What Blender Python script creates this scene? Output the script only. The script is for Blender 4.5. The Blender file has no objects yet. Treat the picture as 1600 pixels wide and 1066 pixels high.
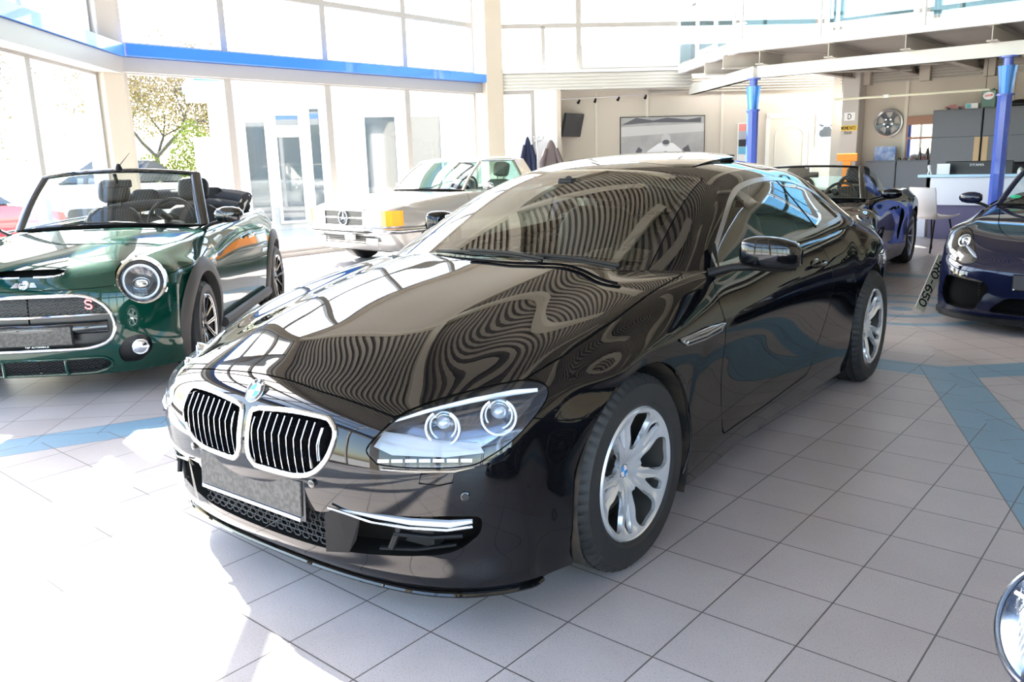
import bpy, math, random
import numpy as np
from mathutils import Vector, Matrix
PI = math.pi
COL = bpy.context.scene.collection
random.seed(4)

# ---------------------------------------------------------------- materials
MATS = {}
def new_mat(name):
    m = bpy.data.materials.new(name); m.use_nodes = True
    return m, m.node_tree, m.node_tree.nodes['Principled BSDF']
def mat(name, col, rough=.5, metal=0., coat=0., emis=None, es=0., trans=0., ior=1.5, alpha=1., bump=None, spec=.5, noise=None, sheen=0.):
    if name in MATS: return MATS[name]
    m, nt, b = new_mat(name)
    b.inputs['Base Color'].default_value = (*col, 1)
    b.inputs['Roughness'].default_value = rough
    b.inputs['Metallic'].default_value = metal
    b.inputs['Coat Weight'].default_value = coat
    b.inputs['Coat Roughness'].default_value = .01
    b.inputs['Specular IOR Level'].default_value = spec
    b.inputs['Transmission Weight'].default_value = trans
    b.inputs['IOR'].default_value = ior
    b.inputs['Sheen Weight'].default_value = sheen
    if emis: b.inputs['Emission Color'].default_value = (*emis, 1); b.inputs['Emission Strength'].default_value = es
    L = nt.links
    if noise:                                    # (scale, second colour, detail)
        tc = nt.nodes.new('ShaderNodeTexCoord'); n = nt.nodes.new('ShaderNodeTexNoise')
        n.inputs['Scale'].default_value = noise[0]; n.inputs['Detail'].default_value = noise[2] if len(noise) > 2 else 4
        mx = nt.nodes.new('ShaderNodeMix'); mx.data_type = 'RGBA'
        mx.inputs['A'].default_value = (*col, 1); mx.inputs['B'].default_value = (*noise[1], 1)
        rp = nt.nodes.new('ShaderNodeValToRGB'); rp.color_ramp.elements[0].position = .38; rp.color_ramp.elements[1].position = .62
        L.new(tc.outputs['Object'], n.inputs['Vector']); L.new(n.outputs['Fac'], rp.inputs['Fac'])
        L.new(rp.outputs['Color'], mx.inputs['Factor']); L.new(mx.outputs['Result'], b.inputs['Base Color'])
    if bump:                                     # (scale, strength)
        tc = nt.nodes.new('ShaderNodeTexCoord'); n = nt.nodes.new('ShaderNodeTexNoise')
        n.inputs['Scale'].default_value = bump[0]; n.inputs['Detail'].default_value = 3
        bp = nt.nodes.new('ShaderNodeBump'); bp.inputs['Strength'].default_value = bump[1]; bp.inputs['Distance'].default_value = .002
        L.new(tc.outputs['Object'], n.inputs['Vector']); L.new(n.outputs['Fac'], bp.inputs['Height']); L.new(bp.outputs['Normal'], b.inputs['Normal'])
    MATS[name] = m
    return m
def glass_mat(name, tint=(1, 1, 1), ior=1.5, refl=1.0):
    """thin glass: see-through, with a Fresnel mirror on top"""
    if name in MATS: return MATS[name]
    m = bpy.data.materials.new(name); m.use_nodes = True
    nt = m.node_tree; nt.nodes.clear(); L = nt.links
    out = nt.nodes.new('ShaderNodeOutputMaterial'); mix = nt.nodes.new('ShaderNodeMixShader')
    tr = nt.nodes.new('ShaderNodeBsdfTransparent'); gl = nt.nodes.new('ShaderNodeBsdfGlossy'); fr = nt.nodes.new('ShaderNodeFresnel')
    tr.inputs['Color'].default_value = (*tint, 1); gl.inputs['Roughness'].default_value = .0; gl.inputs['Color'].default_value = (refl, refl, refl, 1)
    ge = nt.nodes.new('ShaderNodeNewGeometry'); ma = nt.nodes.new('ShaderNodeMath'); ma.operation = 'MULTIPLY_ADD'
    ma.inputs[1].default_value = 1/ior-ior; ma.inputs[2].default_value = ior     # same reflectance from both faces of the sheet
    L.new(ge.outputs['Backfacing'], ma.inputs[0]); L.new(ma.outputs[0], fr.inputs['IOR'])
    L.new(fr.outputs[0], mix.inputs[0]); L.new(tr.outputs[0], mix.inputs[1]); L.new(gl.outputs[0], mix.inputs[2]); L.new(mix.outputs[0], out.inputs[0])
    MATS[name] = m
    return m

# ---------------------------------------------------------------- objects
def tag(o, label=None, cat=None, group=None, kind=None):
    if label: o['label'] = label
    if cat: o['category'] = cat
    if group: o['group'] = group
    if kind: o['kind'] = kind
    return o
def thing(name, label, cat, loc=(0, 0, 0), rz=0., group=None):
    o = bpy.data.objects.new(name, None); COL.objects.link(o)
    o.empty_display_size = .2
    o.location = loc; o.rotation_euler = (0, 0, rz)
    return tag(o, label, cat, group)
def mesh_obj(name, V, F, m, parent=None, N=None, smooth=True, mi=None, ang=None):
    me = bpy.data.meshes.new(name)
    me.from_pydata([tuple(map(float, v)) for v in V], [], F)
    mm = m if isinstance(m, (list, tuple)) else [m]
    for x in mm: me.materials.append(x)
    if mi is not None: me.polygons.foreach_set('material_index', mi)
    me.polygons.foreach_set('use_smooth', [bool(smooth)]*len(F))
    me.update()
    if N is not None: me.normals_split_custom_set_from_vertices([tuple(map(float, n)) for n in N])
    elif smooth and ang is not None:
        try: me.set_sharp_from_angle(angle=ang)
        except Exception: pass
    o = bpy.data.objects.new(name, me); COL.objects.link(o)
    if parent is not None: o.parent = parent
    return o
def copy_tree(o, parent=None):
    c = o.copy(); COL.objects.link(c)
    if parent is not None: c.parent = parent
    for ch in list(o.children): copy_tree(ch, c)
    return c

class MB:
    """collects simple solids into ONE mesh"""
    def __init__(s): s.V = []; s.F = []; s.M = []; s.cm = 0
    def add(s, V, F, T=None):
        b = len(s.V)
        if T is not None: V = [tuple(T @ Vector(v)) for v in V]
        s.V += [tuple(v) for v in V]; s.F += [tuple(b+i for i in f) for f in F]; s.M += [s.cm]*len(F)
        return s
    def box(s, x0, x1, y0, y1, z0, z1, T=None, bev=0.):
        if x0 > x1: x0, x1 = x1, x0
        if y0 > y1: y0, y1 = y1, y0
        if z0 > z1: z0, z1 = z1, z0
        b = min(bev, (x1-x0)*.45, (y1-y0)*.45, (z1-z0)*.45)
        if b <= 0:
            V = [(x, y, z) for x in (x0, x1) for y in (y0, y1) for z in (z0, z1)]
            F = [(0, 1, 3, 2), (4, 6, 7, 5), (0, 4, 5, 1), (2, 3, 7, 6), (0, 2, 6, 4), (1, 5, 7, 3)]
            return s.add(V, F, T)
        # chamfered box: 24 verts
        V = []; idx = {}
        X = (x0, x1); Y = (y0, y1); Z = (z0, z1); sg = (1, -1)
        for i in (0, 1):
            for j in (0, 1):
                for k in (0, 1):
                    bx, by, bz = X[i]+sg[i]*b, Y[j]+sg[j]*b, Z[k]+sg[k]*b
                    idx[i, j, k, 0] = len(V); V.append((X[i], by, bz))
                    idx[i, j, k, 1] = len(V); V.append((bx, Y[j], bz))
                    idx[i, j, k, 2] = len(V); V.append((bx, by, Z[k]))
        F = []
        for i in (0, 1):
            f = [idx[i, 0, 0, 0], idx[i, 1, 0, 0], idx[i, 1, 1, 0], idx[i, 0, 1, 0]]; F.append(f if i else f[::-1])
            f = [idx[0, i, 0, 1], idx[1, i, 0, 1], idx[1, i, 1, 1], idx[0, i, 1, 1]]; F.append(f[::-1] if i else f)
            f = [idx[0, 0, i, 2], idx[1, 0, i, 2], idx[1, 1, i, 2], idx[0, 1, i, 2]]; F.append(f if i else f[::-1])
        cx, cy, cz = (x0+x1)/2, (y0+y1)/2, (z0+z1)/2
        def orient(f):
            p = [Vector(V[q]) for q in f]; n = (p[1]-p[0]).cross(p[2]-p[0]); c = sum(p, Vector())/len(p)-Vector((cx, cy, cz))
            return f if n.dot(c) > 0 else f[::-1]
        for i in (0, 1):
            for j in (0, 1):
                F.append(orient([idx[i, j, 0, 0], idx[i, j, 1, 0], idx[i, j, 1, 1], idx[i, j, 0, 1]]))
                F.append(orient([idx[i, 0, j, 0], idx[i, 1, j, 0], idx[i, 1, j, 2], idx[i, 0, j, 2]]))
                F.append(orient([idx[0, i, j, 1], idx[1, i, j, 1], idx[1, i, j, 2], idx[0, i, j, 2]]))
                for k in (0, 1): F.append(orient([idx[i, j, k, 0], idx[i, j, k, 1], idx[i, j, k, 2]]))
        return s.add(V, [tuple(f) for f in F], T)
    def tube(s, pts, r, n=8, closed=False, cap=True, T=None, flat=1.0):
        P = [Vector(p) for p in pts]; m = len(P)
        if m < 2: return s
        rr = r if isinstance(r, (list, tuple)) else [r]*m
        V = []; F = []; up = None
        for i in range(m):
            if closed: t = P[(i+1) % m]-P[i-1]
            else: t = P[min(i+1, m-1)]-P[max(i-1, 0)]
            if t.length < 1e-9: t = Vector((0, 0, 1))
            t.normalize()
            if up is None:
                a = Vector((0, 0, 1)) if abs(t.z) < .9 else Vector((1, 0, 0))
                up = (a-t*a.dot(t)).normalized()
            else:
                up = up-t*up.dot(t)
                up = up.normalized() if up.length > 1e-6 else Vector((0, 0, 1))
            sd = t.cross(up)
            for k in range(n):
                a = 2*PI*k/n
                V.append(tuple(P[i]+up*math.cos(a)*rr[i]*flat+sd*math.sin(a)*rr[i]))
        for i in range(m if closed else m-1):
            j = (i+1) % m
            for k in range(n): F.append((i*n+k, i*n+(k+1) % n, j*n+(k+1) % n, j*n+k))
        if cap and not closed:
            F.append(tuple(range(n))[::-1]); F.append(tuple((m-1)*n+k for k in range(n)))
        return s.add(V, F, T)
    def lathe(s, prof, n=32, T=None, axis='z', closed=False):
        V = []; F = []; m = len(prof)
        for (r, h) in prof:
            for k in range(n):
                a = 2*PI*k/n; c, d = r*math.cos(a), r*math.sin(a)
                V.append((c, d, h) if axis == 'z' else (c, h, d) if axis == 'y' else (h, c, d))
        for i in range(m if closed else m-1):
            j = (i+1) % m
            for k in range(n): 
                f = (i*n+k, i*n+(k+1) % n, j*n+(k+1) % n, j*n+k)
                F.append(f if axis != 'y' else f[::-1])
        return s.add(V, F, T)
    def disc(s, r, h=0., n=32, T=None, axis='z', flip=False):
        V = []
        for k in range(n):
            a = 2*PI*k/n; c, d = r*math.cos(a), r*math.sin(a)
            V.append((c, d, h) if axis == 'z' else (c, h, d) if axis == 'y' else (h, c, d))
        f = tuple(range(n))
        return s.add(V, [f[::-1] if flip else f], T)
    def prism(s, poly, h0, h1, T=None, axis='z'):
        n = len(poly)
        mk = lambda a, b, h: (a, b, h) if axis == 'z' else (a, h, b) if axis == 'y' else (h, a, b)
        V = [mk(a, b, h0) for a, b in poly]+[mk(a, b, h1) for a, b in poly]
        area = sum(poly[i][0]*poly[(i+1) % n][1]-poly[(i+1) % n][0]*poly[i][1] for i in range(n))
        F = [tuple(range(n))[::-1], tuple(range(n, 2*n))]+[(i, (i+1) % n, n+(i+1) % n, n+i) for i in range(n)]
        flip = (area < 0) != (axis == 'y') != (h1 < h0)
        if flip: F = [f[::-1] for f in F]
        return s.add(V, F, T)
    def sphere(s, c, r, nu=16, nv=10, T=None):
        rx, ry, rz = r if isinstance(r, (list, tuple)) else (r, r, r)
        V = []; F = []
        for i in range(nv+1):
            t = PI*i/nv
            for k in range(nu):
                a = 2*PI*k/nu
                V.append((c[0]+rx*math.sin(t)*math.cos(a), c[1]+ry*math.sin(t)*math.sin(a), c[2]+rz*math.cos(t)))
        for i in range(nv):
            for k in range(nu): F.append((i*nu+k, (i+1)*nu+k, (i+1)*nu+(k+1) % nu, i*nu+(k+1) % nu))
        return s.add(V, F, T)
    def build(s, name, m, parent=None, smooth=False, ang=.6):
        return mesh_obj(name, s.V, s.F, m, parent, smooth=smooth, ang=ang if smooth else None, mi=s.M if isinstance(m, (list, tuple)) else None)

def TR(loc=(0, 0, 0), rx=0, ry=0, rz=0, sc=1.):
    return Matrix.Translation(loc) @ Matrix.Rotation(rz, 4, 'Z') @ Matrix.Rotation(ry, 4, 'Y') @ Matrix.Rotation(rx, 4, 'X') @ Matrix.Scale(sc, 4)

# ---------------------------------------------------------------- smooth patches that can be cut into panels
def _basis(n, t):
    """uniform cubic B-spline weights for parameters t over n control points (ends extrapolated)"""
    B = np.zeros((len(t), n+2))
    i = np.clip(np.floor(t).astype(int), 0, n-2); f = t-i
    w = np.stack([(1-f)**3, 3*f**3-6*f**2+4, -3*f**3+3*f**2+3*f+1, f**3], 1)/6
    for k in range(4): B[np.arange(len(t)), i+k] += w[:, k]
    return B
def _ext(n, mirror_start=False):
    E = np.zeros((n+2, n)); E[1:n+1] = np.eye(n)
    E[0, 0] = 2; E[0, 1] = -1
    E[n+1, n-1] = 2; E[n+1, n-2] = -1
    return E
class Patch:
    """pool of vertices of a dense surface; regions of it are lists of faces"""
    def __init__(s, net, su=6, sv=6, it=2, sym=True):
        net = np.array(net, float); n, m, _ = net.shape
        def ev(C, tu, tv):
            Bu = _basis(n, tu) @ _ext(n)
            Ev = _ext(m); out = np.zeros((len(tu), len(tv), 3))
            for c in range(3):
                E = Ev.copy()
                if sym: E[0] = 0; E[0, 1] = -1. if c == 1 else 1.
                out[:, :, c] = Bu @ C[:, :, c] @ (_basis(m, tv) @ E).T
            return out
        C = net.copy()
        for _ in range(it): C += (net-ev(C, np.arange(n)*1., np.arange(m)*1.))*.9
        if sym: C[:, 0, 1] = 0
        tu = np.linspace(0, n-1, (n-1)*su+1); tv = np.linspace(0, m-1, (m-1)*sv+1)
        S = ev(C, tu, tv)
        if sym: S[:, 0, 1] = 0
        e = 1e-3
        du = ev(C, np.minimum(tu+e, n-1), tv)-ev(C, np.maximum(tu-e, 0), tv)
        dv = ev(C, tu, np.minimum(tv+e, m-1))-ev(C, tu, np.maximum(tv-e, 0))
        if sym: dv[:, 0, 0] = 0; dv[:, 0, 2] = 0; dv[:, 0, 1] = np.abs(dv[:, 0, 1])+1e-9
        N = np.cross(dv, du); N /= np.linalg.norm(N, axis=2, keepdims=True)+1e-12
        a, b = len(tu), len(tv)
        s.P = [tuple(x) for x in S.reshape(-1, 3)]; s.N = [tuple(x) for x in N.reshape(-1, 3)]
        U, W = np.meshgrid(tu, tv, indexing='ij'); s.UV = list(zip(U.ravel(), W.ravel()))
        F = []
        for i in range(a-1):
            for j in range(b-1):
                q = i*b+j; F.append((q, q+1, q+b+1, q+b))
        s.all = Region(s, F)
    def arr(s): return np.array(s.P), np.array(s.UV)
class Region:
    def __init__(s, pool, faces): s.p = pool; s.F = faces
    def __add__(s, o): return Region(s.p, s.F+o.F)
    def cut(s, fn):
        """split along fn = 0; returns (inside: fn > 0, outside)"""
        P = s.p; A, UV = P.arr()
        used = sorted({i for f in s.F for i in f})
        val = np.full(len(A), 1.0)
        if not used: return Region(P, []), Region(P, [])
        ui = np.array(used); val[ui] = fn(A[ui], UV[ui])
        v = val.tolist(); cache = {}
        pos, neg = [], []
        def mid(a, b):
            k = (a, b) if a < b else (b, a)
            if k in cache: return cache[k]
            t = v[k[0]]/(v[k[0]]-v[k[1]])
            lerp = lambda x, y: tuple(p+(q-p)*t for p, q in zip(x, y))
            P.P.append(lerp(P.P[k[0]], P.P[k[1]])); P.UV.append(lerp(P.UV[k[0]], P.UV[k[1]]))
            n = lerp(P.N[k[0]], P.N[k[1]]); l = math.sqrt(sum(x*x for x in n))+1e-12
            P.N.append(tuple(x/l for x in n)); cache[k] = len(P.P)-1
            return cache[k]
        for f in s.F:
            sg = [v[i] > 0 for i in f]
            if all(sg): pos.append(f); continue
            if not any(sg): neg.append(f); continue
            a, b = [], []
            for k in range(len(f)):
                i, j = f[k], f[(k+1) % len(f)]
                (a if sg[k] else b).append(i)
                if sg[k] != sg[(k+1) % len(f)]:
                    c = mid(i, j); a.append(c); b.append(c)
            if len(a) > 2: pos.append(tuple(a))
            if len(b) > 2: neg.append(tuple(b))
        return Region(P, pos), Region(P, neg)
    def loops(s):
        """ordered boundary loops of vertex ids"""
        cnt = {}
        for f in s.F:
            for k in range(len(f)):
                a, b = f[k], f[(k+1) % len(f)]
                if (b, a) in cnt: del cnt[b, a]
                else: cnt[a, b] = 1
        nxt = {}
        for a, b in cnt: nxt.setdefault(a, []).append(b)
        out = []
        while nxt:
            a = next(iter(nxt)); L = [a]
            while True:
                b = nxt[L[-1]].pop()
                if not nxt[L[-1]]: del nxt[L[-1]]
                if b == a or b not in nxt: 
                    if b != a: L.append(b)
                    break
                L.append(b)
            out.append(L)
        return sorted(out, key=len, reverse=True)
    def pts(s, loop): return [Vector(s.p.P[i]) for i in loop]
    def nrm(s, loop): return [Vector(s.p.N[i]) for i in loop]
    def verts(s):
        used = sorted({i for f in s.F for i in f}); return used
    def build(s, name, m, parent=None, side=1, off=0., both=False, shift=(0, 0, 0), scale=None, thick=0.):
        """side=+1 as modelled (car's left), -1 mirrored; both joins the two halves"""
        if not s.F: return None
        used = s.verts(); ix = {u: i for i, u in enumerate(used)}
        V = [np.array(s.p.P[u])+np.array(s.p.N[u])*off+np.array(shift) for u in used]; N = [s.p.N[u] for u in used]
        F = [tuple(ix[i] for i in f) for f in s.F]
        if thick:
            n0 = len(V)
            V = V+[v-np.array(nn)*thick for v, nn in zip(V, N)]
            F2 = [tuple(n0+i for i in f[::-1]) for f in F]
            for L in s.loops():
                if len(L) < 3: continue
                for k in range(len(L)):
                    a, b = ix[L[k]], ix[L[(k+1) % len(L)]]; F2.append((b, a, n0+a, n0+b))
            F = F+F2; N = None
        if both:
            n0 = len(V); cen = {i: abs(V[i][1]) < 1e-5 for i in range(n0)}; mp = {}
            V2 = list(V); N2 = list(N) if N is not None else None
            for i in range(n0):
                if cen[i]: mp[i] = i
                else:
                    mp[i] = len(V2); V2.append(np.array([V[i][0], -V[i][1], V[i][2]]))
                    if N2 is not None: N2.append((N[i][0], -N[i][1], N[i][2]))
            F = F+[tuple(mp[i] for i in f[::-1]) for f in F]; V, N = V2, N2
        elif side < 0:
            V = [np.array([v[0], -v[1], v[2]]) for v in V]; F = [f[::-1] for f in F]
            if N is not None: N = [(n[0], -n[1], n[2]) for n in N]
        return mesh_obj(name, V, F, m, parent, N=N, smooth=True, ang=.6 if N is None else None)
    def pocket(s, name, m, parent, depth, side=1, both=False, shrink=0., dirn=None, back=True):
        """walls from the region's border inwards and a floor that follows the region"""
        used = s.verts(); ix = {u: i for i, u in enumerate(used)}
        P = np.array([s.p.P[u] for u in used]); Nn = np.array([s.p.N[u] for u in used])
        D = np.array(dirn, float) if dirn is not None else -Nn.mean(0)
        D = D/np.linalg.norm(D)*depth
        c = P.mean(0)
        Q = P+D; Q = Q+(c+D-Q)*shrink
        V = list(P)+list(Q); n0 = len(P); F = []
        if back: F += [tuple(n0+ix[i] for i in f) for f in s.F]
        for L in s.loops():
            if len(L) < 3: continue
            for k in range(len(L)):
                a, b = L[k], L[(k+1) % len(L)]
                if both and abs(s.p.P[a][1]) < 1e-5 and abs(s.p.P[b][1]) < 1e-5: continue
                a, b = ix[a], ix[b]; F.append((a, n0+a, n0+b, b))
        if both:
            V2 = V+[np.array([v[0], -v[1], v[2]]) for v in V]; k = len(V)
            F = F+[tuple(k+i for i in f[::-1]) for f in F]; V = V2
        elif side < 0:
            V = [np.array([v[0], -v[1], v[2]]) for v in V]; F = [f[::-1] for f in F]
        return mesh_obj(name, V, F, m, parent, smooth=True, ang=.5)

def mirror_mb(mb):
    b = MB(); b.V = [(x, -y, z) for x, y, z in mb.V]; b.F = [f[::-1] for f in mb.F]; b.M = list(mb.M)
    return b
def cr(pts, n=6, closed=True):
    """Catmull-Rom through 2-D/3-D points"""
    P = [np.array(p, float) for p in pts]; m = len(P); out = []
    for i in range(m if closed else m-1):
        p0 = P[i-1] if closed or i > 0 else 2*P[0]-P[1]
        p1 = P[i]; p2 = P[(i+1) % m]
        p3 = P[(i+2) % m] if closed or i+2 < m else 2*P[-1]-P[-2]
        for k in range(n):
            t = k/n
            out.append(.5*((2*p1)+(-p0+p2)*t+(2*p0-5*p1+4*p2-p3)*t*t+(-p0+3*p1-3*p2+p3)*t**3))
    if not closed: out.append(P[-1])
    return out
def rpoly(pts, r, n=5):
    """polygon with rounded corners; r scalar or list"""
    out = []; m = len(pts)
    for i in range(m):
        p = np.array(pts[i], float); a = np.array(pts[i-1], float)-p; b = np.array(pts[(i+1) % m], float)-p
        rr = r[i] if isinstance(r, (list, tuple)) else r
        la, lb = np.linalg.norm(a), np.linalg.norm(b); d = min(rr, la*.48, lb*.48)
        if d < 1e-6: out.append(p); continue
        q0 = p+a/la*d; q1 = p+b/lb*d
        for k in range(n+1):
            t = k/n; out.append((1-t)**2*q0+2*t*(1-t)*p+t*t*q1)
    return out
def sdp(poly, X, Y):
    """signed distance to polygon, positive inside"""
    poly = np.array(poly, float); n = len(poly)
    d = np.full(X.shape, 1e9); ins = np.zeros(X.shape, bool)
    for i in range(n):
        a = poly[i]; b = poly[(i+1) % n]; e = b-a; w0 = X-a[0]; w1 = Y-a[1]
        t = np.clip((w0*e[0]+w1*e[1])/(e@e+1e-12), 0, 1)
        d = np.minimum(d, np.hypot(w0-t*e[0], w1-t*e[1]))
        c = (a[1] > Y) != (b[1] > Y)
        with np.errstate(divide='ignore', invalid='ignore'):
            xi = (b[0]-a[0])*(Y-a[1])/(b[1]-a[1]+1e-15)+a[0]
        ins ^= c & (X < xi)
    return np.where(ins, d, -d)
def sdl(line, X, Y):
    """signed side of an open polyline: positive on its left (large elsewhere)"""
    line = np.array(line, float); best = np.full(X.shape, 1e9); sg = np.ones(X.shape)
    for i in range(len(line)-1):
        a = line[i]; b = line[i+1]; e = b-a; w0 = X-a[0]; w1 = Y-a[1]
        t = (w0*e[0]+w1*e[1])/(e@e+1e-12)
        if i > 0: t = np.maximum(t, 0)
        if i < len(line)-2: t = np.minimum(t, 1)
        d = np.hypot(w0-t*e[0], w1-t*e[1]); s_ = np.where(e[0]*w1-e[1]*w0 >= 0, 1., -1.)
        k = d < best; best = np.where(k, d, best); sg = np.where(k, s_, sg)
    return best*sg
side_view = lambda fn: (lambda P, UV: fn(P[:, 0], P[:, 2]))
top_view = lambda fn: (lambda P, UV: fn(P[:, 0], P[:, 1]))
front_view = lambda fn: (lambda P, UV: fn(P[:, 1], P[:, 2]))
uv_view = lambda fn: (lambda P, UV: fn(UV[:, 0], UV[:, 1]))
def inflate(fn, w): return lambda P, UV: fn(P, UV)+w
def neg(fn): return lambda P, UV: -fn(P, UV)
def along(reg, L, step=.012):
    """resample a loop of vertex ids to points at about `step`"""
    P = reg.pts(L); out = [P[0]]
    for p in P[1:]:
        if (p-out[-1]).length > step: out.append(p)
    if len(out) > 3 and (out[-1]-out[0]).length < step*.5: out.pop()
    return out
# ---------------------------------------------------------------- shared materials
RUB = mat('tyre_rubber', (.02, .02, .021), .62, bump=(60, .25))
DARK = mat('dark_plastic', (.008, .008, .009), .5, spec=.2)
DULL = mat('matt_black', (.003, .003, .003), .9, spec=.1)
CHROME = mat('chrome', (.62, .63, .65), .06, 1.)
CHROMED = mat('satin_chrome', (.46, .47, .49), .22, 1.)
ALLOY = mat('silver_alloy', (.66, .68, .72), .24, .55, coat=.6)
ALLOYD = mat('dark_alloy', (.015, .016, .018), .15, .3, coat=1.)
ALLOYT = mat('machined_alloy', (.72, .70, .68), .16, 1.)
DISC = mat('brake_steel', (.35, .33, .31), .35, 1.)
RUST = mat('wheel_well_dirt', (.007, .006, .005), .9, noise=(11, (.038, .026, .018), 6))
WELL = mat('wheel_well', (.010, .010, .010), .85)
GLASS = glass_mat('car_glass', (.80, .88, .86), 1.55)
GLASSD = glass_mat('tinted_car_glass', (.50, .58, .56), 1.6)
CLEAR = glass_mat('lamp_cover', (.97, .985, 1.), 1.45)
LAMPW = mat('lamp_reflector', (.80, .84, .90), .12, 1.)
LAMPP = mat('lamp_white_plastic', (.45, .48, .55), .25, 0., coat=1.)
BLKGLOSS = mat('gloss_black_plastic', (.006, .006, .007), .06, coat=1.)
LEATHER = mat('black_leather', (.009, .009, .010), .5, spec=.25)
GREYLEATHER = mat('grey_leather', (.10, .10, .10), .5)
MIRROR = mat('mirror_silver', (.9, .92, .94), .02, 1.)
WHITEP = mat('white_paint', (.85, .85, .84), .4)
SEAM = DULL

class Grid(Patch):
    """patch from an explicit grid of points S[a][b]; wrap = second axis closes on itself"""
    def __init__(s, S, UV, wrap=False, flip=False):
        S = np.array(S, float); a, b, _ = S.shape
        if wrap: du = np.gradient(S, axis=0); dv = (np.roll(S, -1, 1)-np.roll(S, 1, 1))
        else: du = np.gradient(S, axis=0); dv = np.gradient(S, axis=1)
        N = np.cross(du, dv) if not flip else np.cross(dv, du)
        N /= np.linalg.norm(N, axis=2, keepdims=True)+1e-12
        s.P = [tuple(x) for x in S.reshape(-1, 3)]; s.N = [tuple(x) for x in N.reshape(-1, 3)]
        s.UV = [tuple(x) for x in np.array(UV, float).reshape(-1, 2)]
        F = []
        for i in range(a-1):
            for j in range(b if wrap else b-1):
                k = (j+1) % b; f = (i*b+j, (i+1)*b+j, (i+1)*b+k, i*b+k)
                F.append(f if not flip else f[::-1])
        s.all = Region(s, F)

def disc_patch(r0, r1, h, nr=26, nt=180):
    R = np.linspace(r0, r1, nr); T = np.linspace(0, 2*PI, nt, endpoint=False)
    S = np.zeros((nr, nt, 3)); UV = np.zeros((nr, nt, 2))
    for i, r in enumerate(R):
        for j, t in enumerate(T):
            S[i, j] = (r*math.cos(t), h(r, t), r*math.sin(t)); UV[i, j] = (r*math.cos(t), r*math.sin(t))
    return Grid(S, UV, wrap=True, flip=True)
def holes(polys, n, phase=0.):
    """polys in a frame whose +y points outwards, repeated n times around the hub; positive = metal"""
    def fn(P, UV):
        x, y = UV[:, 0], UV[:, 1]; d = np.full(len(x), -1e9)
        for k in range(n):
            a = 2*PI*k/n+phase; u = x*math.cos(a)+y*math.sin(a); w = -x*math.sin(a)+y*math.cos(a)
            for p in polys: d = np.maximum(d, sdp(p, u, w))
        return -d
    return fn
def tyre_mb(R, rr, w, n=96, notch=True):
    n = 180 if n >= 96 else n
    h = w/2; prof = []
    sw = [(rr-.006, .80*h), (rr+.004, .90*h), (rr+.02, .985*h), (rr+(R-rr)*.45, 1.0*h), (rr+(R-rr)*.72, .975*h), (R-.022, .90*h), (R-.008, .80*h)]
    tread = []
    gx = [.62, .26]
    tread.append((R-.002, .70*h))
    for g in gx:
        tread += [(R, (g+.05)*h), (R-.008, (g+.04)*h), (R-.008, (g-.04)*h), (R, (g-.05)*h)]
    half = sw+tread
    prof = half+[(r, -y) for r, y in half[::-1]]
    m = MB(); m.lathe([(r, y) for r, y in prof], n, axis='y')
    if notch:                                   # shallow lateral sipes as fine dark ribs of the shoulder blocks
        V = m.V; cnt = len(prof)
        for i, (r, y) in enumerate(prof):
            if r > R-.024 and abs(y) > .66*h:
                for k in range(n):
                    if k % 3 == 0:
                        x, yy, z = V[i*n+k]; s_ = (r-.006)/r; V[i*n+k] = (x*s_, yy, z*s_)
    return m
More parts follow.
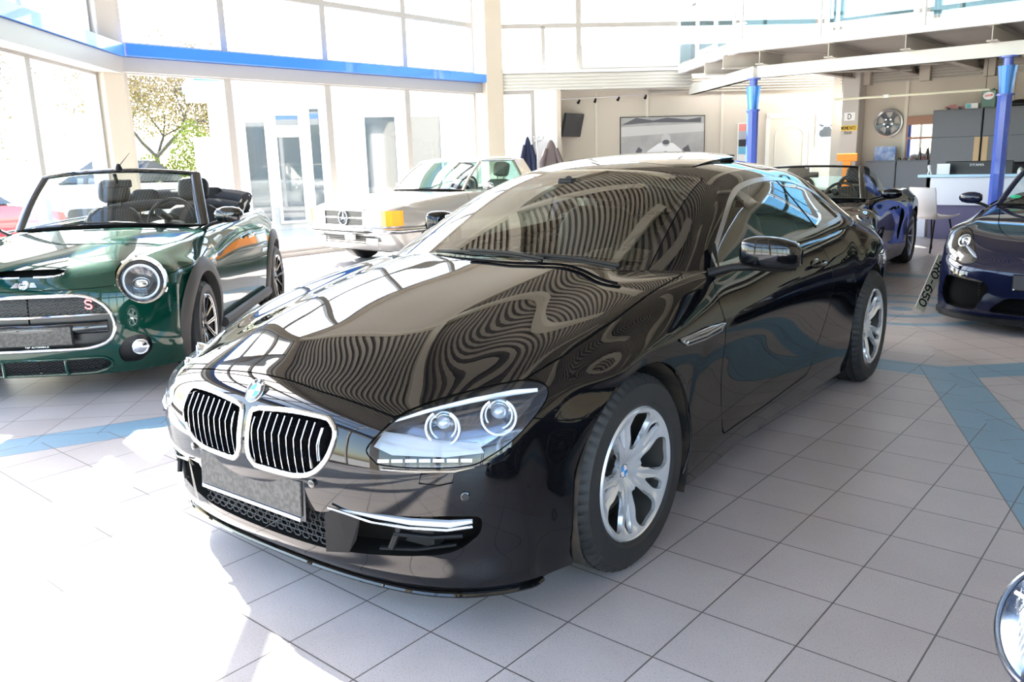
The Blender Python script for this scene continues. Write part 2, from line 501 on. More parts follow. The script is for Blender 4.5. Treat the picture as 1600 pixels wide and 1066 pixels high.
def make_wheel(car, x, y, z, side, R, rr, w, face, metal, steer=0., face_out=.0, label=None, disc=True, cap=None, capr=.034, barrel=None, n=96, name='wheel'):
    """face: (h(r,t), hole fn); the rim is the part, tyre / brake disc / hub cap its sub-parts"""
    h, hf = face
    fp = disc_patch(.0, rr-.010, h)
    reg, _ = fp.all.cut(hf)
    o = reg.build(name, [metal], car, thick=.016)
    # rim barrel and lip added to the same mesh
    bm = MB(); yo = w/2
    bm.lathe([(rr-.010, h(rr-.01, 0)), (rr-.004, h(rr-.01, 0)+.004), (rr+.006, yo*.86), (rr+.010, yo*.80), (rr+.004, yo*.70)], n, axis='y')
    bb = MB(); bb.lathe([(rr-.0105, h(rr-.01, 0)-.002), (rr-.013, yo*.45), (rr-.022, -yo*.2), (rr-.016, -yo*.85), (rr+.002, -yo*.9)], n, axis='y'); rb_ = bb.build('rim_barrel', mat('rim_barrel_dark', (.06, .055, .05), .45, .3), None, smooth=True, ang=.6)
    V0 = [tuple(v.co) for v in o.data.vertices]; F0 = [tuple(p.vertices) for p in o.data.polygons]
    me = o.data; b = MB(); b.add(V0, F0); 
    for v, f in ((bm.V, bm.F),): b.add(v, f)
    me2 = bpy.data.meshes.new(name); me2.from_pydata(b.V, [], b.F)
    me2.materials.append(metal); me2.polygons.foreach_set('use_smooth', [True]*len(b.F)); me2.update(); me2.set_sharp_from_angle(angle=.6)
    o.data = me2; bpy.data.meshes.remove(me)
    o.location = (x, y, z); o.rotation_euler = (0, 0, steer+(0 if side > 0 else PI)); rb_.parent = o
    if label: o['label'] = label
    tyre_mb(R, rr, w, n).build('tyre', RUB, o, smooth=True, ang=.5)
    if disc:
        d = MB(); d.lathe([(.075, -.005), (.160, -.005), (.160, -.022), (.075, -.022)], 40, axis='y', closed=True)
        d.lathe([(.0, .0), (.07, .0), (.078, -.03), (.078, -.05)], 32, axis='y')
        d.build('brake_disc', DISC, o, smooth=True, ang=.5)
        bs = MB(); bs.lathe([(rr-.028, -w*.10), (.05, -w*.10), (.05, -w*.30), (rr-.028, -w*.30)], 40, axis='y', closed=True); bs.build('brake_shield', mat('shield_dark', (.02, .017, .015), .8), o)
        c = MB(); c.prism([(.16*math.cos(a), .16*math.sin(a)) for a in np.linspace(.3, 1.2, 8)]+[(.09*math.cos(a), .09*math.sin(a)) for a in np.linspace(1.2, .3, 8)], -.065, .0, axis='y')
        c.build('brake_caliper', DULL, o)
    if cap:
        c = MB(); c.lathe([(.0001, h(0, 0)+.014), (capr*.8, h(0, 0)+.012), (capr, h(0, 0)+.006), (capr, h(0, 0)-.01)], 28, axis='y')
        c.build('hub_cap', cap, o, smooth=True, ang=.5)
    return o
def rounded_seat(name, parent, mats, x, y, z, w=.52, lean=.38, h=.62, T=None, head=True):
    """cushion, squab and headrest of one car seat; x forward"""
    base = MB()
    def pad(mb, cx, cy, cz, dx, dy, dz, tilt):
        n = 8; V = []; F = []
        P = []
        for i in range(n+1):
            for j in range(n*2):
                a = PI*i/n; b_ = 2*PI*j/(2*n)
                sx = math.copysign(abs(math.sin(a)*math.cos(b_))**.45, math.sin(a)*math.cos(b_)); sy = math.copysign(abs(math.sin(a)*math.sin(b_))**.45, math.sin(a)*math.sin(b_)); sz = math.copysign(abs(math.cos(a))**.55, math.cos(a))
                v = Matrix.Rotation(tilt, 4, 'Y') @ Vector((sx*dx, sy*dy, sz*dz)); V.append((cx+v.x, cy+v.y, cz+v.z))
        for i in range(n):
            for j in range(2*n): F.append((i*2*n+j, (i+1)*2*n+j, (i+1)*2*n+(j+1) % (2*n), i*2*n+(j+1) % (2*n)))
        mb.add(V, F)
    pad(base, x, y, z, .27, w/2, .08, -.12)
    bx = x-.24-math.sin(lean)*h/2; bz = z+.04+math.cos(lean)*h/2
    pad(base, bx, y, bz, .075, w/2*.95, h/2, -lean)
    o = base.build(name, mats, parent, smooth=True, ang=1.)
    if head:
        hd = MB(); hx = x-.24-math.sin(lean)*(h+.14); hz = z+.04+math.cos(lean)*(h+.14)
        pad(hd, hx, y, hz, .055, .13, .10, -lean)
        for s_ in (-1, 1): hd.tube([(hx+.03, y+s_*.06, hz-.16), (hx, y+s_*.06, hz)], .007, 6)
        hd.build('headrest', mats, o, smooth=True, ang=1.)
    return o
def steering_wheel(parent, x, y, z, tilt=.42, r=.185, m=None):
    mb = MB(); pts = []
    for k in range(36):
        a = 2*PI*k/36; v = Matrix.Rotation(-tilt, 4, 'Y') @ Vector((0, r*math.cos(a), r*math.sin(a))); pts.append((x+v.x, y+v.y, z+v.z))
    mb.tube(pts, .016, 8, closed=True)
    T = Matrix.Translation((x, y, z)) @ Matrix.Rotation(-tilt, 4, 'Y')
    mb.sphere((0.02, 0, 0), (.03, .07, .06), 14, 8, T)
    mb.box(.0, .02, -.17, .17, -.022, .022, T); mb.box(.0, .02, -.02, .02, -.17, 0, T)
    mb.tube([(0.02, 0, 0), (.3, 0, -.02)], .03, 10, T=T)
    return mb.build('steering_wheel', m or LEATHER, parent, smooth=True, ang=.7)
FONT = {
 'M': [[(0, 0), (0, 1), (.5, .35), (1, 1), (1, 0)]], 'I': [[(.5, 0), (.5, 1)]], 'N': [[(0, 0), (0, 1), (1, 0), (1, 1)]],
 'B': [[(0, 0), (0, 1), (.7, 1), (.9, .8), (.7, .52), (0, .52)], [(.7, .52), (1, .28), (.7, 0), (0, 0)]],
 'W': [[(0, 1), (.25, 0), (.5, .7), (.75, 0), (1, 1)]],
 'S': [[(1, .85), (.75, 1), (.25, 1), (0, .78), (.2, .55), (.8, .45), (1, .22), (.75, 0), (.25, 0), (0, .15)]],
 'R': [[(0, 0), (0, 1), (.75, 1), (1, .76), (.75, .5), (0, .5)], [(.5, .5), (1, 0)]], 'O': [[(.3, 0), (0, .3), (0, .7), (.3, 1), (.7, 1), (1, .7), (1, .3), (.7, 0), (.3, 0)]],
 'Q': [[(.3, 0), (0, .3), (0, .7), (.3, 1), (.7, 1), (1, .7), (1, .3), (.7, 0), (.3, 0)], [(.6, .3), (1, -.05)]],
 'D': [[(0, 0), (0, 1), (.6, 1), (1, .7), (1, .3), (.6, 0), (0, 0)]], 'E': [[(1, 1), (0, 1), (0, 0), (1, 0)], [(0, .5), (.8, .5)]], 'T': [[(0, 1), (1, 1)], [(.5, 1), (.5, 0)]],
 'A': [[(0, 0), (.5, 1), (1, 0)], [(.2, .38), (.8, .38)]], 'U': [[(0, 1), (0, .25), (.25, 0), (.75, 0), (1, .25), (1, 1)]], 'L': [[(0, 1), (0, 0), (.9, 0)]], 'C': [[(1, .8), (.7, 1), (.3, 1), (0, .7), (0, .3), (.3, 0), (.7, 0), (1, .2)]],
 'V': [[(0, 1), (.5, 0), (1, 1)]], 'F': [[(0, 0), (0, 1), (1, 1)], [(0, .52), (.8, .52)]], 'G': [[(1, .8), (.7, 1), (.3, 1), (0, .7), (0, .3), (.3, 0), (.8, 0), (1, .2), (1, .5), (.6, .5)]],
 'H': [[(0, 0), (0, 1)], [(1, 0), (1, 1)], [(0, .5), (1, .5)]], 'Y': [[(0, 1), (.5, .5), (1, 1)], [(.5, .5), (.5, 0)]], 'K': [[(0, 0), (0, 1)], [(1, 1), (0, .45), (1, 0)]], 'P': [[(0, 0), (0, 1), (.75, 1), (1, .76), (.75, .5), (0, .5)]], 'Z': [[(0, 1), (1, 1), (0, 0), (1, 0)]],
 '5': [[(.95, 1), (.1, 1), (.05, .55), (.65, .6), (1, .33), (.7, 0), (.2, 0), (0, .12)]], '6': [[(.9, .95), (.4, 1), (0, .6), (0, .25), (.3, 0), (.7, 0), (1, .28), (.7, .55), (.3, .55), (0, .35)]],
 '0': [[(.3, 0), (0, .25), (0, .75), (.3, 1), (.7, 1), (1, .75), (1, .25), (.7, 0), (.3, 0)]], '-': [[(.2, .5), (.8, .5)]], '&': [[(1, 0), (.2, .75), (.4, 1), (.65, .8), (0, .3), (.3, 0), (.6, .05), (1, .4)]], '.': [[(.4, 0), (.6, 0)]],
}
def text_mb(txt, h, T, w=None, th=.14, gap=.35, depth=.002, mb=None, asp=.6):
    """stroke lettering in the local x (right) / z (up) plane, facing -y"""
    mb = mb or MB(); w = w or h*asp; x = 0.
    for ch in txt:
        if ch == ' ': x += w*.8; continue
        ww = w*(.3 if ch in 'I.' else 1)
        for st in FONT.get(ch, FONT['I']):
            for (a, b), (c, d) in zip(st, st[1:]):
                p = Vector((x+a*ww, 0, b*h)); q = Vector((x+c*ww, 0, d*h)); u = q-p
                if u.length < 1e-6: continue
                u.normalize(); n = Vector((-u.z, 0, u.x))*h*th/2; p = p-u*h*th*.4; q = q+u*h*th*.4
                V = [p+n, p-n, q-n, q+n]; V = [tuple(v) for v in V]+[tuple(v+Vector((0, -depth, 0))) for v in V]
                mb.add(V, [(0, 1, 2, 3), (7, 6, 5, 4), (0, 4, 5, 1), (1, 5, 6, 2), (2, 6, 7, 3), (3, 7, 4, 0)], T)
        x += ww+w*gap
    return mb
def roundel(parent, r, T, name='emblem', lab=None):
    """blue and white quartered disc in a black ring with a bright rim; faces local +z of T"""
    mats = [mat('roundel_black', (.01, .01, .012), .2, coat=1.), mat('roundel_blue', (.03, .28, .72), .2, coat=1.), mat('roundel_white', (.85, .86, .88), .2, coat=1.), CHROME]
    mb = MB(); mb.cm = 3; mb.lathe([(r, 0), (r, .003), (r*.95, .0045), (r*.93, .003)], 40, T)
    mb.cm = 0; mb.lathe([(r*.93, .003), (r*.62, .0035)], 40, T)
    for q in range(4):
        mb.cm = 1 if q % 2 else 2; V = [(0, 0, .0036)]
        for k in range(9):
            a = PI/2*(q+k/8); V.append((r*.60*math.cos(a), r*.60*math.sin(a), .0036))
        mb.add(V, [tuple(range(10))], T)
    mb.cm = 3; mb.lathe([(r*.62, .0035), (r*.61, .0042), (r*.59, .0036)], 32, T)
    mb.cm = 2
    for ch, a in (('B', .75), ('M', 0.), ('W', -.75)):
        rr = r*.66; Tm = T @ Matrix.Rotation(a, 4, 'Z') @ Matrix.Translation((-r*.11, rr, .0036)) @ Matrix.Rotation(-PI/2, 4, 'X') @ Matrix.Rotation(PI, 4, 'X')
        text_mb(ch, r*.24, T @ Matrix.Rotation(a, 4, 'Z') @ Matrix.Translation((-r*.10, rr, .0045)) @ Matrix(((1, 0, 0, 0), (0, 0, 1, 0), (0, -1, 0, 0), (0, 0, 0, 1))), w=r*.2, th=.2, depth=.0004, mb=mb)
    o = mb.build(name, mats, parent, smooth=True, ang=.5)
    if lab: o['label'] = lab
    return o
# ================================================================ the black coupe
def lerp_tab(tab, x):
    tab = sorted(tab); xs = [t[0] for t in tab]
    return [float(np.interp(x, xs, [t[k] for t in tab])) for k in range(1, len(tab[0]))]
def smooth_tab(tab, x):
    tab = sorted(tab)
    xs = np.array([t[0] for t in tab]); ys = np.array([t[1] for t in tab]); g = np.gradient(ys, xs)
    i = int(np.clip(np.searchsorted(xs, x)-1, 0, len(xs)-2)); h = xs[i+1]-xs[i]; t = (x-xs[i])/h; t = min(max(t, 0), 1)
    return float((2*t**3-3*t*t+1)*ys[i]+(t**3-2*t*t+t)*h*g[i]+(-2*t**3+3*t*t)*ys[i+1]+(t**3-t*t)*h*g[i+1])

def side_net_rows(rows, crest_tab, ends, plan, sect, cols, arch=None):
    """complete rows: inner points given, side points from plan(x) + sect(z)"""
    return rows

def hero_net():
    W = [(-4.05, .62), (-3.9, .725), (-3.7, .805), (-3.3, .89), (-2.85, .938), (-2.3, .938), (-1.7, .926), (-1.1, .924), (-.5, .934), (0, .938), (.2, .934), (.34, .922), (.5, .895), (.62, .865)]
    S = [(.15, -.050), (.22, -.034), (.30, -.016), (.37, -.012), (.45, -.018), (.55, -.014), (.64, -.006), (.70, .000), (.75, .001), (.79, -.012), (.84, -.034), (.88, -.052), (.93, -.082), (1.02, -.13)]
    ys = lambda x, z: smooth_tab(W, x)+smooth_tab(S, z)
    crest = [(.42, .78, .742), (.30, .797, .785), (.12, .812, .835), (0, .815, .862), (-.3, .82, .912), (-.6, .828, .936), (-1.2, .835, .945), (-1.8, .84, .955), (-2.4, .845, .968), (-2.9, .80, .978), (-3.4, .70, .97), (-3.75, .63, .955), (-3.93, .58, .935)]
    R = []
    # nose rows: x across y, z across
    Yn = [0, .20, .40, .57, .69, .775, .835]
    X0 = [.885, .878, .853, .807, .742, .665, .575]
    def nose(dx, z, zc=None, ysc=1., arc=None, th=0., x0=None, yy=None):
        # z: list or scalar
        zz = [z]*7 if not isinstance(z, (list, tuple)) else list(z)
        xs = [a+dx for a in (x0 or X0)]
        pts = [(xs[k], (yy or Yn)[k], zz[k]) for k in range(7)]
        a = math.radians(th); xe, ze = .335*math.cos(a), .335+.335*math.sin(a)
        x6, y6, z6 = pts[6]
        for t in (.22, .45, .68, .86, 1.0):
            x = x6+(xe-x6)*t; zq = z6+(ze-z6)*t
            pts.append((x, y6+(ys(x, zq)-y6)*min(1, t*1.5), zq))
        R.append(pts)
    nose(-.095, .150, th=-33, x0=[.885, .882, .865, .83, .775, .70, .61])
    nose(-.055, .195, th=-26, x0=[.885, .882, .863, .82, .76, .685, .597])
    nose(-.040, .26, th=-17)
    nose(-.022, .33, th=-5)
    nose(-.004, .41, th=7)
    nose(.002, .49, th=18)
    nose(-.004, [.565, .565, .56, .555, .55, .55, .55], th=29)
    nose(-.022, [.630, .63, .622, .61, .602, .60, .60], th=39)
    R.append(None); R.pop()
    # slope up to the shut line, lamp height at the corner
    def free(pts7, th):
        a = math.radians(th); xe, ze = .335*math.cos(a), .335+.335*math.sin(a)
        pts = list(pts7); x6, y6, z6 = pts[6]
        for t in (.22, .45, .68, .86, 1.0):
            x = x6+(xe-x6)*t; zq = z6+(ze-z6)*t
            y_s = ys(x, zq); y = y6+(y_s-y6)*min(1, t*1.55) if t < .65 else y_s
            pts.append((x, y, zq))
        R.append(pts)
    free([(.832, 0, .684), (.826, .2, .683), (.805, .40, .668), (.755, .57, .652), (.685, .69, .645), (.600, .775, .648), (.515, .835, .648)], 49)
    free([(.772, 0, .722), (.768, .2, .720), (.748, .40, .704), (.690, .57, .690), (.600, .69, .688), (.505, .775, .695), (.425, .845, .690)], 58)
    free([(.695, 0, .752), (.692, .2, .749), (.670, .40, .733), (.600, .57, .722), (.495, .69, .725), (.405, .775, .738), (.335, .86, .722)], 68)
    # bonnet rows
    def bon(xc, zc, xs_, zdrop, th, crx):
        cx = crx; cy, cz = lerp_tab([(a, b, c) for a, b, c in crest], cx)
        Yb = [0, .20, .40, .55, .68, cy-.02, cy+.045]
        pts = []
        for k, y in enumerate(Yb):
            t = (y/cy)**1.7; x = xc+(cx-xc)*min(t, 1)
            zc_edge = cz-.004
            z = zc+(zc_edge-zc)*(min(y/cy, 1)**2.4)
            # raised centre: shallow valley outside the two bonnet creases
            z += .010*math.exp(-((y-.36)/.10)**2)-.007*math.exp(-((y-.56)/.08)**2)+.006*math.exp(-((y-cy+.04)/.05)**2)
            pts.append((x, y, z))
        pts[5] = (cx, cy-.02, cz); pts[6] = (cx-.005, cy+.047, cz-.045)
        if th is None: xe, ze = cx, .16
        else:
            a = math.radians(th); xe, ze = .335*math.cos(a), .335+.335*math.sin(a)
        x6, y6, z6 = pts[6]
        for t in ((.20, .42, .64, .84, 1.0) if th is None or th > 150 or th < -90 else (.22, .45, .68, .86, 1.0)):
            x = x6+(xe-x6)*t; zq = z6+(ze-z6)*t
            pts.append((x, ys(x, zq), zq))
        R.append(pts)
    bon(.56, .808, .40, 0, 79, .25)
    bon(.38, .852, .28, 0, 92, .12)
    bon(.18, .898, .12, 0, 107, -.02)
    bon(-.02, .938, -.04, 0, 124, -.17)
    bon(-.20, .968, -.2, 0, 146, -.33)
    bon(-.36, .990, -.4, 0, 172, -.50)
    bon(-.52, .985, -.6, 0, 212, -.66)
    def mid(xc, zc, th=None, cx=None, xe=None):
        cx = xc if cx is None else cx; cy, cz = lerp_tab([(a, b, c) for a, b, c in crest], cx)
        pts = [(xc+(cx-xc)*(y/.85)**2, y, zc+(cz-zc)*(y/cy)**2 if y < cy else cz) for y in (0, .20, .40, .55, .68)]
        pts += [(cx, cy-.02, cz), (cx, cy+.035, cz-.045)]
        if th is None: xe, ze = (cx if xe is None else xe), .16
        else:
            a = math.radians(th); xe, ze = -2.855+.335*math.cos(a), .335+.335*math.sin(a)
        x6, y6, z6 = pts[6]
        fr = (.20, .42, .64, .84, 1.0) if th is None else (.22, .45, .68, .86, 1.0)
        for t in fr:
            x = x6+(xe-x6)*t; zq = z6+(ze-z6)*t; pts.append((x, ys(x, zq), zq))
        R.append(pts)
    mid(-.85, .96, None, -.90); mid(-1.25, .95); mid(-1.65, .95); mid(-2.0, .955, None, -2.0, -2.05)
    mid(-2.25, .96, -32, -2.22); mid(-2.45, .97, 8, -2.42); mid(-2.65, .98, 42, -2.62); mid(-2.85, .985, 80, -2.83)
    mid(-3.05, .99, 112, -3.04); mid(-3.25, .995, 148, -3.22); mid(-3.5, 1.0, 205, -3.45)
    # tail
    def tail(x0, z, cy, dz6=0):
        pts = [(x0-.0*y, y, z) for y in (0, .2, .4)]+[(x0+.02, .50, z), (x0+.05, .575, z), (x0+.10, .645, z-.01+dz6), (x0+.17, .70, z-.04+dz6)]
        x6, y6, z6 = pts[6]; a = math.radians(215); xe, ze = -2.855+.335*math.cos(a), min(z6, .335+.335*math.sin(a)+(z-.2)*.25)
        for t in (.22, .45, .68, .86, 1.0):
            x = x6+(xe-x6)*t; zq = z6+(ze-z6)*t; pts.append((x, y6+(ys(x, zq)-y6)*min(1, t*1.5), zq))
        R.append(pts)
    tail(-3.78, .99, 0); tail(-3.93, .97, 0); tail(-3.985, .91, 0, .01); tail(-4.0, .78, 0, .02); tail(-4.0, .60, 0, .03); tail(-3.985, .42, 0, .03); tail(-3.93, .27, 0, .04); tail(-3.85, .2, 0, .04)
    return R

def hero_top():
    G = [
     [(-.26, 0, .955), (-.28, .25, .953), (-.35, .48, .947), (-.47, .66, .935), (-.555, .765, .925), (-.59, .80, .915), (-.63, .83, .90), (-.66, .84, .86)],
     [(-.47, 0, 1.062), (-.49, .24, 1.058), (-.555, .46, 1.048), (-.655, .63, 1.032), (-.735, .742, 1.02), (-.765, .785, .995), (-.80, .828, .935), (-.84, .84, .89)],
     [(-.70, 0, 1.172), (-.715, .23, 1.167), (-.77, .44, 1.152), (-.855, .595, 1.130), (-.93, .708, 1.112), (-.97, .765, 1.06), (-1.02, .832, .945), (-1.05, .843, .89)],
     [(-.93, 0, 1.265), (-.94, .22, 1.260), (-.985, .42, 1.243), (-1.055, .565, 1.218), (-1.125, .675, 1.192), (-1.17, .745, 1.12), (-1.24, .838, .952), (-1.26, .848, .895)],
     [(-1.14, 0, 1.328), (-1.15, .21, 1.323), (-1.19, .40, 1.305), (-1.25, .545, 1.276), (-1.315, .648, 1.242), (-1.36, .728, 1.155), (-1.44, .842, .956), (-1.46, .85, .90)],
     [(-1.38, 0, 1.366), (-1.385, .21, 1.361), (-1.41, .40, 1.342), (-1.45, .54, 1.308), (-1.50, .636, 1.268), (-1.53, .72, 1.172), (-1.62, .844, .96), (-1.64, .852, .90)],
     [(-1.72, 0, 1.380), (-1.72, .21, 1.375), (-1.73, .40, 1.355), (-1.74, .54, 1.318), (-1.76, .632, 1.276), (-1.78, .72, 1.175), (-1.83, .846, .966), (-1.84, .855, .91)],
     [(-2.06, 0, 1.366), (-2.06, .21, 1.361), (-2.05, .40, 1.340), (-2.04, .54, 1.302), (-2.03, .636, 1.256), (-2.03, .725, 1.158), (-2.06, .850, .975), (-2.06, .858, .92)],
     [(-2.36, 0, 1.336), (-2.36, .21, 1.332), (-2.34, .40, 1.315), (-2.32, .54, 1.285), (-2.29, .635, 1.245), (-2.28, .728, 1.135), (-2.29, .847, .985), (-2.29, .855, .93)],
     [(-2.66, 0, 1.275), (-2.65, .21, 1.271), (-2.63, .40, 1.255), (-2.60, .54, 1.228), (-2.56, .648, 1.185), (-2.54, .737, 1.095), (-2.53, .84, .99), (-2.53, .85, .94)],
     [(-2.94, 0, 1.190), (-2.93, .21, 1.187), (-2.91, .40, 1.173), (-2.88, .54, 1.148), (-2.84, .645, 1.112), (-2.81, .725, 1.05), (-2.79, .805, .985), (-2.79, .82, .93)],
     [(-3.18, 0, 1.095), (-3.17, .21, 1.092), (-3.15, .40, 1.08), (-3.12, .53, 1.06), (-3.08, .63, 1.03), (-3.06, .695, .995), (-3.04, .75, .955), (-3.04, .77, .91)],
     [(-3.40, 0, .985), (-3.39, .21, .982), (-3.37, .40, .975), (-3.34, .51, .965), (-3.30, .60, .95), (-3.28, .65, .935), (-3.26, .69, .91), (-3.26, .70, .87)]]
    return G
HPOS = (-.9243, -.2145); HRZ = math.radians(-86.83)
BLACK = mat('black_metallic_paint', (.0028, .0028, .0036), .5, 0., coat=1., spec=.0)
PLATE_BK = mat('blank_plate_film', (.04, .038, .036), .4, noise=(75, (.008, .008, .008), 1))
LEDW = mat('lamp_guide', (.7, .74, .82), .25, coat=1., emis=(.9, .95, 1.), es=.0)
YEL = mat('amber_marker', (.75, .62, .03), .2, coat=1., emis=(.9, .8, .05), es=.15)
MESHP = mat('grille_mesh', (.035, .035, .037), .5, .3)

def ring_tube(reg, name, m, parent, r, side=1, both=False, step=.012, lift=0., flat=1., n=8, idx=0, only=None):
    mb = MB(); Ls = reg.loops(); Ls = Ls[idx:idx+1]
    for L in Ls:
        P = along(reg, L, step)
        if only: P = [p for p in P if only(p)]
        if lift:
            c = Vector((1, .0, 0)) if lift == 'x' else None
        mb.tube(P, r, n, closed=only is None, flat=flat)
    if both:
        q = mirror_mb(mb); mb.add(q.V, q.F)
    elif side < 0: mb = mirror_mb(mb)
    return mb.build(name, m, parent, smooth=True, ang=1.2)
def gap_cut(reg, fn, w, seams):
    """panel inside fn>w, remainder fn<-w; the strip between becomes the dark joint"""
    ins, rest = reg.cut(lambda P, UV: fn(P, UV)-w)
    strip, rest = rest.cut(lambda P, UV: fn(P, UV)+w)
    seams.append(strip)
    return ins, rest

def hero_face():
    # ten broad spokes in five pairs
    big = rpoly([(-.014, .078), (.014, .078), (.066, .170), (.050, .208), (-.050, .208), (-.066, .170)], [.008, .008, .02, .02, .02, .02])
    slit = rpoly([(-.003, .105), (.003, .105), (.021, .176), (.015, .203), (-.015, .203), (-.021, .176)], [.003, .003, .01, .01, .01, .01])
    f1 = holes([big], 5, 0.2); f2 = holes([slit], 5, 0.2+PI/5)
    def h(r, t):
        y = .078+.030*min(1, r/.22)**1.5-.028*math.exp(-(r/.06)**2)
        a = (t-PI/2-.2) % (2*PI/10); d = abs(a-PI/10)/(PI/10)
        if .05 < r < .205: y -= .012*(1-abs(2*d-1))*min(1, (r-.05)/.06)*min(1, (.205-r)/.02)
        return y
    return h, lambda P, UV: np.minimum(f1(P, UV), f2(P, UV))

def build_hero():
    car = thing('coupe_car', 'black two-door coupe parked in the middle foreground with its nose to the left', 'car', (HPOS[0], HPOS[1], 0), HRZ)
    pt = Patch(hero_net(), 7, 7); body = pt.all
    P = BLACK; seams = []
    # wheel arches
    for cx in (0., -2.855):
        _, body = body.cut(lambda A, UV, cx=cx: np.where(A[:, 1] > .45, .392-np.hypot(A[:, 0]-cx, A[:, 2]-.335), -1.))
    # cabin opening
    _, body = body.cut(top_view(lambda X, Y: sdp([(-.60, -.9), (-.64, .45), (-.84, .765), (-1.5, .79), (-2.6, .785), (-2.95, .70), (-3.05, .5), (-3.05, -.9)], X, Y)))
    # headlight
    HL = [(-.2305, .600), (-.213, .567), (-.18, .556), (.0396, .556), (.101, .574), (.18, .613), (.241, .655), (.285, .690), (.302, .716), (.285, .735), (.221, .740), (.09, .724), (-.046, .703), (-.149, .672)]
    HL = cr(HL, 5)
    fHL = lambda A, UV: np.where((A[:, 0] > .2) & (A[:, 1] > .2) & (A[:, 2] > .45) & (A[:, 2] < .80), sdp(HL, (A[:, 1]-A[:, 0])*.7071, A[:, 2]), -1.)
    lamp, body = gap_cut(body, fHL, .002, seams)
    # grille openings
    KD = rpoly([(.022, .652), (.20, .668), (.352, .662), (.385, .628), (.368, .560), (.315, .500), (.24, .480), (.045, .480), (.020, .52)], [.02, .1, .05, .04, .06, .06, .06, .03, .03], 6)
    fK = lambda A, UV: np.where(A[:, 0] > .6, sdp(KD, A[:, 1], A[:, 2]), -1.)
    kid, body = body.cut(fK)
    LO = rpoly([(-.4, .235), (.30, .240), (.56, .268), (.70, .285), (.765, .345), (.775, .405), (.70, .412), (.375, .402), (.33, .375), (-.4, .375)], [0, .05, .05, .06, .05, .02, .02, .02, .03, 0], 5)
    low, body = body.cut(lambda A, UV: np.where(A[:, 0] > .4, sdp(LO, A[:, 1], A[:, 2]), -1.))
    # bonnet
    HD = [(.757, -.6), (.757, .05), (.767, .25), (.757, .40), (.742, .531), (.66, .60), (.52, .70), (.433, .746), (.358, .767), (.266, .790), (.12, .806), (-.005, .812), (-.191, .806), (-.40, .800), (-.555, .792), (-.575, .78), (-.50, .70), (-.375, .50), (-.30, .27), (-.275, .05), (-.272, -.6)]
    fH = lambda A, UV: np.where(A[:, 2] > .62, sdp(HD, A[:, 0], A[:, 1]), -1.)
    hood, body = gap_cut(body, fH, .0032, seams)
    # door
    DR = cr([(-.70, .93), (-.655, .88), (-.636, .826), (-.650, .745), (-.652, .578), (-.672, .40), (-.70, .275)], 4, False)
    DR += [np.array(p) for p in [(-1.2, .268), (-1.75, .285)]]+cr([(-1.80, .32), (-1.86, .40), (-1.98, .52), (-2.035, .64), (-2.03, .765), (-2.0, .867), (-1.93, .96), (-1.90, 1.02)], 4, False)+[np.array((-1.2, 1.02)), np.array((-.74, 1.0))]
    fD = lambda A, UV: np.where(A[:, 1] > .6, sdp(DR, A[:, 0], A[:, 2]), -1.)
    door, body = gap_cut(body, fD, .0028, seams)
    # bumper / wing joint
    fB = lambda A, UV: np.where(A[:, 0] > .2, -sdl([(.15, .60), (.30, .622), (.40, .632), (.495, .659), (.52, .68), (.56, 1.2)], A[:, 0], A[:, 2]), -1.)
    bump, body = gap_cut(body, fB, .0018, seams)
    # rear
    fR = lambda A, UV: np.where(A[:, 0] < -3.1, sdl([(-3.2, .1), (-3.22, .70), (-4.3, .72)], A[:, 0], A[:, 2])*-1, -1.)
    rbump, body = gap_cut(body, lambda A, UV: np.where(A[:, 0] < -3.1, .70-A[:, 2], -1.), .002, seams)
    trunk, body = gap_cut(body, lambda A, UV: sdp([(-3.42, -.5), (-3.42, .50), (-3.9, .52), (-4.3, .52), (-4.3, -.5)], A[:, 0], A[:, 1]), .002, seams)
    hood.build('bonnet', P, car, both=True, thick=.0)
    bump.build('front_bumper', P, car, both=True)
    rbump.build('rear_bumper', P, car, both=True)
    trunk.build('boot_lid', P, car, both=True)
    body.build('body_shell', P, car, both=True)
    sm = Region(pt, [f for s in seams for f in s.F]); sm.build('panel_joints', SEAM, car, side=1, off=-.004); sm.build('panel_joints', SEAM, car, side=-1, off=-.004)
    # roof and glass
    tp = Patch(hero_top(), 7, 7); top = tp.all
    _, top = top.cut(lambda A, UV: np.where(A[:, 2] < 1.06, .002-(A[:, 2]-.0), -1.))
    seams2 = []
    WS = lambda A, UV: np.minimum(np.minimum(4.0-UV[:, 0], 3.1-UV[:, 1]), UV[:, 0]-.05)
    ws, top = gap_cut(top, lambda A, UV: WS(A, UV)*.12, .002, seams2)
    RW = lambda A, UV: np.minimum(np.minimum(11.0-UV[:, 0], 3.1-UV[:, 1]), UV[:, 0]-8.3)
    rw, top = gap_cut(top, lambda A, UV: RW(A, UV)*.12, .002, seams2)
    DL = rpoly([(-.735, .925), (-.80, .985), (-1.016, 1.100), (-1.20, 1.190), (-1.36, 1.238), (-1.60, 1.262), (-1.88, 1.262), (-2.12, 1.240), (-2.34, 1.185), (-2.50, 1.10), (-2.555, 1.03), (-2.47, 1.002), (-2.2, .985), (-1.86, .966), (-1.3, .945)], [.02, .1, .1, .1, .1, .1, .1, .1, .1, .06, .03, .03, .1, .1, .1], 4)
    band, top = top.cut(lambda A, UV: np.where(A[:, 1] > .4, sdp(DL, A[:, 0], A[:, 2]), -1.))
    sg, band = band.cut(lambda A, UV: sdp(DL, A[:, 0], A[:, 2])-.020)
    # front and rear side glass split by the pillar line
    sgf, sgr = sg.cut(lambda A, UV: A[:, 0]-(-2.02-(A[:, 2]-.97)*-.55))
    sgp, sgr = sgr.cut(lambda A, UV: A[:, 0]-(-2.045-(A[:, 2]-.97)*-.55))
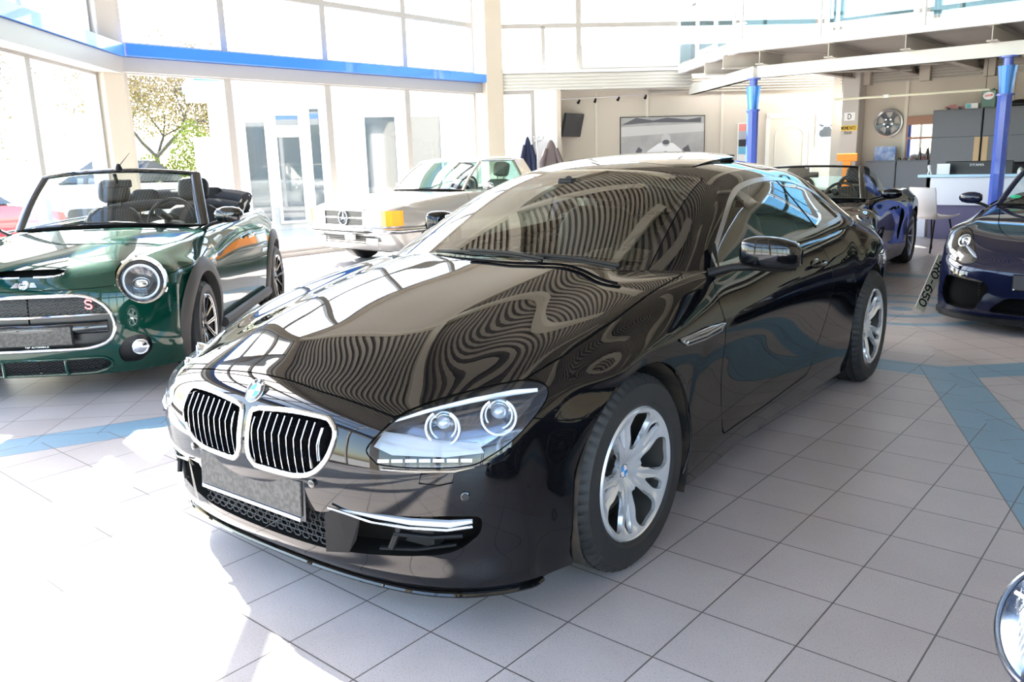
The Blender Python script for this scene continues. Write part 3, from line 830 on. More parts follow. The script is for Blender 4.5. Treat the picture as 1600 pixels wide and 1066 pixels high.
    SR = [(-1.30, -.6), (-1.30, .40), (-1.36, .46), (-1.86, .46), (-1.93, .40), (-1.93, -.6)]
    sr, top = gap_cut(top, lambda A, UV: np.where(A[:, 2] > 1.2, sdp(SR, A[:, 0], A[:, 1]), -1.), .003, seams2)
    top.build('roof', P, car, both=True)
    srp = sr.build('sunroof_panel', BLKGLOSS, car, both=True, thick=.012)
    srp.location = (.07, 0, -.004); srp.rotation_euler = (0, math.radians(2.2), 0)
    srp.location = (0.0, 0, 1.38*0+.012-.0); 
    # tilt about its front edge
    a = math.radians(2.4); fx, fz = -1.30, 1.35
    srp.location = (fx-(math.cos(a)*fx+math.sin(a)*fz), 0, fz-(-math.sin(a)*fx+math.cos(a)*fz)); srp.rotation_euler = (0, a, 0)
    bl = MB()
    for k in range(3): bl.tube([(-1.93+.0*y, y, 1.366+.013*k-.05*(y/.6)**2) for y in np.linspace(-.42, .42, 15)], .006, 6)
    bl.build('sunroof_louvre', DARK, car, smooth=True)
    Region(tp, [f for s in seams2 for f in s.F]).build('glazing_seal', SEAM, car, both=True, off=-.003)
    w_in, w_bd = ws.cut(lambda A, UV: np.minimum(np.minimum(3.86-UV[:, 0], 2.93-UV[:, 1]), UV[:, 0]-.28))
    w_in.build('windscreen', glass_mat('coated_windscreen', (.50, .52, .46), 1.85), car, both=True); w_bd.build('windscreen_border', BLKGLOSS, car, both=True)
    rw.build('rear_window', GLASSD, car, both=True)
    for s_, nm in ((1, 'side'), (-1, 'side')):
        band.build('window_trim', CHROMED, car, side=s_, off=.002, thick=.006)
        sgf.build('door_window', GLASSD, car, side=s_); sgr.build('quarter_window', GLASSD, car, side=s_); sgp.build('window_pillar', DULL, car, side=s_)
        d = door.build('door', P, car, side=s_)
        # handle
        hb = MB(); yh = .922
        hb.tube([(-1.72, .915, .832), (-1.75, .938, .834), (-1.80, .946, .836), (-1.86, .944, .838), (-1.90, .918, .838)], [.010, .012, .013, .012, .010], 8, flat=.8)
        (hb if s_ > 0 else mirror_mb(hb)).build('door_handle', P, d, smooth=True)
        hc = MB(); hc.sphere((-1.81, .906, .836), (.065, .012, .028), 18, 8)
        (hc if s_ > 0 else mirror_mb(hc)).build('handle_recess', BLKGLOSS, d, smooth=True)
        # exterior mirror
        mm = MB()
        secs = []
        # housing sections from inboard to outboard: (y, x centre, z centre, half x, half z)
        hs = [(.955, -.735, 1.012, .030, .040), (.972, -.738, 1.014, .052, .052), (1.01, -.742, 1.014, .062, .060), (1.06, -.750, 1.012, .062, .060), (1.11, -.762, 1.007, .056, .056), (1.148, -.776, 1.0, .044, .048), (1.165, -.786, .994, .022, .030)]
        n = 18; V = []; F = []
        for (y, x, z, hx, hz) in hs:
            for k in range(n):
                a = 2*PI*k/n; c, d_ = math.cos(a), math.sin(a)
                V.append((x+hx*math.copysign(abs(c)**.62, c), y, z+hz*math.copysign(abs(d_)**.55, d_)))
        for i in range(len(hs)-1):
            for k in range(n): F.append((i*n+k, i*n+(k+1) % n, (i+1)*n+(k+1) % n, (i+1)*n+k))
        F.append(tuple(range(n))[::-1]); F.append(tuple((len(hs)-1)*n+k for k in range(n)))
        F = [f[::-1] for f in F]
        mm.add(V, F); mm.M = [1 if sum(V[i][2] for i in f_)/len(f_) < .972 else 0 for f_ in F]
        o = (mm if s_ > 0 else mirror_mb(mm)).build('wing_mirror', [P, DARK], car, smooth=True, ang=1.)
        ft = MB()
        ft.tube([(-.70, .835, .925), (-.715, .87, .935), (-.73, .92, .950), (-.75, 1.00, .957), (-.762, 1.08, .955), (-.78, 1.150, .957)], [.030, .026, .022, .026, .026, .018], 10, flat=.7)
        ft.add([(-.66, .845, .92), (-.80, .838, .935), (-.84, .80, 1.03), (-.80, .795, 1.02), (-.72, .87, .94)], [(0, 1, 2, 3, 4), (4, 3, 2, 1, 0)])
        (ft if s_ > 0 else mirror_mb(ft)).build('mirror_foot', DARK, o, smooth=True, ang=1.)
        g = MB(); g.box(-.805, -.799, .975, 1.14, .968, 1.052, bev=.002)
        (g if s_ > 0 else mirror_mb(g)).build('mirror_glass', MIRROR, o)
        if s_ < 0:                                                    # the far mirror is folded in
            pv = Vector((-.74, -.865, 0)); o.matrix_basis = Matrix.Translation(pv+Vector((-.20, .0, .045))) @ Matrix.Rotation(math.radians(-66), 4, 'Z') @ Matrix.Translation(-pv)
        # side gill
        gl = MB(); gp = [(-.24, .9405, .757), (-.30, .941, .728), (-.45, .941, .722), (-.60, .938, .727), (-.632, .938, .745), (-.50, .941, .757)]
        gl.tube(gp, .0045, 6, closed=True); gl.tube([(-.29, .944, .742), (-.45, .946, .738), (-.60, .942, .744)], .006, 6)
        gl.tube([(-.27, .943, .752), (-.45, .945, .750), (-.60, .941, .752)], .004, 6)
        (gl if s_ > 0 else mirror_mb(gl)).build('side_gill', CHROMED, car, smooth=True)
        # headlight
        pk = lamp.pocket('headlight', mat('lamp_housing', (.11, .125, .16), .2, .7, coat=.6), car, .085, side=s_, shrink=.12, dirn=(-.72, -.5, -.02))
        lamp.build('lamp_cover', CLEAR, pk, side=s_, off=.0005)
        def put(mb, nm, m, lab=None):
            o2 = (mb if s_ > 0 else mirror_mb(mb)).build(nm, m, pk, smooth=True, ang=.8)
            if lab: o2['label'] = lab
            return o2
        for (cx, cy, cz, r) in ((.655, .635, .640, .052), (.535, .745, .660, .054)):
            ax = Vector((.80, .60, -.02)).normalized(); X = ax.cross(Vector((0, 0, 1))).normalized(); Z = X.cross(ax).normalized()
            T = Matrix((( X.x, Z.x, ax.x, cx), (X.y, Z.y, ax.y, cy), (X.z, Z.z, ax.z, cz), (0, 0, 0, 1)))
            q = MB(); n = 6
            arc = [(r*.92*math.cos(a)*(1 if abs(math.sin(a)) < .8 else 1), r*math.sin(a), .012) for a in np.linspace(PI/2+.5, PI/2+.5+2*PI-1.0, 26)]
            q.tube([tuple(T @ Vector(p)) for p in arc], .0036, 6)
            put(q, 'light_ring', LEDW)
            q = MB(); arc = [(r*.72*math.cos(a), r*.78*math.sin(a), -.01) for a in np.linspace(PI/2+.6, PI/2+.6+2*PI-1.2, 22)]
            q.tube([tuple(T @ Vector(p)) for p in arc], .003, 6); put(q, 'inner_light_ring', LEDW)
            q = MB(); q.lathe([(r*1.0, .004), (r*.80, -.02), (r*.62, -.045), (.0001, -.055)], 28, T); put(q, 'reflector_bowl', LAMPW)
            q = MB(); q.lathe([(.0001, -.018), (r*.25, -.020), (r*.42, -.03), (r*.48, -.045)], 24, T); put(q, 'projector_lens', mat('projector_glass', (.35, .40, .48), .05, .4, coat=1.))
        # white inner fillets and top light bar
        q = MB(); q.tube([(.735, .505, .655), (.67, .585, .683), (.56, .665, .700), (.46, .745, .712), (.41, .795, .715)], [.004, .006, .008, .009, .006], 8); put(q, 'brow_bar', LEDW)
        q = MB(); q.add([(.80, .50, .60), (.775, .545, .575), (.70, .68, .572), (.625, .76, .578), (.60, .72, .592), (.66, .62, .600), (.71, .55, .618), (.755, .50, .632)], [(0, 1, 2, 3, 4, 5, 6, 7)]); put(q, 'white_fillet', LAMPP)
        q = MB()
        for k in range(7):
            t = k/7.; a = Vector((.815, .525, .5655)).lerp(Vector((.665, .755, .567)), t+.01); b = Vector((.815, .525, .5655)).lerp(Vector((.665, .755, .567)), t+.125)
            q.tube([a, b], .0055, 6)
        put(q, 'indicator_strip', LEDW)
        q = MB(); q.tube([(.822, .545, .5475), (.775, .64, .5455), (.715, .725, .545), (.675, .765, .552)], [.004, .008, .008, .003], 8, flat=.6); put(q, 'lower_reflector', LAMPW)
        # kidney grille
        kd = kid.pocket('radiator_grille', DULL, car, .06, side=s_, shrink=.03, dirn=(-1, 0, 0))
        kr = ring_tube(kid, 'chrome_surround', CHROME, kd, .0095, side=s_, step=.010)
        for k in range(10):
            y = .052+k*.0322
            zt = .652-(.02 if k < 1 else 0)-max(0, (y-.33))*.9; zb = .492+max(0, (y-.28))*.9
            pts = []
            for z in np.linspace(zb, zt, 7):
                xs_ = .868+.014*math.sin(PI*(z-.44)/.24)-.11*(y**1.9)-max(0, z-.60)*.42
                pts.append((xs_, y, z))
            sl = MB(); V = []; F = []
            for (x, yy, z) in pts: V += [(x+.004, yy-.0022, z), (x+.004, yy+.0022, z), (x-.045, yy+.005, z), (x-.045, yy-.005, z)]
            for i in range(6):
                for j in range(4): F.append((i*4+j, i*4+(j+1) % 4, i*4+4+(j+1) % 4, i*4+4+j))
            F += [(3, 2, 1, 0), (24, 25, 26, 27)]
            sl.add(V, F)
            sl.cm = 1; V = []; F = []
            for (x, yy, z) in pts: V += [(x+.008, yy-.0018, z), (x+.008, yy+.0018, z), (x+.002, yy+.0026, z), (x+.002, yy-.0026, z)]
            for i in range(6):
                for j in range(4): F.append((i*4+j, i*4+(j+1) % 4, i*4+4+(j+1) % 4, i*4+4+j))
            sl.add(V, F+[(3, 2, 1, 0), (24, 25, 26, 27)])
            (sl if s_ > 0 else mirror_mb(sl)).build('grille_bar', [BLKGLOSS, CHROME], kd)
        # parking sensors, washer cover, side marker
        T = Matrix.Translation((.699, .747, .471)) @ Matrix.Rotation(.72, 4, 'Z') @ Matrix.Rotation(PI/2, 4, 'Y')
        q = MB(); q.lathe([(.013, .0), (.013, .004), (.0105, .005), (.010, .002)], 20, T); q.disc(.010, .003, 20, T)
        (q if s_ > 0 else mirror_mb(q)).build('parking_sensor', BLKGLOSS, car, smooth=True, ang=.5)
        T = Matrix.Translation((.874, .305, .470)) @ Matrix.Rotation(.12, 4, 'Z') @ Matrix.Rotation(PI/2, 4, 'Y')
        q = MB(); q.lathe([(.012, -.01), (.012, .003), (.010, .004), (.0, .004)], 20, T)
        (q if s_ > 0 else mirror_mb(q)).build('parking_sensor', BLKGLOSS, car, smooth=True, ang=.5)
        q = MB(); q.tube([(.776, .645, .512), (.772, .65, .538), (.735, .70, .543), (.716, .725, .540), (.722, .722, .512), (.745, .69, .506)], .0014, 5, closed=True)
        (q if s_ > 0 else mirror_mb(q)).build('washer_cover', SEAM, car, smooth=True)
        # lower side intake furniture
        q = MB(); Lq = [(.853, .372, .398), (.815, .50, .392), (.775, .60, .385), (.722, .70, .383), (.688, .755, .392)]
        q.tube([(x-.006, y, z) for x, y, z in Lq], [.004, .010, .013, .014, .008], 8, flat=.8)
        fog = (q if s_ > 0 else mirror_mb(q)).build('fog_lamp', LAMPP, car, smooth=True)
        q = MB(); q.tube([(.866, .36, .405), (.823, .50, .378), (.783, .60, .370), (.729, .70, .368), (.690, .762, .380)], .0045, 8)
        (q if s_ > 0 else mirror_mb(q)).build('chrome_blade', CHROME, fog, smooth=True)
        q = MB(); q.tube([(.79, .55, .345), (.74, .645, .338), (.69, .725, .345)], .012, 8, flat=.6)
        q.tube([(.80, .50, .29), (.75, .60, .292), (.69, .70, .31)], .010, 8, flat=.5); q.tube([(.775, .565, .372), (.80, .545, .30)], .010, 6)
        (q if s_ > 0 else mirror_mb(q)).build('intake_blade', DARK, fog, smooth=True)
        q = MB(); q.add([(.868, .345, .385), (.852, .385, .400), (.815, .445, .392), (.835, .40, .26), (.862, .33, .255), (.82, .42, .30)], [(0, 4, 3, 1), (1, 3, 5, 2), (2, 5, 3, 1), (1, 3, 4, 0)])
        (q if s_ > 0 else mirror_mb(q)).build('intake_divider', DARK, car)
        q = MB(); q.add([(.520, .846, .645), (.470, .868, .648), (.455, .872, .618), (.505, .852, .612)], [(3, 2, 1, 0), (0, 1, 2, 3)])
    pk = low.pocket('lower_intake', DULL, car, .09, both=True, shrink=.02, dirn=(-1, 0, .1))
    q = MB()
    for r_ in range(7):
        z = .262+.018*r_
        for k in range(17):
            y = -.32+.04*k+(.02 if r_ % 2 else 0)
            if abs(y) > .345: continue
            x = .835-.1*y*y
            pts = [(x, y-.017, z), (x, y-.009, z+.009), (x, y+.009, z+.009), (x, y+.017, z), (x, y+.009, z-.009), (x, y-.009, z-.009)]
            q.tube(pts, .0024, 4, closed=True)
    q.build('intake_mesh', MESHP, pk)
    # number plate carrier
    q = MB(); q.box(.862, .882, -.268, .268, .338, .476, bev=.004); np_ = q.build('number_plate_holder', BLKGLOSS, car, smooth=True, ang=.5)
    q = MB(); q.box(.880, .888, -.258, .258, .355, .466, bev=.002)
    pl = q.build('number_plate', PLATE_BK, np_); pl['label'] = 'dark dull plate blank with no registration'
    q = MB(); q.box(.880, .890, -.255, .255, .340, .352, bev=.001); q.build('plate_strip', CHROMED, np_)
    np_.rotation_euler = (0, -.06, 0); np_.location = (.022, 0, -.052)
    # badge
    ax = Vector((.80, 0, .60)).normalized(); X = Vector((0, 1, 0)); Y = ax.cross(X).normalized()
    T = Matrix(((X.x, Y.x, ax.x, .822), (X.y, Y.y, ax.y, 0), (X.z, Y.z, ax.z, .696), (0, 0, 0, 1)))
    roundel(car, .041, T)
    # wipers and cowl
    for pts in ([(-.33, .30, .990), (-.34, .12, 1.004), (-.35, -.10, 1.006), (-.38, -.30, .999)], [(-.36, .62, .975), (-.37, .45, .992), (-.345, .25, 1.002), (-.34, .08, 1.004)]):
        q = MB(); q.tube(cr(pts, 4, False), .007, 6); q.tube([(x+.01, y+.02, z+.012) for x, y, z in pts[:3]], .010, 6, flat=.6); q.build('windscreen_wiper', DARK, car, smooth=True)
    q = MB(); q.add([(-.245, 0, .94), (-.30, .35, .935), (-.42, .6, .925), (-.60, .80, .905), (-.75, .8, .88), (-.6, .4, .90), (-.5, 0, .90)], [(0, 1, 2, 3, 4, 5, 6)])
    m2 = mirror_mb(q); q.add(m2.V, m2.F); q.build('cowl_panel', DULL, car)
    # underbody, wells
    q = MB()
    q.box(-2.4, -.44, -.86, .86, .17, .30); q.box(-3.3, -2.4, -.52, .52, .2, .45); q.box(-3.8, -3.3, -.55, .55, .25, .5); q.box(-.30, .30, -.56, .56, .17, .5); q.box(.30, .70, -.62, .62, .18, .40)
    q.build('underbody', WELL, car)
    for cx in (0., -2.855):
        for s_ in (1, -1):
            V = []; F = []; n = 20; R_ = .388
            for k in range(n+1):
                a = math.radians(-28)+math.radians(236)*k/n
                x, z = cx+R_*math.cos(a), .335+R_*math.sin(a); V += [(x, s_*.915, z), (x, s_*.55, z)]
            for k in range(n): F.append((2*k, 2*k+1, 2*k+3, 2*k+2) if s_ > 0 else (2*k+2, 2*k+3, 2*k+1, 2*k))
            F.append(tuple(2*k+1 for k in range(n+1)))
            mesh_obj('wheel_well', V, F, RUST, car, smooth=True, ang=.5)
    # chin spoiler and wheel-arch lips
    net = hero_net(); q = MB(); pts = [Vector(p) for p in net[0][:8]]; pts = [Vector((p.x+.008, p.y, p.z-.004)) for p in pts]
    pts = [Vector(tuple(p)) for p in cr([tuple(p) for p in pts], 4, False)]; pts = [Vector((p.x, -p.y, p.z)) for p in pts[::-1]][:-1]+pts
    q.tube(pts, .011, 8, flat=.8); q.build('chin_spoiler', P, car, smooth=True)
    Wt = [(-4.05, .62), (-3.9, .725), (-3.7, .805), (-3.3, .89), (-2.85, .938), (-2.3, .938), (-1.7, .926), (-1.1, .924), (-.5, .934), (0, .938), (.2, .934), (.34, .922), (.5, .895)]
    St = [(.15, -.050), (.22, -.034), (.30, -.016), (.37, -.012), (.45, -.018), (.55, -.014), (.64, -.006), (.70, .000), (.75, .001)]
    for cx in (0., -2.855):
        q = MB(); q.tube([(cx+.391*math.cos(a), smooth_tab(Wt, cx+.391*math.cos(a))+smooth_tab(St, .335+.391*math.sin(a))-.006, .335+.391*math.sin(a)) for a in np.linspace(math.radians(-12), math.radians(198), 40)], .0065, 6)
        q.build('arch_lip', P, car, smooth=True); mirror_mb(q).build('arch_lip', P, car, smooth=True)
    # interior
    q = MB(); q.box(-3.0, -.55, -.74, .74, .30, .34); q.box(-3.2, -2.95, -.7, .7, .3, .93); q.box(-1.9, -.6, -.78, -.70, .3, .88); q.box(-1.9, -.6, .70, .78, .3, .88); q.box(-2.95, -1.9, -.76, -.66, .3, .92); q.box(-2.95, -1.9, .66, .76, .3, .92)
    q.box(-1.5, -.8, -.12, .12, .3, .62, bev=.03); q.build('cabin_tub', LEATHER, car)
    q = MB(); q.prism([(-.40, .93), (-.72, .955), (-.92, .94), (-.98, .86), (-.95, .60), (-.5, .55)], -.73, .73, axis='y'); q.sphere((-.86, .36, .94), (.14, .20, .05), 18, 8)
    q.build('dashboard', mat('dash_soft', (.03, .028, .026), .6), car, smooth=True, ang=.5)
    for y in (.37, -.37): rounded_seat('front_seat', car, LEATHER, -1.45, y, .50, .52, .36, .60)
    for y in (.34, -.34): rounded_seat('rear_seat', car, LEATHER, -2.15, y, .55, .52, .45, .45)
    steering_wheel(car, -1.08, .37, .88)
    q = MB(); q.box(-1.06, -1.035, -.12, .12, 1.195, 1.255, bev=.012); q.tube([(-1.04, 0, 1.24), (-.98, 0, 1.285)], .02, 8); q.box(-1.03, -.95, -.045, .045, 1.23, 1.29, bev=.01)
    q.build('rear_view_mirror', DARK, car, smooth=True, ang=.6)
    q = MB()
    V = []; F = []
    # roof lining
    nu = 12
    for i in range(nu+1):
        t = i/nu; x = -1.25-1.1*t
        for j in range(9): y = -.56+.14*j; V.append((x, y, 1.33-.09*(y/.56)**2-.12*(2*t-1)**2*.5))
    for i in range(nu):
        for j in range(8): F.append((i*9+j, (i+1)*9+j, (i+1)*9+j+1, i*9+j+1))
    mesh_obj('headlining', V, F, mat('headlining_cloth', (.25, .24, .22), .9), car)
    # wheels
    face = hero_face(); T0 = Matrix.Translation((0, 0, 0))
    for cx, cy, st in ((0., .800, -.022), (-2.855, .835, 0.)):
        for s_ in (1, -1):
            w = make_wheel(car, cx, s_*cy, .339, s_, .339, .2286, .236, face, ALLOY, steer=st if cx == 0 else 0.)
            h0 = face[0](0, 0)
            T = Matrix.Translation((0, h0+.002, 0)) @ Matrix.Rotation(-PI/2, 4, 'X')
            roundel(w, .035, T, 'hub_cap')
            q = MB()
            for k in range(5):
                a = 2*PI*k/5+.2+PI/2+PI/5; q.lathe([(.0001, h0-.001), (.008, h0-.001), (.009, h0-.02)], 6, Matrix.Translation((.056*math.cos(a), 0, .056*math.sin(a))), axis='y')
            q.build('wheel_bolts', DISC, w, smooth=True, ang=.4)
    return car
build_hero()
# ================================================================ nets for the other cars
def car_net(sp):
    ys = lambda x, z: smooth_tab(sp['W'], x)+smooth_tab(sp['S'], z)
    R0 = sp['R0']; wz = sp['wz']; wb = sp['wb']; Yn = sp['Yn']; X0 = sp['X0']; crest = sp['crest']; R = []
    arc = lambda th, c=0.: (c+R0*math.cos(math.radians(th)), wz+R0*math.sin(math.radians(th)))
    def side(pts, xe, ze, fr, blend=True):
        x6, y6, z6 = pts[6]
        for t in fr:
            x = x6+(xe-x6)*t; z = z6+(ze-z6)*t; y = ys(x, z)
            if blend: y = y6+(y-y6)*min(1, t*1.6)
            pts.append((x, y, z))
        R.append(pts)
    FR = (.22, .45, .68, .86, 1.0)
    for dx, z, th in sp['nose']:
        side([(X0[k]+dx, Yn[k], z if not isinstance(z, list) else z[k]) for k in range(7)], *arc(th), FR)
    for xs, zs, th in sp['free']: side([(xs[k], Yn[k], zs[k]) for k in range(7)], *arc(th), FR)
    dome = sp.get('dome', 2.4)
    def top7(xc, zc, cx, back=False):
        cy, cz = lerp_tab(crest, cx); yy = [0, cy*.24, cy*.48, cy*.67, cy*.84]
        pts = [(xc+(cx-xc)*(y/cy)**1.7, y, zc+(cz-zc)*(y/cy)**dome) for y in yy]
        pts += [(cx, cy-.015, cz), (cx-.003, cy+.038, cz-.042)]
        return pts
    for xc, zc, cx, th in sp['bon']: side(top7(xc, zc, cx), *arc(th), FR, False)
    for xc, zc, cx, th in sp['mid']:
        p = top7(xc, zc, cx)
        if th is None: side(p, cx, sp.get('sill', .17), (.20, .42, .64, .84, 1.0), False)
        else: side(p, *arc(th, -wb), FR, False)
    for x0, z, s_ in sp['tail']:
        yt = [y*s_ for y in sp['Yt']]; xt = sp['Xt']
        p = [(x0+xt[k], yt[k], z-(.03 if k == 6 else 0)) for k in range(7)]
        th = 205 if z > .5 else 212+(.5-z)*30
        side(p, *arc(th, -wb), FR)
    return R
def car_body(car, sp, paint, su=5, arch_trim=None):
    """cuts wheel openings and cabin; returns the patch, remaining region and the joints list"""
    pt = Patch(car_net(sp), su, su); body = pt.all
    for cx in (0., -sp['wb']):
        _, body = body.cut(lambda A, UV, cx=cx: np.where(A[:, 1] > .4, sp['RA']-np.hypot(A[:, 0]-cx, A[:, 2]-sp['wz']-sp.get('dza', 0)), -1.))
    _, body = body.cut(top_view(lambda X, Y: sdp(sp['hole'], X, Y)))
    return pt, body, []
def wells(car, sp, yo, m=WELL):
    for cx in (0., -sp['wb']):
        for s_ in (1, -1):
            V = []; F = []; n = 16; R_ = sp['RA']-.004
            for k in range(n+1):
                a = math.radians(-25)+math.radians(230)*k/n
                x, z = cx+R_*math.cos(a), sp['wz']+sp.get('dza', 0)+R_*math.sin(a); V += [(x, s_*yo, z), (x, s_*(yo-.34), z)]
            for k in range(n): F.append((2*k, 2*k+1, 2*k+3, 2*k+2) if s_ > 0 else (2*k+2, 2*k+3, 2*k+1, 2*k))
            F.append(tuple(2*k+1 for k in range(n+1)))
            mesh_obj('wheel_well', V, F, m, car, smooth=True, ang=.5)
def screen(car, base, top, hdr, frame_m, glass_m, fw=.035, rows=8, name='windscreen', nx=12):
    """raked curved windscreen from (x,y,z) outer base/top corners and centre points"""
    (bx, by, bz, bxc, bzc), (tx, ty, tz, txc, tzc) = base, top
    S = []; UV = []
    for i in range(rows+1):
        t = i/rows; r_ = []; uv = []
        for j in range(nx*2+1):
            s_ = j/nx-1; q = s_*s_
            xb = bxc+(bx-bxc)*q; zb = bzc+(bz-bzc)*q; xt = txc+(tx-txc)*q; zt = tzc+(tz-tzc)*q
            bow = .02*math.sin(PI*t)
            r_.append((xb+(xt-xb)*t+bow*.6, s_*(by+(ty-by)*t), zb+(zt-zb)*t+bow)); uv.append((t, s_))
        S.append(r_); UV.append(uv)
    g = Grid(S, UV); reg = g.all
    o = reg.build(name, glass_m, car)
    S = np.array(S); q = MB()
    side = lambda j: [tuple(S[i, j]) for i in range(rows+1)]
    q.tube(side(0), fw, 8, flat=.55); q.tube(side(-1), fw, 8, flat=.55)
    q.tube([tuple(p) for p in S[-1]], hdr, 8, flat=.6)
    q.build('screen_frame', frame_m, o, smooth=True, ang=1.)
    q = MB(); q.tube([tuple(p) for p in S[0]], .014, 6); q.build('screen_base_seal', DULL, o, smooth=True)
    return o, S
def mirror_pair(car, x, y, z, m, hx=.06, hz=.055, ln=.19, foot=DARK, arm=None, sides=(1, -1), tilt=.0):
    for s_ in sides:
        hs = [(0, .5), (.12, .82), (.35, 1.), (.65, .97), (.88, .75), (1, .35)]; n = 14; V = []; F = []
        for t, k_ in hs:
            for k in range(n):
                a = 2*PI*k/n; c, d_ = math.cos(a), math.sin(a)
                V.append((x-.03*t+hx*k_*math.copysign(abs(c)**.75, c), y+ln*t, z+tilt*t+hz*k_*math.copysign(abs(d_)**.75, d_)))
        for i in range(len(hs)-1):
            for k in range(n): F.append((i*n+(k+1) % n, i*n+k, (i+1)*n+k, (i+1)*n+(k+1) % n))
        F.append(tuple(range(n))); F.append(tuple((len(hs)-1)*n+k for k in range(n))[::-1])
        q = MB(); q.add(V, F); o = (q if s_ > 0 else mirror_mb(q)).build('wing_mirror', m, car, smooth=True, ang=1.)
        q = MB(); q.tube([(x+.02, y-.10, z-.10), (x+.01, y-.02, z-.06), (x, y+.06, z-hz*.7)], [.022, .018, .02], 8, flat=.7); (q if s_ > 0 else mirror_mb(q)).build('mirror_foot', foot, o, smooth=True)
        q = MB(); q.box(x-hx*1.02-.004, x-hx*.98, y+ln*.15, y+ln*.85, z-hz*.6, z+hz*.6+tilt*.5, bev=.002); (q if s_ > 0 else mirror_mb(q)).build('mirror_glass', MIRROR, o)
def spokes_face(n, inner, outer, wi, wo, phase=0., dish=.07, r0=.08, pairs=False, gap=.004, rim=.22, crown=.0):
    """straight spokes: holes are the sectors between them"""
    def h(r, t): return dish+.028*min(1, r/rim)**2-.03*math.exp(-(r/.05)**2)
    def fn(P, UV):
        x, y = UV[:, 0], UV[:, 1]; r = np.hypot(x, y); d = np.full(len(x), 1e9)
        best = np.full(len(x), -1e9)
        for k in range(n):
            a = 2*PI*k/n+phase; u = x*math.cos(a)+y*math.sin(a); w = -x*math.sin(a)+y*math.cos(a)
            wd = wi+(wo-wi)*np.clip((u-inner)/(outer-inner), 0, 1)
            if pairs: v = np.where(u > 0, wd-np.abs(np.abs(w)-gap*(1+u*14)), -1.)
            else: v = np.where(u > 0, wd-np.abs(w), -1.)
            best = np.maximum(best, v)
        best = np.maximum(best, inner-r); best = np.maximum(best, r-outer)
        return best
    return h, fn
def plate(car, x, z, w, h, m, hold=DARK, rx=0., name='number_plate', zc=None):
    q = MB(); q.box(x-.012, x, -w/2-.008, w/2+.008, z-h/2-.008, z+h/2+.008, bev=.003); o = q.build('plate_holder', hold, car)
    q = MB(); q.box(x, x+.006, -w/2, w/2, z-h/2, z+h/2, bev=.002); q.build(name, m, o); return o
def lamp_disc(parent, T, r, names=('headlight',), m=None, ring=CHROME, rw=.02, deep=.05, cover=CLEAR, inner=True, sy=1., bulb=None):
    q = MB(); q.lathe([(r+rw, -.012), (r+rw*.7, .010), (r+rw*.25, .014), (r, .004)], 44, T); o = q.build(names[0], ring, parent, smooth=True, ang=1.2)
    q = MB(); q.lathe([(r, .004), (r*.9, -.02), (r*.6, -deep*.8), (r*.2, -deep), (.0001, -deep)], 36, T); q.build('reflector', m or LAMPW, o, smooth=True)
    if bulb: q = MB(); q.lathe([(.0001, -.002), (bulb*.6, -.006), (bulb, -.02), (bulb*1.05, -deep)], 24, T); q.build('projector_lens', bulb_m, o, smooth=True)
    q = MB(); q.lathe([(r, .004), (r*.8, .016), (r*.4, .024), (.0001, .026)], 36, T); q.build('lamp_cover', cover, o, smooth=True)
    return o
bulb_m = mat('projector_glass', (.35, .40, .48), .05, .4, coat=1.)
def frame_on(ax, c, up=(0, 0, 1)):
    ax = Vector(ax).normalized(); X = Vector(up).cross(ax).normalized(); Y = ax.cross(X).normalized()
    return Matrix(((X.x, Y.x, ax.x, c[0]), (X.y, Y.y, ax.y, c[1]), (X.z, Y.z, ax.z, c[2]), (0, 0, 0, 1)))
def tub(car, x0, x1, w, z0, z1, m=LEATHER):
    q = MB(); q.box(x0, x1, -w, w, z0, z0+.04); q.box(x0, x0+.04, -w, w, z0, z1); q.box(x1-.04, x1, -w, w, z0, z1); q.box(x0, x1, w-.05, w, z0, z1, bev=.0); q.box(x0, x1, -w, -w+.05, z0, z1)
    return q.build('cabin_tub', m, car)

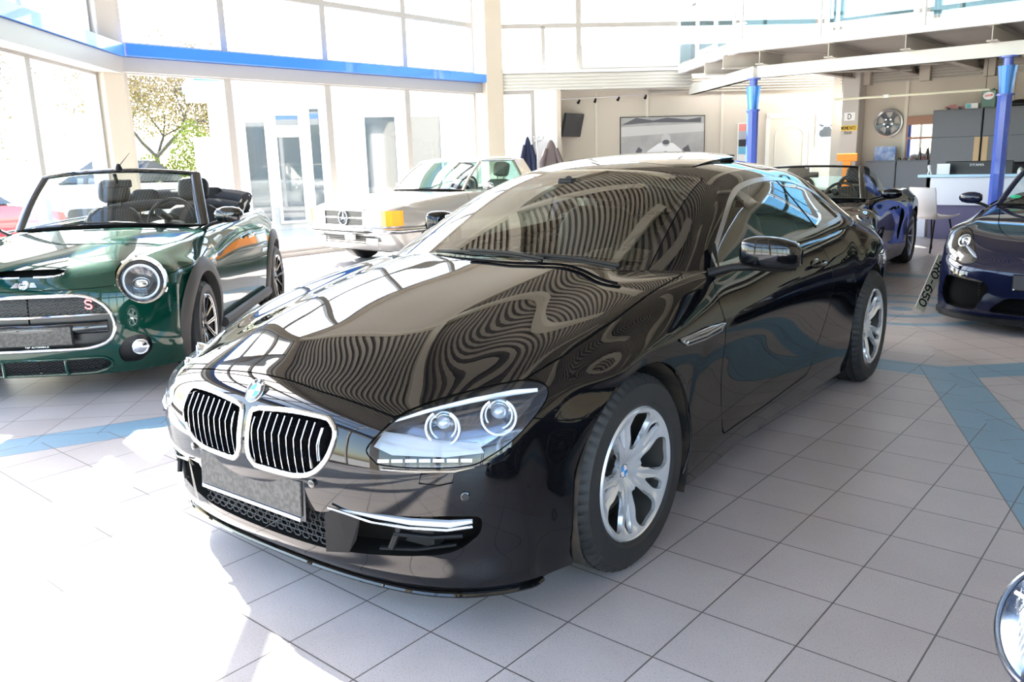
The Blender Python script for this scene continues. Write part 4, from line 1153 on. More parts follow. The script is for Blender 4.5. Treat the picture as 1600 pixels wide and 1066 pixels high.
# ================================================================ green open-top small car
GREEN = mat('green_metallic_paint', (.0015, .030, .020), .3, .15, coat=1., spec=.0)
CLAD = mat('wheel_arch_cladding', (.045, .04, .038), .6)
BLKMESH = mat('black_grille_plastic', (.012, .012, .013), .35)
def build_mini():
    car = thing('convertible_car', 'dark green open-top small car with round headlights at the left', 'car', (-4.596, -.03, 0), -.79)
    sp = dict(wb=2.495, wz=.31, R0=.29, RA=.372, dza=.015,
      W=[(-3.1, .66), (-2.9, .76), (-2.5, .835), (-2.0, .838), (-1.2, .828), (-.5, .832), (0, .846), (.3, .835), (.45, .80)],
      S=[(.16, -.05), (.24, -.03), (.36, -.012), (.5, 0), (.64, .0), (.74, -.006), (.82, -.03), (.88, -.06), (.95, -.10)],
      Yn=[0, .2, .38, .52, .64, .73, .79], X0=[.80, .795, .775, .735, .665, .575, .47],
      nose=[(-.07, .15, -32), (-.035, .21, -22), (-.008, .30, -8), (0, .40, 6), (0, .50, 20), (-.008, .59, 32), (-.022, .66, 42)],
      free=[([.745, .74, .72, .68, .615, .53, .44], [.725, .725, .72, .71, .70, .69, .675], 52), ([.675, .67, .65, .615, .56, .485, .40], [.788, .787, .782, .775, .76, .74, .705], 62),
            ([.56, .558, .54, .515, .475, .42, .345], [.842, .84, .836, .828, .812, .788, .745], 73)],
      bon=[(.40, .882, .28, 86), (.20, .915, .12, 102), (.0, .940, -.06, 120), (-.18, .958, -.22, 142), (-.34, .970, -.38, 170), (-.48, .975, -.55, 208)],
      crest=[(.4, .66, .82), (.28, .69, .85), (.12, .705, .875), (0, .715, .89), (-.4, .735, .925), (-1., .75, .945), (-1.6, .755, .955), (-2.2, .745, .965), (-2.7, .69, .96), (-3.0, .60, .93)],
      mid=[(-.8, .96, -.8, None), (-1.15, .95, -1.15, None), (-1.5, .95, -1.5, None), (-1.8, .95, -1.78, None), (-2.0, .955, -1.97, -32), (-2.15, .96, -2.13, 5), (-2.32, .965, -2.3, 45), (-2.5, .97, -2.48, 82), (-2.68, .97, -2.65, 118), (-2.84, .965, -2.8, 160)],
      Yt=[0, .2, .36, .48, .57, .64, .69], Xt=[0, 0, 0, .01, .03, .07, .12],
      tail=[(-2.98, .95, 1.), (-3.03, .88, 1.), (-3.05, .75, 1.04), (-3.06, .6, 1.06), (-3.05, .45, 1.08), (-3.02, .32, 1.08), (-2.97, .22, 1.05)],
      hole=[(-.66, -.9), (-.68, .45), (-.78, .665), (-1.5, .685), (-2.35, .66), (-2.5, .5), (-2.5, -.9)])
    pt, body, seams = car_body(car, sp, GREEN)
    HC = (.545, .612, .700); ax = Vector((.80, .36, .42)).normalized(); TH = frame_on(ax, HC); TI = TH.inverted()
    def hl(A, UV):
        M = np.array(TI); L_ = A @ M[:3, :3].T+M[:3, 3]; return np.where((A[:, 0] > .2) & (A[:, 1] > .2), .156-np.hypot(L_[:, 0]*1.04, L_[:, 1]*.95), -1.)
    lamp, body = body.cut(hl)
    GR = rpoly([(-.6, .33), (.37, .33), (.475, .37), (.505, .47), (.47, .58), (.36, .655), (-.6, .662)], [0, .08, .08, .1, .1, .1, 0], 6)
    gr, body = body.cut(lambda A, UV: np.where(A[:, 0] > .45, sdp(GR, A[:, 1], A[:, 2]), -1.))
    LG = rpoly([(-.6, .165), (.34, .165), (.43, .19), (.455, .225), (.42, .268), (-.6, .272)], [0, .03, .04, .03, .03, 0], 5)
    lg, body = body.cut(lambda A, UV: np.where(A[:, 0] > .4, sdp(LG, A[:, 1], A[:, 2]), -1.))
    FG = rpoly([(.50, .215), (.60, .215), (.665, .28), (.665, .36), (.62, .39), (.54, .375), (.49, .30)], .03, 5)
    fg, body = body.cut(lambda A, UV: np.where(A[:, 0] > .3, sdp(FG, A[:, 1], A[:, 2]), -1.))
    SC = rpoly([(-.4, .768), (.17, .768), (.235, .792), (.17, .806), (-.4, .806)], [0, .03, .02, .03, 0], 5)
    sc_, body = body.cut(lambda A, UV: np.where((A[:, 0] > .4) & (A[:, 2] > .7), sdp(SC, A[:, 1], A[:, 2]), -1.))
    fHd = lambda A, UV: np.where(A[:, 0] > -.72, np.minimum(A[:, 2]-(.69+.13*np.clip((.75-A[:, 0]), 0, 1)**.9*.9+.045*np.clip(A[:, 1]/.7, 0, 1)*0), A[:, 0]+.52-.10*(A[:, 1]/.7)**2), -1.)
    hood, body = gap_cut(body, fHd, .002, seams)
    DR = cr([(-.42, .97), (-.40, .80), (-.415, .55), (-.45, .30)], 4, False)+cr([(-1.62, .30), (-1.72, .45), (-1.75, .70), (-1.73, .98)], 4, False)
    door, body = gap_cut(body, lambda A, UV: np.where(A[:, 1] > .5, sdp([*DR], A[:, 0], A[:, 2]), -1.), .002, seams)
    hood.build('bonnet', GREEN, car, both=True); body.build('body_shell', GREEN, car, both=True)
    for sd_ in (1, -1): Region(pt, [f for s in seams for f in s.F]).build('panel_joints', SEAM, car, side=sd_, off=-.004)
    gp = gr.pocket('radiator_grille', BLKMESH, car, .045, both=True, shrink=.02, dirn=(-1, 0, 0))
    L = [p for p in along(gr, gr.loops()[0], .012) if abs(p.y) > 1e-4]
    k = min(range(len(L)), key=lambda i: (L[i].y > .03, -L[i].z)) if False else 0
    L = sorted_loop(L)
    q = MB(); pts = [(p.x+.004, p.y, p.z) for p in L]; q.tube(pts+[(x, -y, z) for x, y, z in pts[::-1]], .016, 8, closed=True, flat=.8); q.build('chrome_surround', CHROME, gp, smooth=True, ang=1.2)
    xg = lambda y: .785-.28*abs(y)**2.3
    q = MB(); q.tube([(xg(y)+.002, y, .533+.0*y) for y in np.linspace(-.465, .465, 25)], .009, 8); q.build('chrome_bar', CHROME, gp, smooth=True)
    q = MB(); q.tube([(xg(y)-.012, y, .455) for y in np.linspace(-.45, .45, 25)], .045, 8, flat=.9); q.build('bumper_crossbar', BLKGLOSS, gp, smooth=True, ang=1.)
    q = MB()
    for r_ in range(4):
        for c_ in range(22):
            y = -.42+.04*c_+(.02 if r_ % 2 else 0); z = .555+.024*r_
            if abs(y) < .43-.5*max(0, z-.60): q.tube([(xg(y)-.018, y-.017, z), (xg(y)-.018, y, z+.010), (xg(y)-.018, y+.017, z), (xg(y)-.018, y, z-.010)], .003, 4, closed=True)
    q.build('honeycomb_insert', mat('honeycomb_plastic', (.05, .05, .055), .35), gp)
    s_ = text_mb('S', .052, Matrix.Translation((xg(.33)+.01, .352, .575)) @ Matrix.Rotation(PI/2-.28, 4, 'Z') @ Matrix.Rotation(.0, 4, 'X'), w=.045, th=.19, depth=.006)
    s_.build('letter_badge', mat('badge_red_chrome', (.75, .12, .14), .2, .5, coat=1.), gp)
    lp = lg.pocket('lower_grille', BLKMESH, car, .05, both=True, shrink=.02, dirn=(-1, 0, .1))
    q = MB()
    for r_ in range(4):
        for c_ in range(22):
            y = -.42+.04*c_+(.02 if r_ % 2 else 0); z = .178+.024*r_
            if abs(y) < .40: q.tube([(xg(y)-.035, y-.017, z), (xg(y)-.035, y, z+.010), (xg(y)-.035, y+.017, z), (xg(y)-.035, y, z-.010)], .003, 4, closed=True)
    q.build('honeycomb_insert', MATS['honeycomb_plastic'], lp)
    q = MB(); L = sorted_loop([p for p in along(lg, lg.loops()[0], .012) if abs(p.y) > 1e-4]); pts = [(p.x+.003, p.y, p.z) for p in L]; q.tube(pts+[(x, -y, z) for x, y, z in pts[::-1]], .009, 6, closed=True)
    for s in (1, -1): q.tube([(xg(.18)-.02, s*.19, .165), (xg(.18)-.01, s*.185, .20), (xg(.18)-.01, s*.185, .27)], .010, 6)
    q.build('painted_surround', GREEN, lp, smooth=True, ang=1.)
    sp_ = sc_.pocket('bonnet_scoop', DULL, car, .06, both=True, dirn=(-1, 0, -.2))
    q = MB(); L = sorted_loop([p for p in along(sc_, sc_.loops()[0], .010) if abs(p.y) > 1e-4]); pts = [(p.x+.003, p.y, p.z-.001) for p in L]; q.tube(pts[len(pts)//2-1:], .006, 6); m_ = mirror_mb(q); q.add(m_.V, m_.F); q.build('scoop_chrome_lip', CHROME, sp_, smooth=True)
    for s in (1, -1):
        door.build('door', GREEN, car, side=s)
        # headlight ring, bowl, cover
        q = MB(); T = TH
        sc2 = Matrix.Diagonal((1.13, 1.21, 1, 1))
        q.lathe([(.142, -.03), (.141, .004), (.128, .016), (.116, .010), (.114, -.01)], 48, T @ sc2); o = (q if s > 0 else mirror_mb(q)).build('headlight', CHROME, car, smooth=True, ang=1.)
        q = MB(); q.lathe([(.098, -.012), (.096, -.004), (.086, -.004), (.084, -.02)], 44, T @ sc2); (q if s > 0 else mirror_mb(q)).build('light_ring', LEDW, o, smooth=True)
        q = MB(); q.lathe([(.115, -.01), (.10, -.03), (.06, -.07), (.03, -.085), (.0001, -.085)], 40, T @ sc2); (q if s > 0 else mirror_mb(q)).build('lamp_bowl', mat('lamp_bowl_grey', (.10, .10, .11), .2, .6, coat=1.), o, smooth=True)
        q = MB(); q.lathe([(.048, -.035), (.044, -.03), (.040, -.04), (.042, -.08)], 32, T @ Matrix.Diagonal((1.15, .8, 1, 1))); q.lathe([(.0001, -.028), (.02, -.032), (.036, -.045)], 28, T @ Matrix.Diagonal((1.1, .75, 1, 1))); (q if s > 0 else mirror_mb(q)).build('projector_lens', LAMPW, o, smooth=True)
        q = MB(); q.lathe([(.115, .010), (.09, .026), (.05, .036), (.0001, .040)], 40, T @ sc2); (q if s > 0 else mirror_mb(q)).build('lamp_cover', CLEAR, o, smooth=True)
        fp = fg.pocket('fog_lamp_recess', BLKMESH, car, .05, side=s, shrink=.05, dirn=(-1, -.3, 0))
        T = frame_on((.93, .35, .0), (.665, .600, .305)); q = MB(); q.lathe([(.052, -.04), (.052, 0), (.047, .004), (.045, -.002), (.02, -.03), (.0001, -.035)], 32, T); q.lathe([(.045, 0), (.03, .010), (.0001, .014)], 28, T)
        (q if s > 0 else mirror_mb(q)).build('fog_lamp', LAMPW, fp, smooth=True, ang=.8)
        # arch cladding
        for cx in (0, -2.495):
            V = []; F = []; n = 30
            for k in range(n+1):
                a = math.radians(-24)+math.radians(226)*k/n; c, d = math.cos(a), math.sin(a)
                r1, r2 = .360, .372+.085
                zz = .325
                yo = lambda r: smooth_tab(sp['W'], cx+r*c)+smooth_tab(sp['S'], max(.17, zz+r*d))
                V += [(cx+r1*c, .79, zz+r1*d), (cx+r1*c, yo(r1)+.018, zz+r1*d), (cx+(r1+.03)*c, yo(r1+.03)+.022, zz+(r1+.03)*d), (cx+r2*c, yo(r2)+.010, zz+r2*d), (cx+(r2+.004)*c, yo(r2)-.006, zz+(r2+.004)*d)]
            for k in range(n):
                for j in range(4): F.append((k*5+j, k*5+j+1, k*5+5+j+1, k*5+5+j))
            q = MB(); q.add(V, F); (q if s > 0 else mirror_mb(q)).build('arch_cladding', CLAD, car, smooth=True, ang=1.2)
        q = MB(); q.tube([(-.42, .835, .24), (-1.2, .83, .235), (-2.0, .84, .24)], .035, 8, flat=1.2); (q if s > 0 else mirror_mb(q)).build('sill_cladding', CLAD, car, smooth=True)
        q = MB(); q.tube([(-.26, .80, .755), (-.30, .818, .735), (-.44, .818, .745), (-.50, .80, .775), (-.40, .80, .79)], .012, 8, closed=True); q.add([(-.27, .815, .757), (-.31, .822, .742), (-.44, .824, .748), (-.48, .81, .775), (-.38, .808, .783)], [(0, 1, 2, 3, 4), (4, 3, 2, 1, 0)]); (q if s > 0 else mirror_mb(q)).build('side_scuttle', CHROME, car, smooth=True, ang=.6)
        q = MB(); q.tube([(-1.42, .835, .80), (-1.45, .862, .805), (-1.58, .862, .81), (-1.62, .835, .81)], .011, 8); (q if s > 0 else mirror_mb(q)).build('door_handle', CHROME, car, smooth=True)
        q = MB(); q.tube([(-.58, .745, .955), (-1.2, .765, .965), (-1.8, .765, .975), (-2.4, .745, .98)], .010, 6); (q if s > 0 else mirror_mb(q)).build('belt_chrome', CHROMED, car, smooth=True)
    o, S = screen(car, (-.68, .685, .955, -.52, .985), (-.98, .575, 1.345, -.90, 1.385), .030, BLKGLOSS, GLASS, fw=.042)
    mirror_pair(car, -.60, .80, 1.035, BLKGLOSS, .065, .062, .20)
    # bonnet badge
    T = frame_on((.72, 0, .62), (.748, 0, .724)); q = MB(); q.lathe([(.032, 0), (.032, .004), (.025, .005), (.024, .002), (.0001, .003)], 32, T)
    for s in (1, -1):
        for k in range(4): q.box(s*.034 if s > 0 else -.075+.006*k, .075-.006*k if s > 0 else -.034, -.013+.009*k-.003, -.013+.009*k+.003, .0, .003, T)
    q.box(-.022, .022, -.007, .007, .003, .006, T); q.build('winged_badge', CHROME, car, smooth=True, ang=.5)
    text_mb('MINI', .010, T @ Matrix.Translation((-.0205, -.005, .0062)) @ Matrix(((1, 0, 0, 0), (0, 0, 1, 0), (0, -1, 0, 0), (0, 0, 0, 1))), w=.008, th=.2, depth=.001).build('badge_letters', DULL, car)
    pl = plate(car, .812, .418, .52, .11, PLATE_BK)
    pl.location = (-.005, 0, 0)
    q = text_mb('T&F AUTOMOBILE', .009, Matrix.Translation((.814, -.02, .350)) @ Matrix.Rotation(PI/2, 4, 'Z'), w=.008, depth=.001); q.build('holder_lettering', WHITEP, pl)
    # cabin
    tub(car, -2.4, -.60, .70, .28, .93)
    q = MB(); q.prism([(-.50, .94), (-.80, .965), (-.95, .93), (-.98, .80), (-.9, .6), (-.55, .55)], -.66, .66, axis='y'); q.sphere((-.92, .33, .945), (.10, .16, .05), 16, 8); q.build('dashboard', MATS['dash_soft'], car, smooth=True, ang=.5)
    for y in (.34, -.34): rounded_seat('front_seat', car, LEATHER, -1.25, y, .50, .50, .30, .56)
    for y in (.30, -.30): rounded_seat('rear_seat', car, LEATHER, -1.98, y, .54, .46, .22, .40)
    steering_wheel(car, -1.02, .34, .98, .36, .18)
    q = MB(); q.box(-.90, -.88, -.11, .11, 1.255, 1.315, bev=.01); q.tube([(-.885, 0, 1.29), (-.86, 0, 1.36)], .015, 8); q.build('rear_view_mirror', DARK, car)
    # folded hood and antenna
    q = MB()
    for (x, z, w_, r_) in ((-2.26, 1.05, .62, .06), (-2.40, 1.11, .64, .08), (-2.58, 1.12, .62, .075), (-2.76, 1.09, .58, .055), (-2.6, 1.03, .60, .06)):
        q.tube([(x+.12*(abs(t)**2.2), w_*t, z+.02-.05*abs(t)**3) for t in np.linspace(-1, 1, 17)], r_, 10, flat=.75)
    q.build('folded_roof', mat('roof_cloth', (.022, .022, .026), .9, bump=(200, .4)), car, smooth=True, ang=1.)
    q = MB()
    for s in (1, -1): q.tube([(-2.15, s*.62, .96), (-2.3, s*.64, 1.07), (-2.46, s*.63, 1.11), (-2.55, s*.60, 1.04)], .016, 6); q.tube([(-2.05, s*.60, .98), (-2.28, s*.62, 1.12), (-2.50, s*.60, 1.10)], .010, 6)
    q.build('roof_linkage', CHROMED, car, smooth=True)
    q = MB(); q.lathe([(.03, 0), (.022, .03), (.012, .05), (.0001, .055)], 14, TR((-.88, .03, 1.385))); q.tube([(-.89, .03, 1.42), (-.98, .09, 1.52)], [.004, .0015], 6); q.build('aerial', DARK, car, smooth=True, ang=1.)
    for pts in ([(-.50, .40, .99), (-.50, .10, 1.012), (-.52, -.15, 1.01)], [(-.58, -.05, 1.01), (-.60, -.30, 1.0), (-.66, -.55, .985)]):
        q = MB(); q.tube(pts, .007, 6); q.build('windscreen_wiper', DARK, car, smooth=True)
    q = MB(); q.box(-2.1, -.42, -.78, .78, .16, .28); q.box(-.42, .36, -.50, .50, .16, .45); q.box(.36, .64, -.55, .55, .16, .30); q.box(-2.9, -2.1, -.48, .48, .2, .45); q.build('underbody', WELL, car)
    q = MB(); q.prism([(.30, .75), (.62, .70), (.50, .62), (.28, .60)], .2, .28); 
    wells(car, sp, .80)
    def h(r, t): return .075+.026*min(1, r/.2)**2-.03*math.exp(-(r/.05)**2)
    face = spokes_face(5, .062, .190, .011, .016, .3, .072, pairs=True, gap=.016)
    for cx in (0, -2.495):
        for s in (1, -1): make_wheel(car, cx, s*.745, .308, s, .308, .216, .205, face, ALLOYD, cap=BLKGLOSS, n=64, steer=.05 if cx == 0 else 0)
    # machined spoke faces
    for w in [c for c in car.children if c.name.startswith('wheel') and 'well' not in c.name]:
        q = MB()
        for k in range(5):
            a = 2*PI*k/5+.3
            for g in (-1, 1):
                pts = []
                for r_ in np.linspace(.06, .195, 6):
                    off = g*(.016*(1+r_*14)); pts.append((r_*math.cos(a)-off*math.sin(a), face[0](r_, 0)+.002, r_*math.sin(a)+off*math.cos(a)))
                q.tube(pts, .0058, 4, flat=.5)
        q.lathe([(.205, .099), (.212, .101), (.214, .097)], 48, axis='y')
        q.build('machined_faces', ALLOYT, w, smooth=True)
    return car
def sorted_loop(L):
    """open half-loop ordered from the centreline top, round the outside, to the centreline bottom"""
    L = list(L); n = len(L)
    # largest jump marks where the centreline points were dropped
    k = max(range(n), key=lambda i: (L[(i+1) % n]-L[i]).length); L = L[k+1:]+L[:k+1]
    if L[0].z < L[-1].z: L = L[::-1]
    return L
build_mini()
# ================================================================ two mid-engined roadsters
NAVY = mat('dark_blue_metallic_paint', (.007, .009, .028), .35, .1, coat=1., spec=.0)
NIGHT = mat('blue_black_metallic_paint', (.0009, .0009, .0045), .4, .0, coat=1., spec=.0)
def sports_spec():
    return dict(wb=2.48, wz=.335, R0=.30, RA=.362, sill=.15,
      W=[(-3.45, .62), (-3.3, .72), (-3.0, .83), (-2.48, .892), (-1.9, .872), (-1.2, .850), (-.6, .862), (0, .882), (.3, .872), (.5, .84)],
      S=[(.13, -.06), (.2, -.035), (.3, -.02), (.42, -.018), (.55, -.008), (.66, 0), (.74, -.012), (.80, -.04), (.86, -.075), (.92, -.11)],
      Yn=[0, .2, .38, .54, .68, .775, .845], X0=[.925, .915, .89, .85, .775, .68, .555],
      nose=[(-.02, .13, -34), (.0, .19, -24), (0, .27, -12), (-.004, .36, 2), (-.014, .44, 16), (-.036, .50, 28), (-.075, .555, 38)],
      free=[([.80, .795, .775, .735, .665, .575, .465], [.60, .60, .60, .60, .605, .61, .60], 48), ([.70, .695, .675, .635, .56, .475, .385], [.645, .645, .65, .655, .668, .675, .655], 58),
            ([.55, .548, .53, .495, .43, .355, .29], [.695, .695, .70, .71, .73, .738, .71], 70)],
      dome=3.2,
      bon=[(.38, .735, .25, 84), (.20, .770, .10, 100), (.0, .800, -.06, 118), (-.18, .825, -.2, 140), (-.36, .848, -.36, 168), (-.52, .865, -.52, 208)],
      crest=[(.4, .69, .745), (.25, .72, .775), (.1, .735, .80), (0, .74, .812), (-.4, .755, .85), (-1., .775, .868), (-1.6, .785, .880), (-2.1, .785, .900), (-2.5, .775, .905), (-2.9, .72, .885), (-3.2, .64, .85)],
      mid=[(-.8, .86, -.8, None), (-1.15, .86, -1.15, None), (-1.5, .87, -1.5, None), (-1.78, .90, -1.76, None), (-1.98, .915, -1.95, -32), (-2.15, .92, -2.12, 5), (-2.32, .92, -2.3, 45), (-2.48, .92, -2.48, 82), (-2.66, .915, -2.65, 118), (-2.84, .90, -2.8, 160)],
      Yt=[0, .2, .38, .50, .60, .68, .74], Xt=[0, 0, .01, .02, .05, .09, .15],
      tail=[(-3.15, .87, .95), (-3.32, .83, .97), (-3.42, .74, 1.), (-3.46, .6, 1.03), (-3.47, .45, 1.05), (-3.45, .32, 1.05), (-3.38, .2, 1.02)],
      hole=[(-.62, -.9), (-.64, .45), (-.78, .68), (-1.4, .70), (-1.86, .66), (-1.92, .5), (-1.92, -.9)])
def build_roadster(kind, name, label, pos, rz, paint):
    car = thing(name, label, 'car', (*pos, 0), rz)
    sp = sports_spec()
    if kind == 'round':
        sp['W'] = [(x, w-(.085 if x > -.7 else .03)) for x, w in sp['W']]; sp['crest'] = [(x, y-(.07 if x > -.5 else .03), z) for x, y, z in sp['crest']]; sp['Yn'] = [0, .2, .36, .50, .62, .70, .765]
    pt, body, seams = car_body(car, sp, paint)
    # front lamp: egg shape seen from the front
    HLp = cr([(.535, .535), (.60, .505), (.70, .515), (.790, .555), (.815, .62), (.79, .695), (.735, .742), (.67, .735), (.61, .67), (.56, .59)], 5)
    if kind != 'round': lamp, body = gap_cut(body, lambda A, UV: np.where((A[:, 0] > .1) & (A[:, 2] > .45), sdp(HLp, A[:, 1], A[:, 2]), -1.), .002, seams)
    HD = cr([(.63, .0), (.62, .22), (.565, .36), (.42, .45), (.20, .52), (-.1, .575), (-.40, .625), (-.52, .63)], 4, False)
    HDp = [(.63, -.6)]+HD+[np.array(p) for p in [(-.56, .55), (-.50, .3), (-.48, 0), (-.48, -.6)]]
    hood, body = gap_cut(body, lambda A, UV: np.where(A[:, 2] > .6, sdp(HDp, A[:, 0], A[:, 1]), -1.), .003, seams)
    IN = rpoly([(.42, .345), (.52, .165), (.745, .175), (.790, .26), (.765, .40), (.70, .42), (.46, .385)], .03, 5)
    CI = rpoly([(-.5, .165), (.42, .165), (.40, .20), (.30, .285), (-.5, .295)], .03, 5)
    inl, body = body.cut(lambda A, UV: np.where(A[:, 0] > .3, sdp(IN, A[:, 1], A[:, 2]), -1.))
    cin, body = body.cut(lambda A, UV: np.where(A[:, 0] > .3, sdp(CI, A[:, 1], A[:, 2]), -1.))
    DR = cr([(-.42, .92), (-.40, .75), (-.42, .50), (-.47, .27)], 4, False)+cr([(-1.42, .27), (-1.60, .42), (-1.64, .62), (-1.56, .93)], 4, False)
    door, body = gap_cut(body, lambda A, UV: np.where(A[:, 1] > .5, sdp(DR, A[:, 0], A[:, 2]), -1.), .0022, seams)
    SI = cr([(-1.80, .705), (-1.68, .70), (-1.64, .60), (-1.62, .47), (-1.66, .36), (-1.72, .37), (-1.78, .50), (-1.86, .62)], 4)
    si, body = body.cut(lambda A, UV: np.where((A[:, 1] > .5) & (A[:, 2] < .8), sdp(SI, A[:, 0], A[:, 2]), -1.))
    hood.build('front_bonnet', paint, car, both=True); body.build('body_shell', paint, car, both=True)
    for sd_ in (1, -1): Region(pt, [f for s in seams for f in s.F]).build('panel_joints', SEAM, car, side=sd_, off=-.004)
    cp = cin.pocket('centre_intake', DULL, car, .06, both=True, dirn=(-1, 0, .1))
    # front splitter
    q = MB(); xs = lambda y: .93-.36*max(0, abs(y)-.2)**2*1.1
    V = []; F = []; n = 26
    for k in range(n+1):
        y = -.86+1.72*k/n; x = float(np.interp(abs(y), sp['Yn']+[.875], sp['X0']+[.42]))+.015
        V += [(x, y, .085), (x, y, .125), (x-.10, y, .14), (x-.10, y, .09)]
    for k in range(n):
        for j in range(4): F.append((k*4+j, k*4+(j+1) % 4, k*4+4+(j+1) % 4, k*4+4+j))
    q.add(V, F+[(3, 2, 1, 0), (4*n, 4*n+1, 4*n+2, 4*n+3)]); q.build('front_splitter', DARK, car, smooth=True, ang=.6)
    for s in (1, -1):
        door.build('door', paint, car, side=s)
        ip = inl.pocket('side_intake', DULL, car, .07, side=s, dirn=(-1, -.1, .05), shrink=.04)
        q = MB()
        for k in range(9):
            z = .195+.020*k
            q.box(.55, .56, .46, .76, z, z+.005, TR((.14-.02, .02, 0), rz=-.50) if False else None) if False else q.tube([(.845-.055, .50, z), (.74-.04, .64, z), (.64-.03, .745, z)], .003, 4)
        (q if s > 0 else mirror_mb(q)).build('radiator_fins', MESHP, ip)
        q = MB(); q.tube([(.865, .47, .385), (.80, .60, .405), (.70, .72, .415), (.62, .785, .385), (.60, .80, .30)], [.012, .02, .022, .016, .008], 8, flat=.7); (q if s > 0 else mirror_mb(q)).build('intake_lip', BLKGLOSS, ip, smooth=True)
        if kind != 'round':
            pk = lamp.pocket('headlight', mat('lamp_housing_dark', (.03, .03, .034), .25, .3, coat=.6), car, .07, side=s, shrink=.15, dirn=(-.9, -.25, -.35))
            lamp.build('lamp_cover', CLEAR, pk, side=s, off=.0005)
            T = frame_on((.82, .40, .40), (.500, .690, .655))
            q = MB(); q.lathe([(.052, -.02), (.052, .004), (.046, .006), (.044, -.01)], 30, T); q.lathe([(.0001, .016), (.022, .010), (.036, -.006), (.044, -.03)], 28, T); (q if s > 0 else mirror_mb(q)).build('projector_lens', LAMPW, pk, smooth=True, ang=1.)
            q = MB(); q.tube([(.585, .655, .622), (.635, .61, .585), (.665, .575, .558), (.675, .56, .545)], [.010, .016, .018, .008], 8, flat=.5); q.tube([(.50, .795, .60), (.545, .775, .565), (.60, .72, .535)], [.006, .010, .008], 8, flat=.5); (q if s > 0 else mirror_mb(q)).build('day_light', LEDW, pk, smooth=True)
        else:
            T = frame_on((.90, .10, .42), (.60, .66, .640)); q = MB(); q.lathe([(.121, -.30), (.120, -.16), (.117, -.02), (.110, -.004), (.102, .002)], 56, T); hl_ = (q if s > 0 else mirror_mb(q)).build('headlight', paint, car, smooth=True, ang=1.)
            q = MB(); q.lathe([(.103, -.004), (.102, .006), (.097, .008), (.096, 0)], 56, T); (q if s > 0 else mirror_mb(q)).build('lamp_rim', CHROMED, hl_, smooth=True, ang=1.)
            q = MB(); q.lathe([(.096, -.002), (.085, -.03), (.06, -.06), (.0001, -.075)], 48, T); (q if s > 0 else mirror_mb(q)).build('reflector', LAMPW, hl_, smooth=True)
            q = MB(); q.lathe([(.0001, -.02), (.022, -.024), (.032, -.04), (.034, -.07)], 32, T @ Matrix.Translation((.02, -.02, 0))); (q if s > 0 else mirror_mb(q)).build('projector_lens', bulb_m, hl_, smooth=True)
            q = MB()
            for k in range(16): x_ = -.05+.0065*k; q.tube([tuple(T @ Vector((x_, -.06, .012))), tuple(T @ Vector((x_, .01, .016)))], .0012, 4)
            q.tube([tuple(T @ Vector((x_, .022, .020))) for x_ in np.linspace(-.075, .07, 8)], .004, 6); (q if s > 0 else mirror_mb(q)).build('lens_fluting', LEDW, hl_)
            q = MB(); q.lathe([(.098, .004), (.085, .016), (.06, .026), (.03, .032), (.0001, .034)], 56, T); (q if s > 0 else mirror_mb(q)).build('lamp_cover', CLEAR, hl_, smooth=True)
        sp2 = si.pocket('air_scoop', DULL, car, .10, side=s, dirn=(-.5, -1, 0), shrink=.05)
        q = MB(); q.tube([(-1.30, .86, .735), (-1.34, .885, .74), (-1.44, .885, .745), (-1.48, .86, .745)], .011, 8); (q if s > 0 else mirror_mb(q)).build('door_handle', paint, car, smooth=True)
        q = MB(); q.sphere((.30, s*.868, .60) if False else (.28, .872, .585), (.03, .006, .010), 10, 6); (q if s > 0 else mirror_mb(q)).build('side_repeater', mat('smoked_repeater', (.05, .04, .04), .1, coat=1.), car, smooth=True)
        q = MB(); q.tube([(-.60, .74, .872), (-1.2, .775, .885), (-1.55, .785, .895)], .008, 6); (q if s > 0 else mirror_mb(q)).build('belt_seal', DULL, car, smooth=True)
        q = MB(); q.tube([(.77, .66, .475), (.775, .65, .478)], .011, 10); (q if s > 0 else mirror_mb(q)).build('parking_sensor', BLKGLOSS, car)
    o, S = screen(car, (-.60, .675, .87, -.40, .885), (-1.05, .535, 1.195, -.98, 1.215), .020, BLKGLOSS if kind == 'dark' else paint, GLASS, fw=.030)
    mirror_pair(car, -.70, .83, .925, paint, .058, .052, .19)
    tub(car, -1.9, -.56, .69, .2, .86)
    q = MB(); q.prism([(-.46, .85), (-.75, .885), (-.92, .86), (-.95, .76), (-.9, .55), (-.5, .5)], -.66, .66, axis='y'); q.sphere((-.86, .34, .87), (.12, .17, .055), 16, 8); q.build('dashboard', MATS['dash_soft'], car, smooth=True, ang=.5)
    for y in (.35, -.35): rounded_seat('seat', car, LEATHER, -1.28, y, .40, .50, .38, .56)
    steering_wheel(car, -1.0, .35, .86, .38, .18)
    q = MB(); q.box(-1.0, -.98, -.11, .11, 1.09, 1.15, bev=.01); q.tube([(-.98, 0, 1.13), (-.97, 0, 1.20)], .012, 8); q.build('rear_view_mirror', DARK, car)
    # roll hoops, wind deflector, rear deck
    for y in (.35, -.35):
        q = MB(); q.tube(cr([(-1.78, y-.20, .86), (-1.76, y-.19, 1.0), (-1.74, y-.10, 1.07), (-1.74, y+.10, 1.07), (-1.76, y+.19, 1.0), (-1.78, y+.20, .86)], 5, False), .022, 8); q.build('roll_hoop', DARK, car, smooth=True)
    q = MB(); q.box(-1.79, -1.785, -.18, .18, .88, 1.08); q.build('wind_deflector', GLASS, car)
    if kind != 'navy':
        q = MB(); q.add([(-.66, .70, .875), (-1.18, .735, .885), (-1.45, .74, .895), (-1.30, .65, 1.10), (-1.12, .595, 1.165), (-1.04, .565, 1.175)], [(0, 1, 2, 3, 4, 5)]); q.build('door_window', GLASS, car)
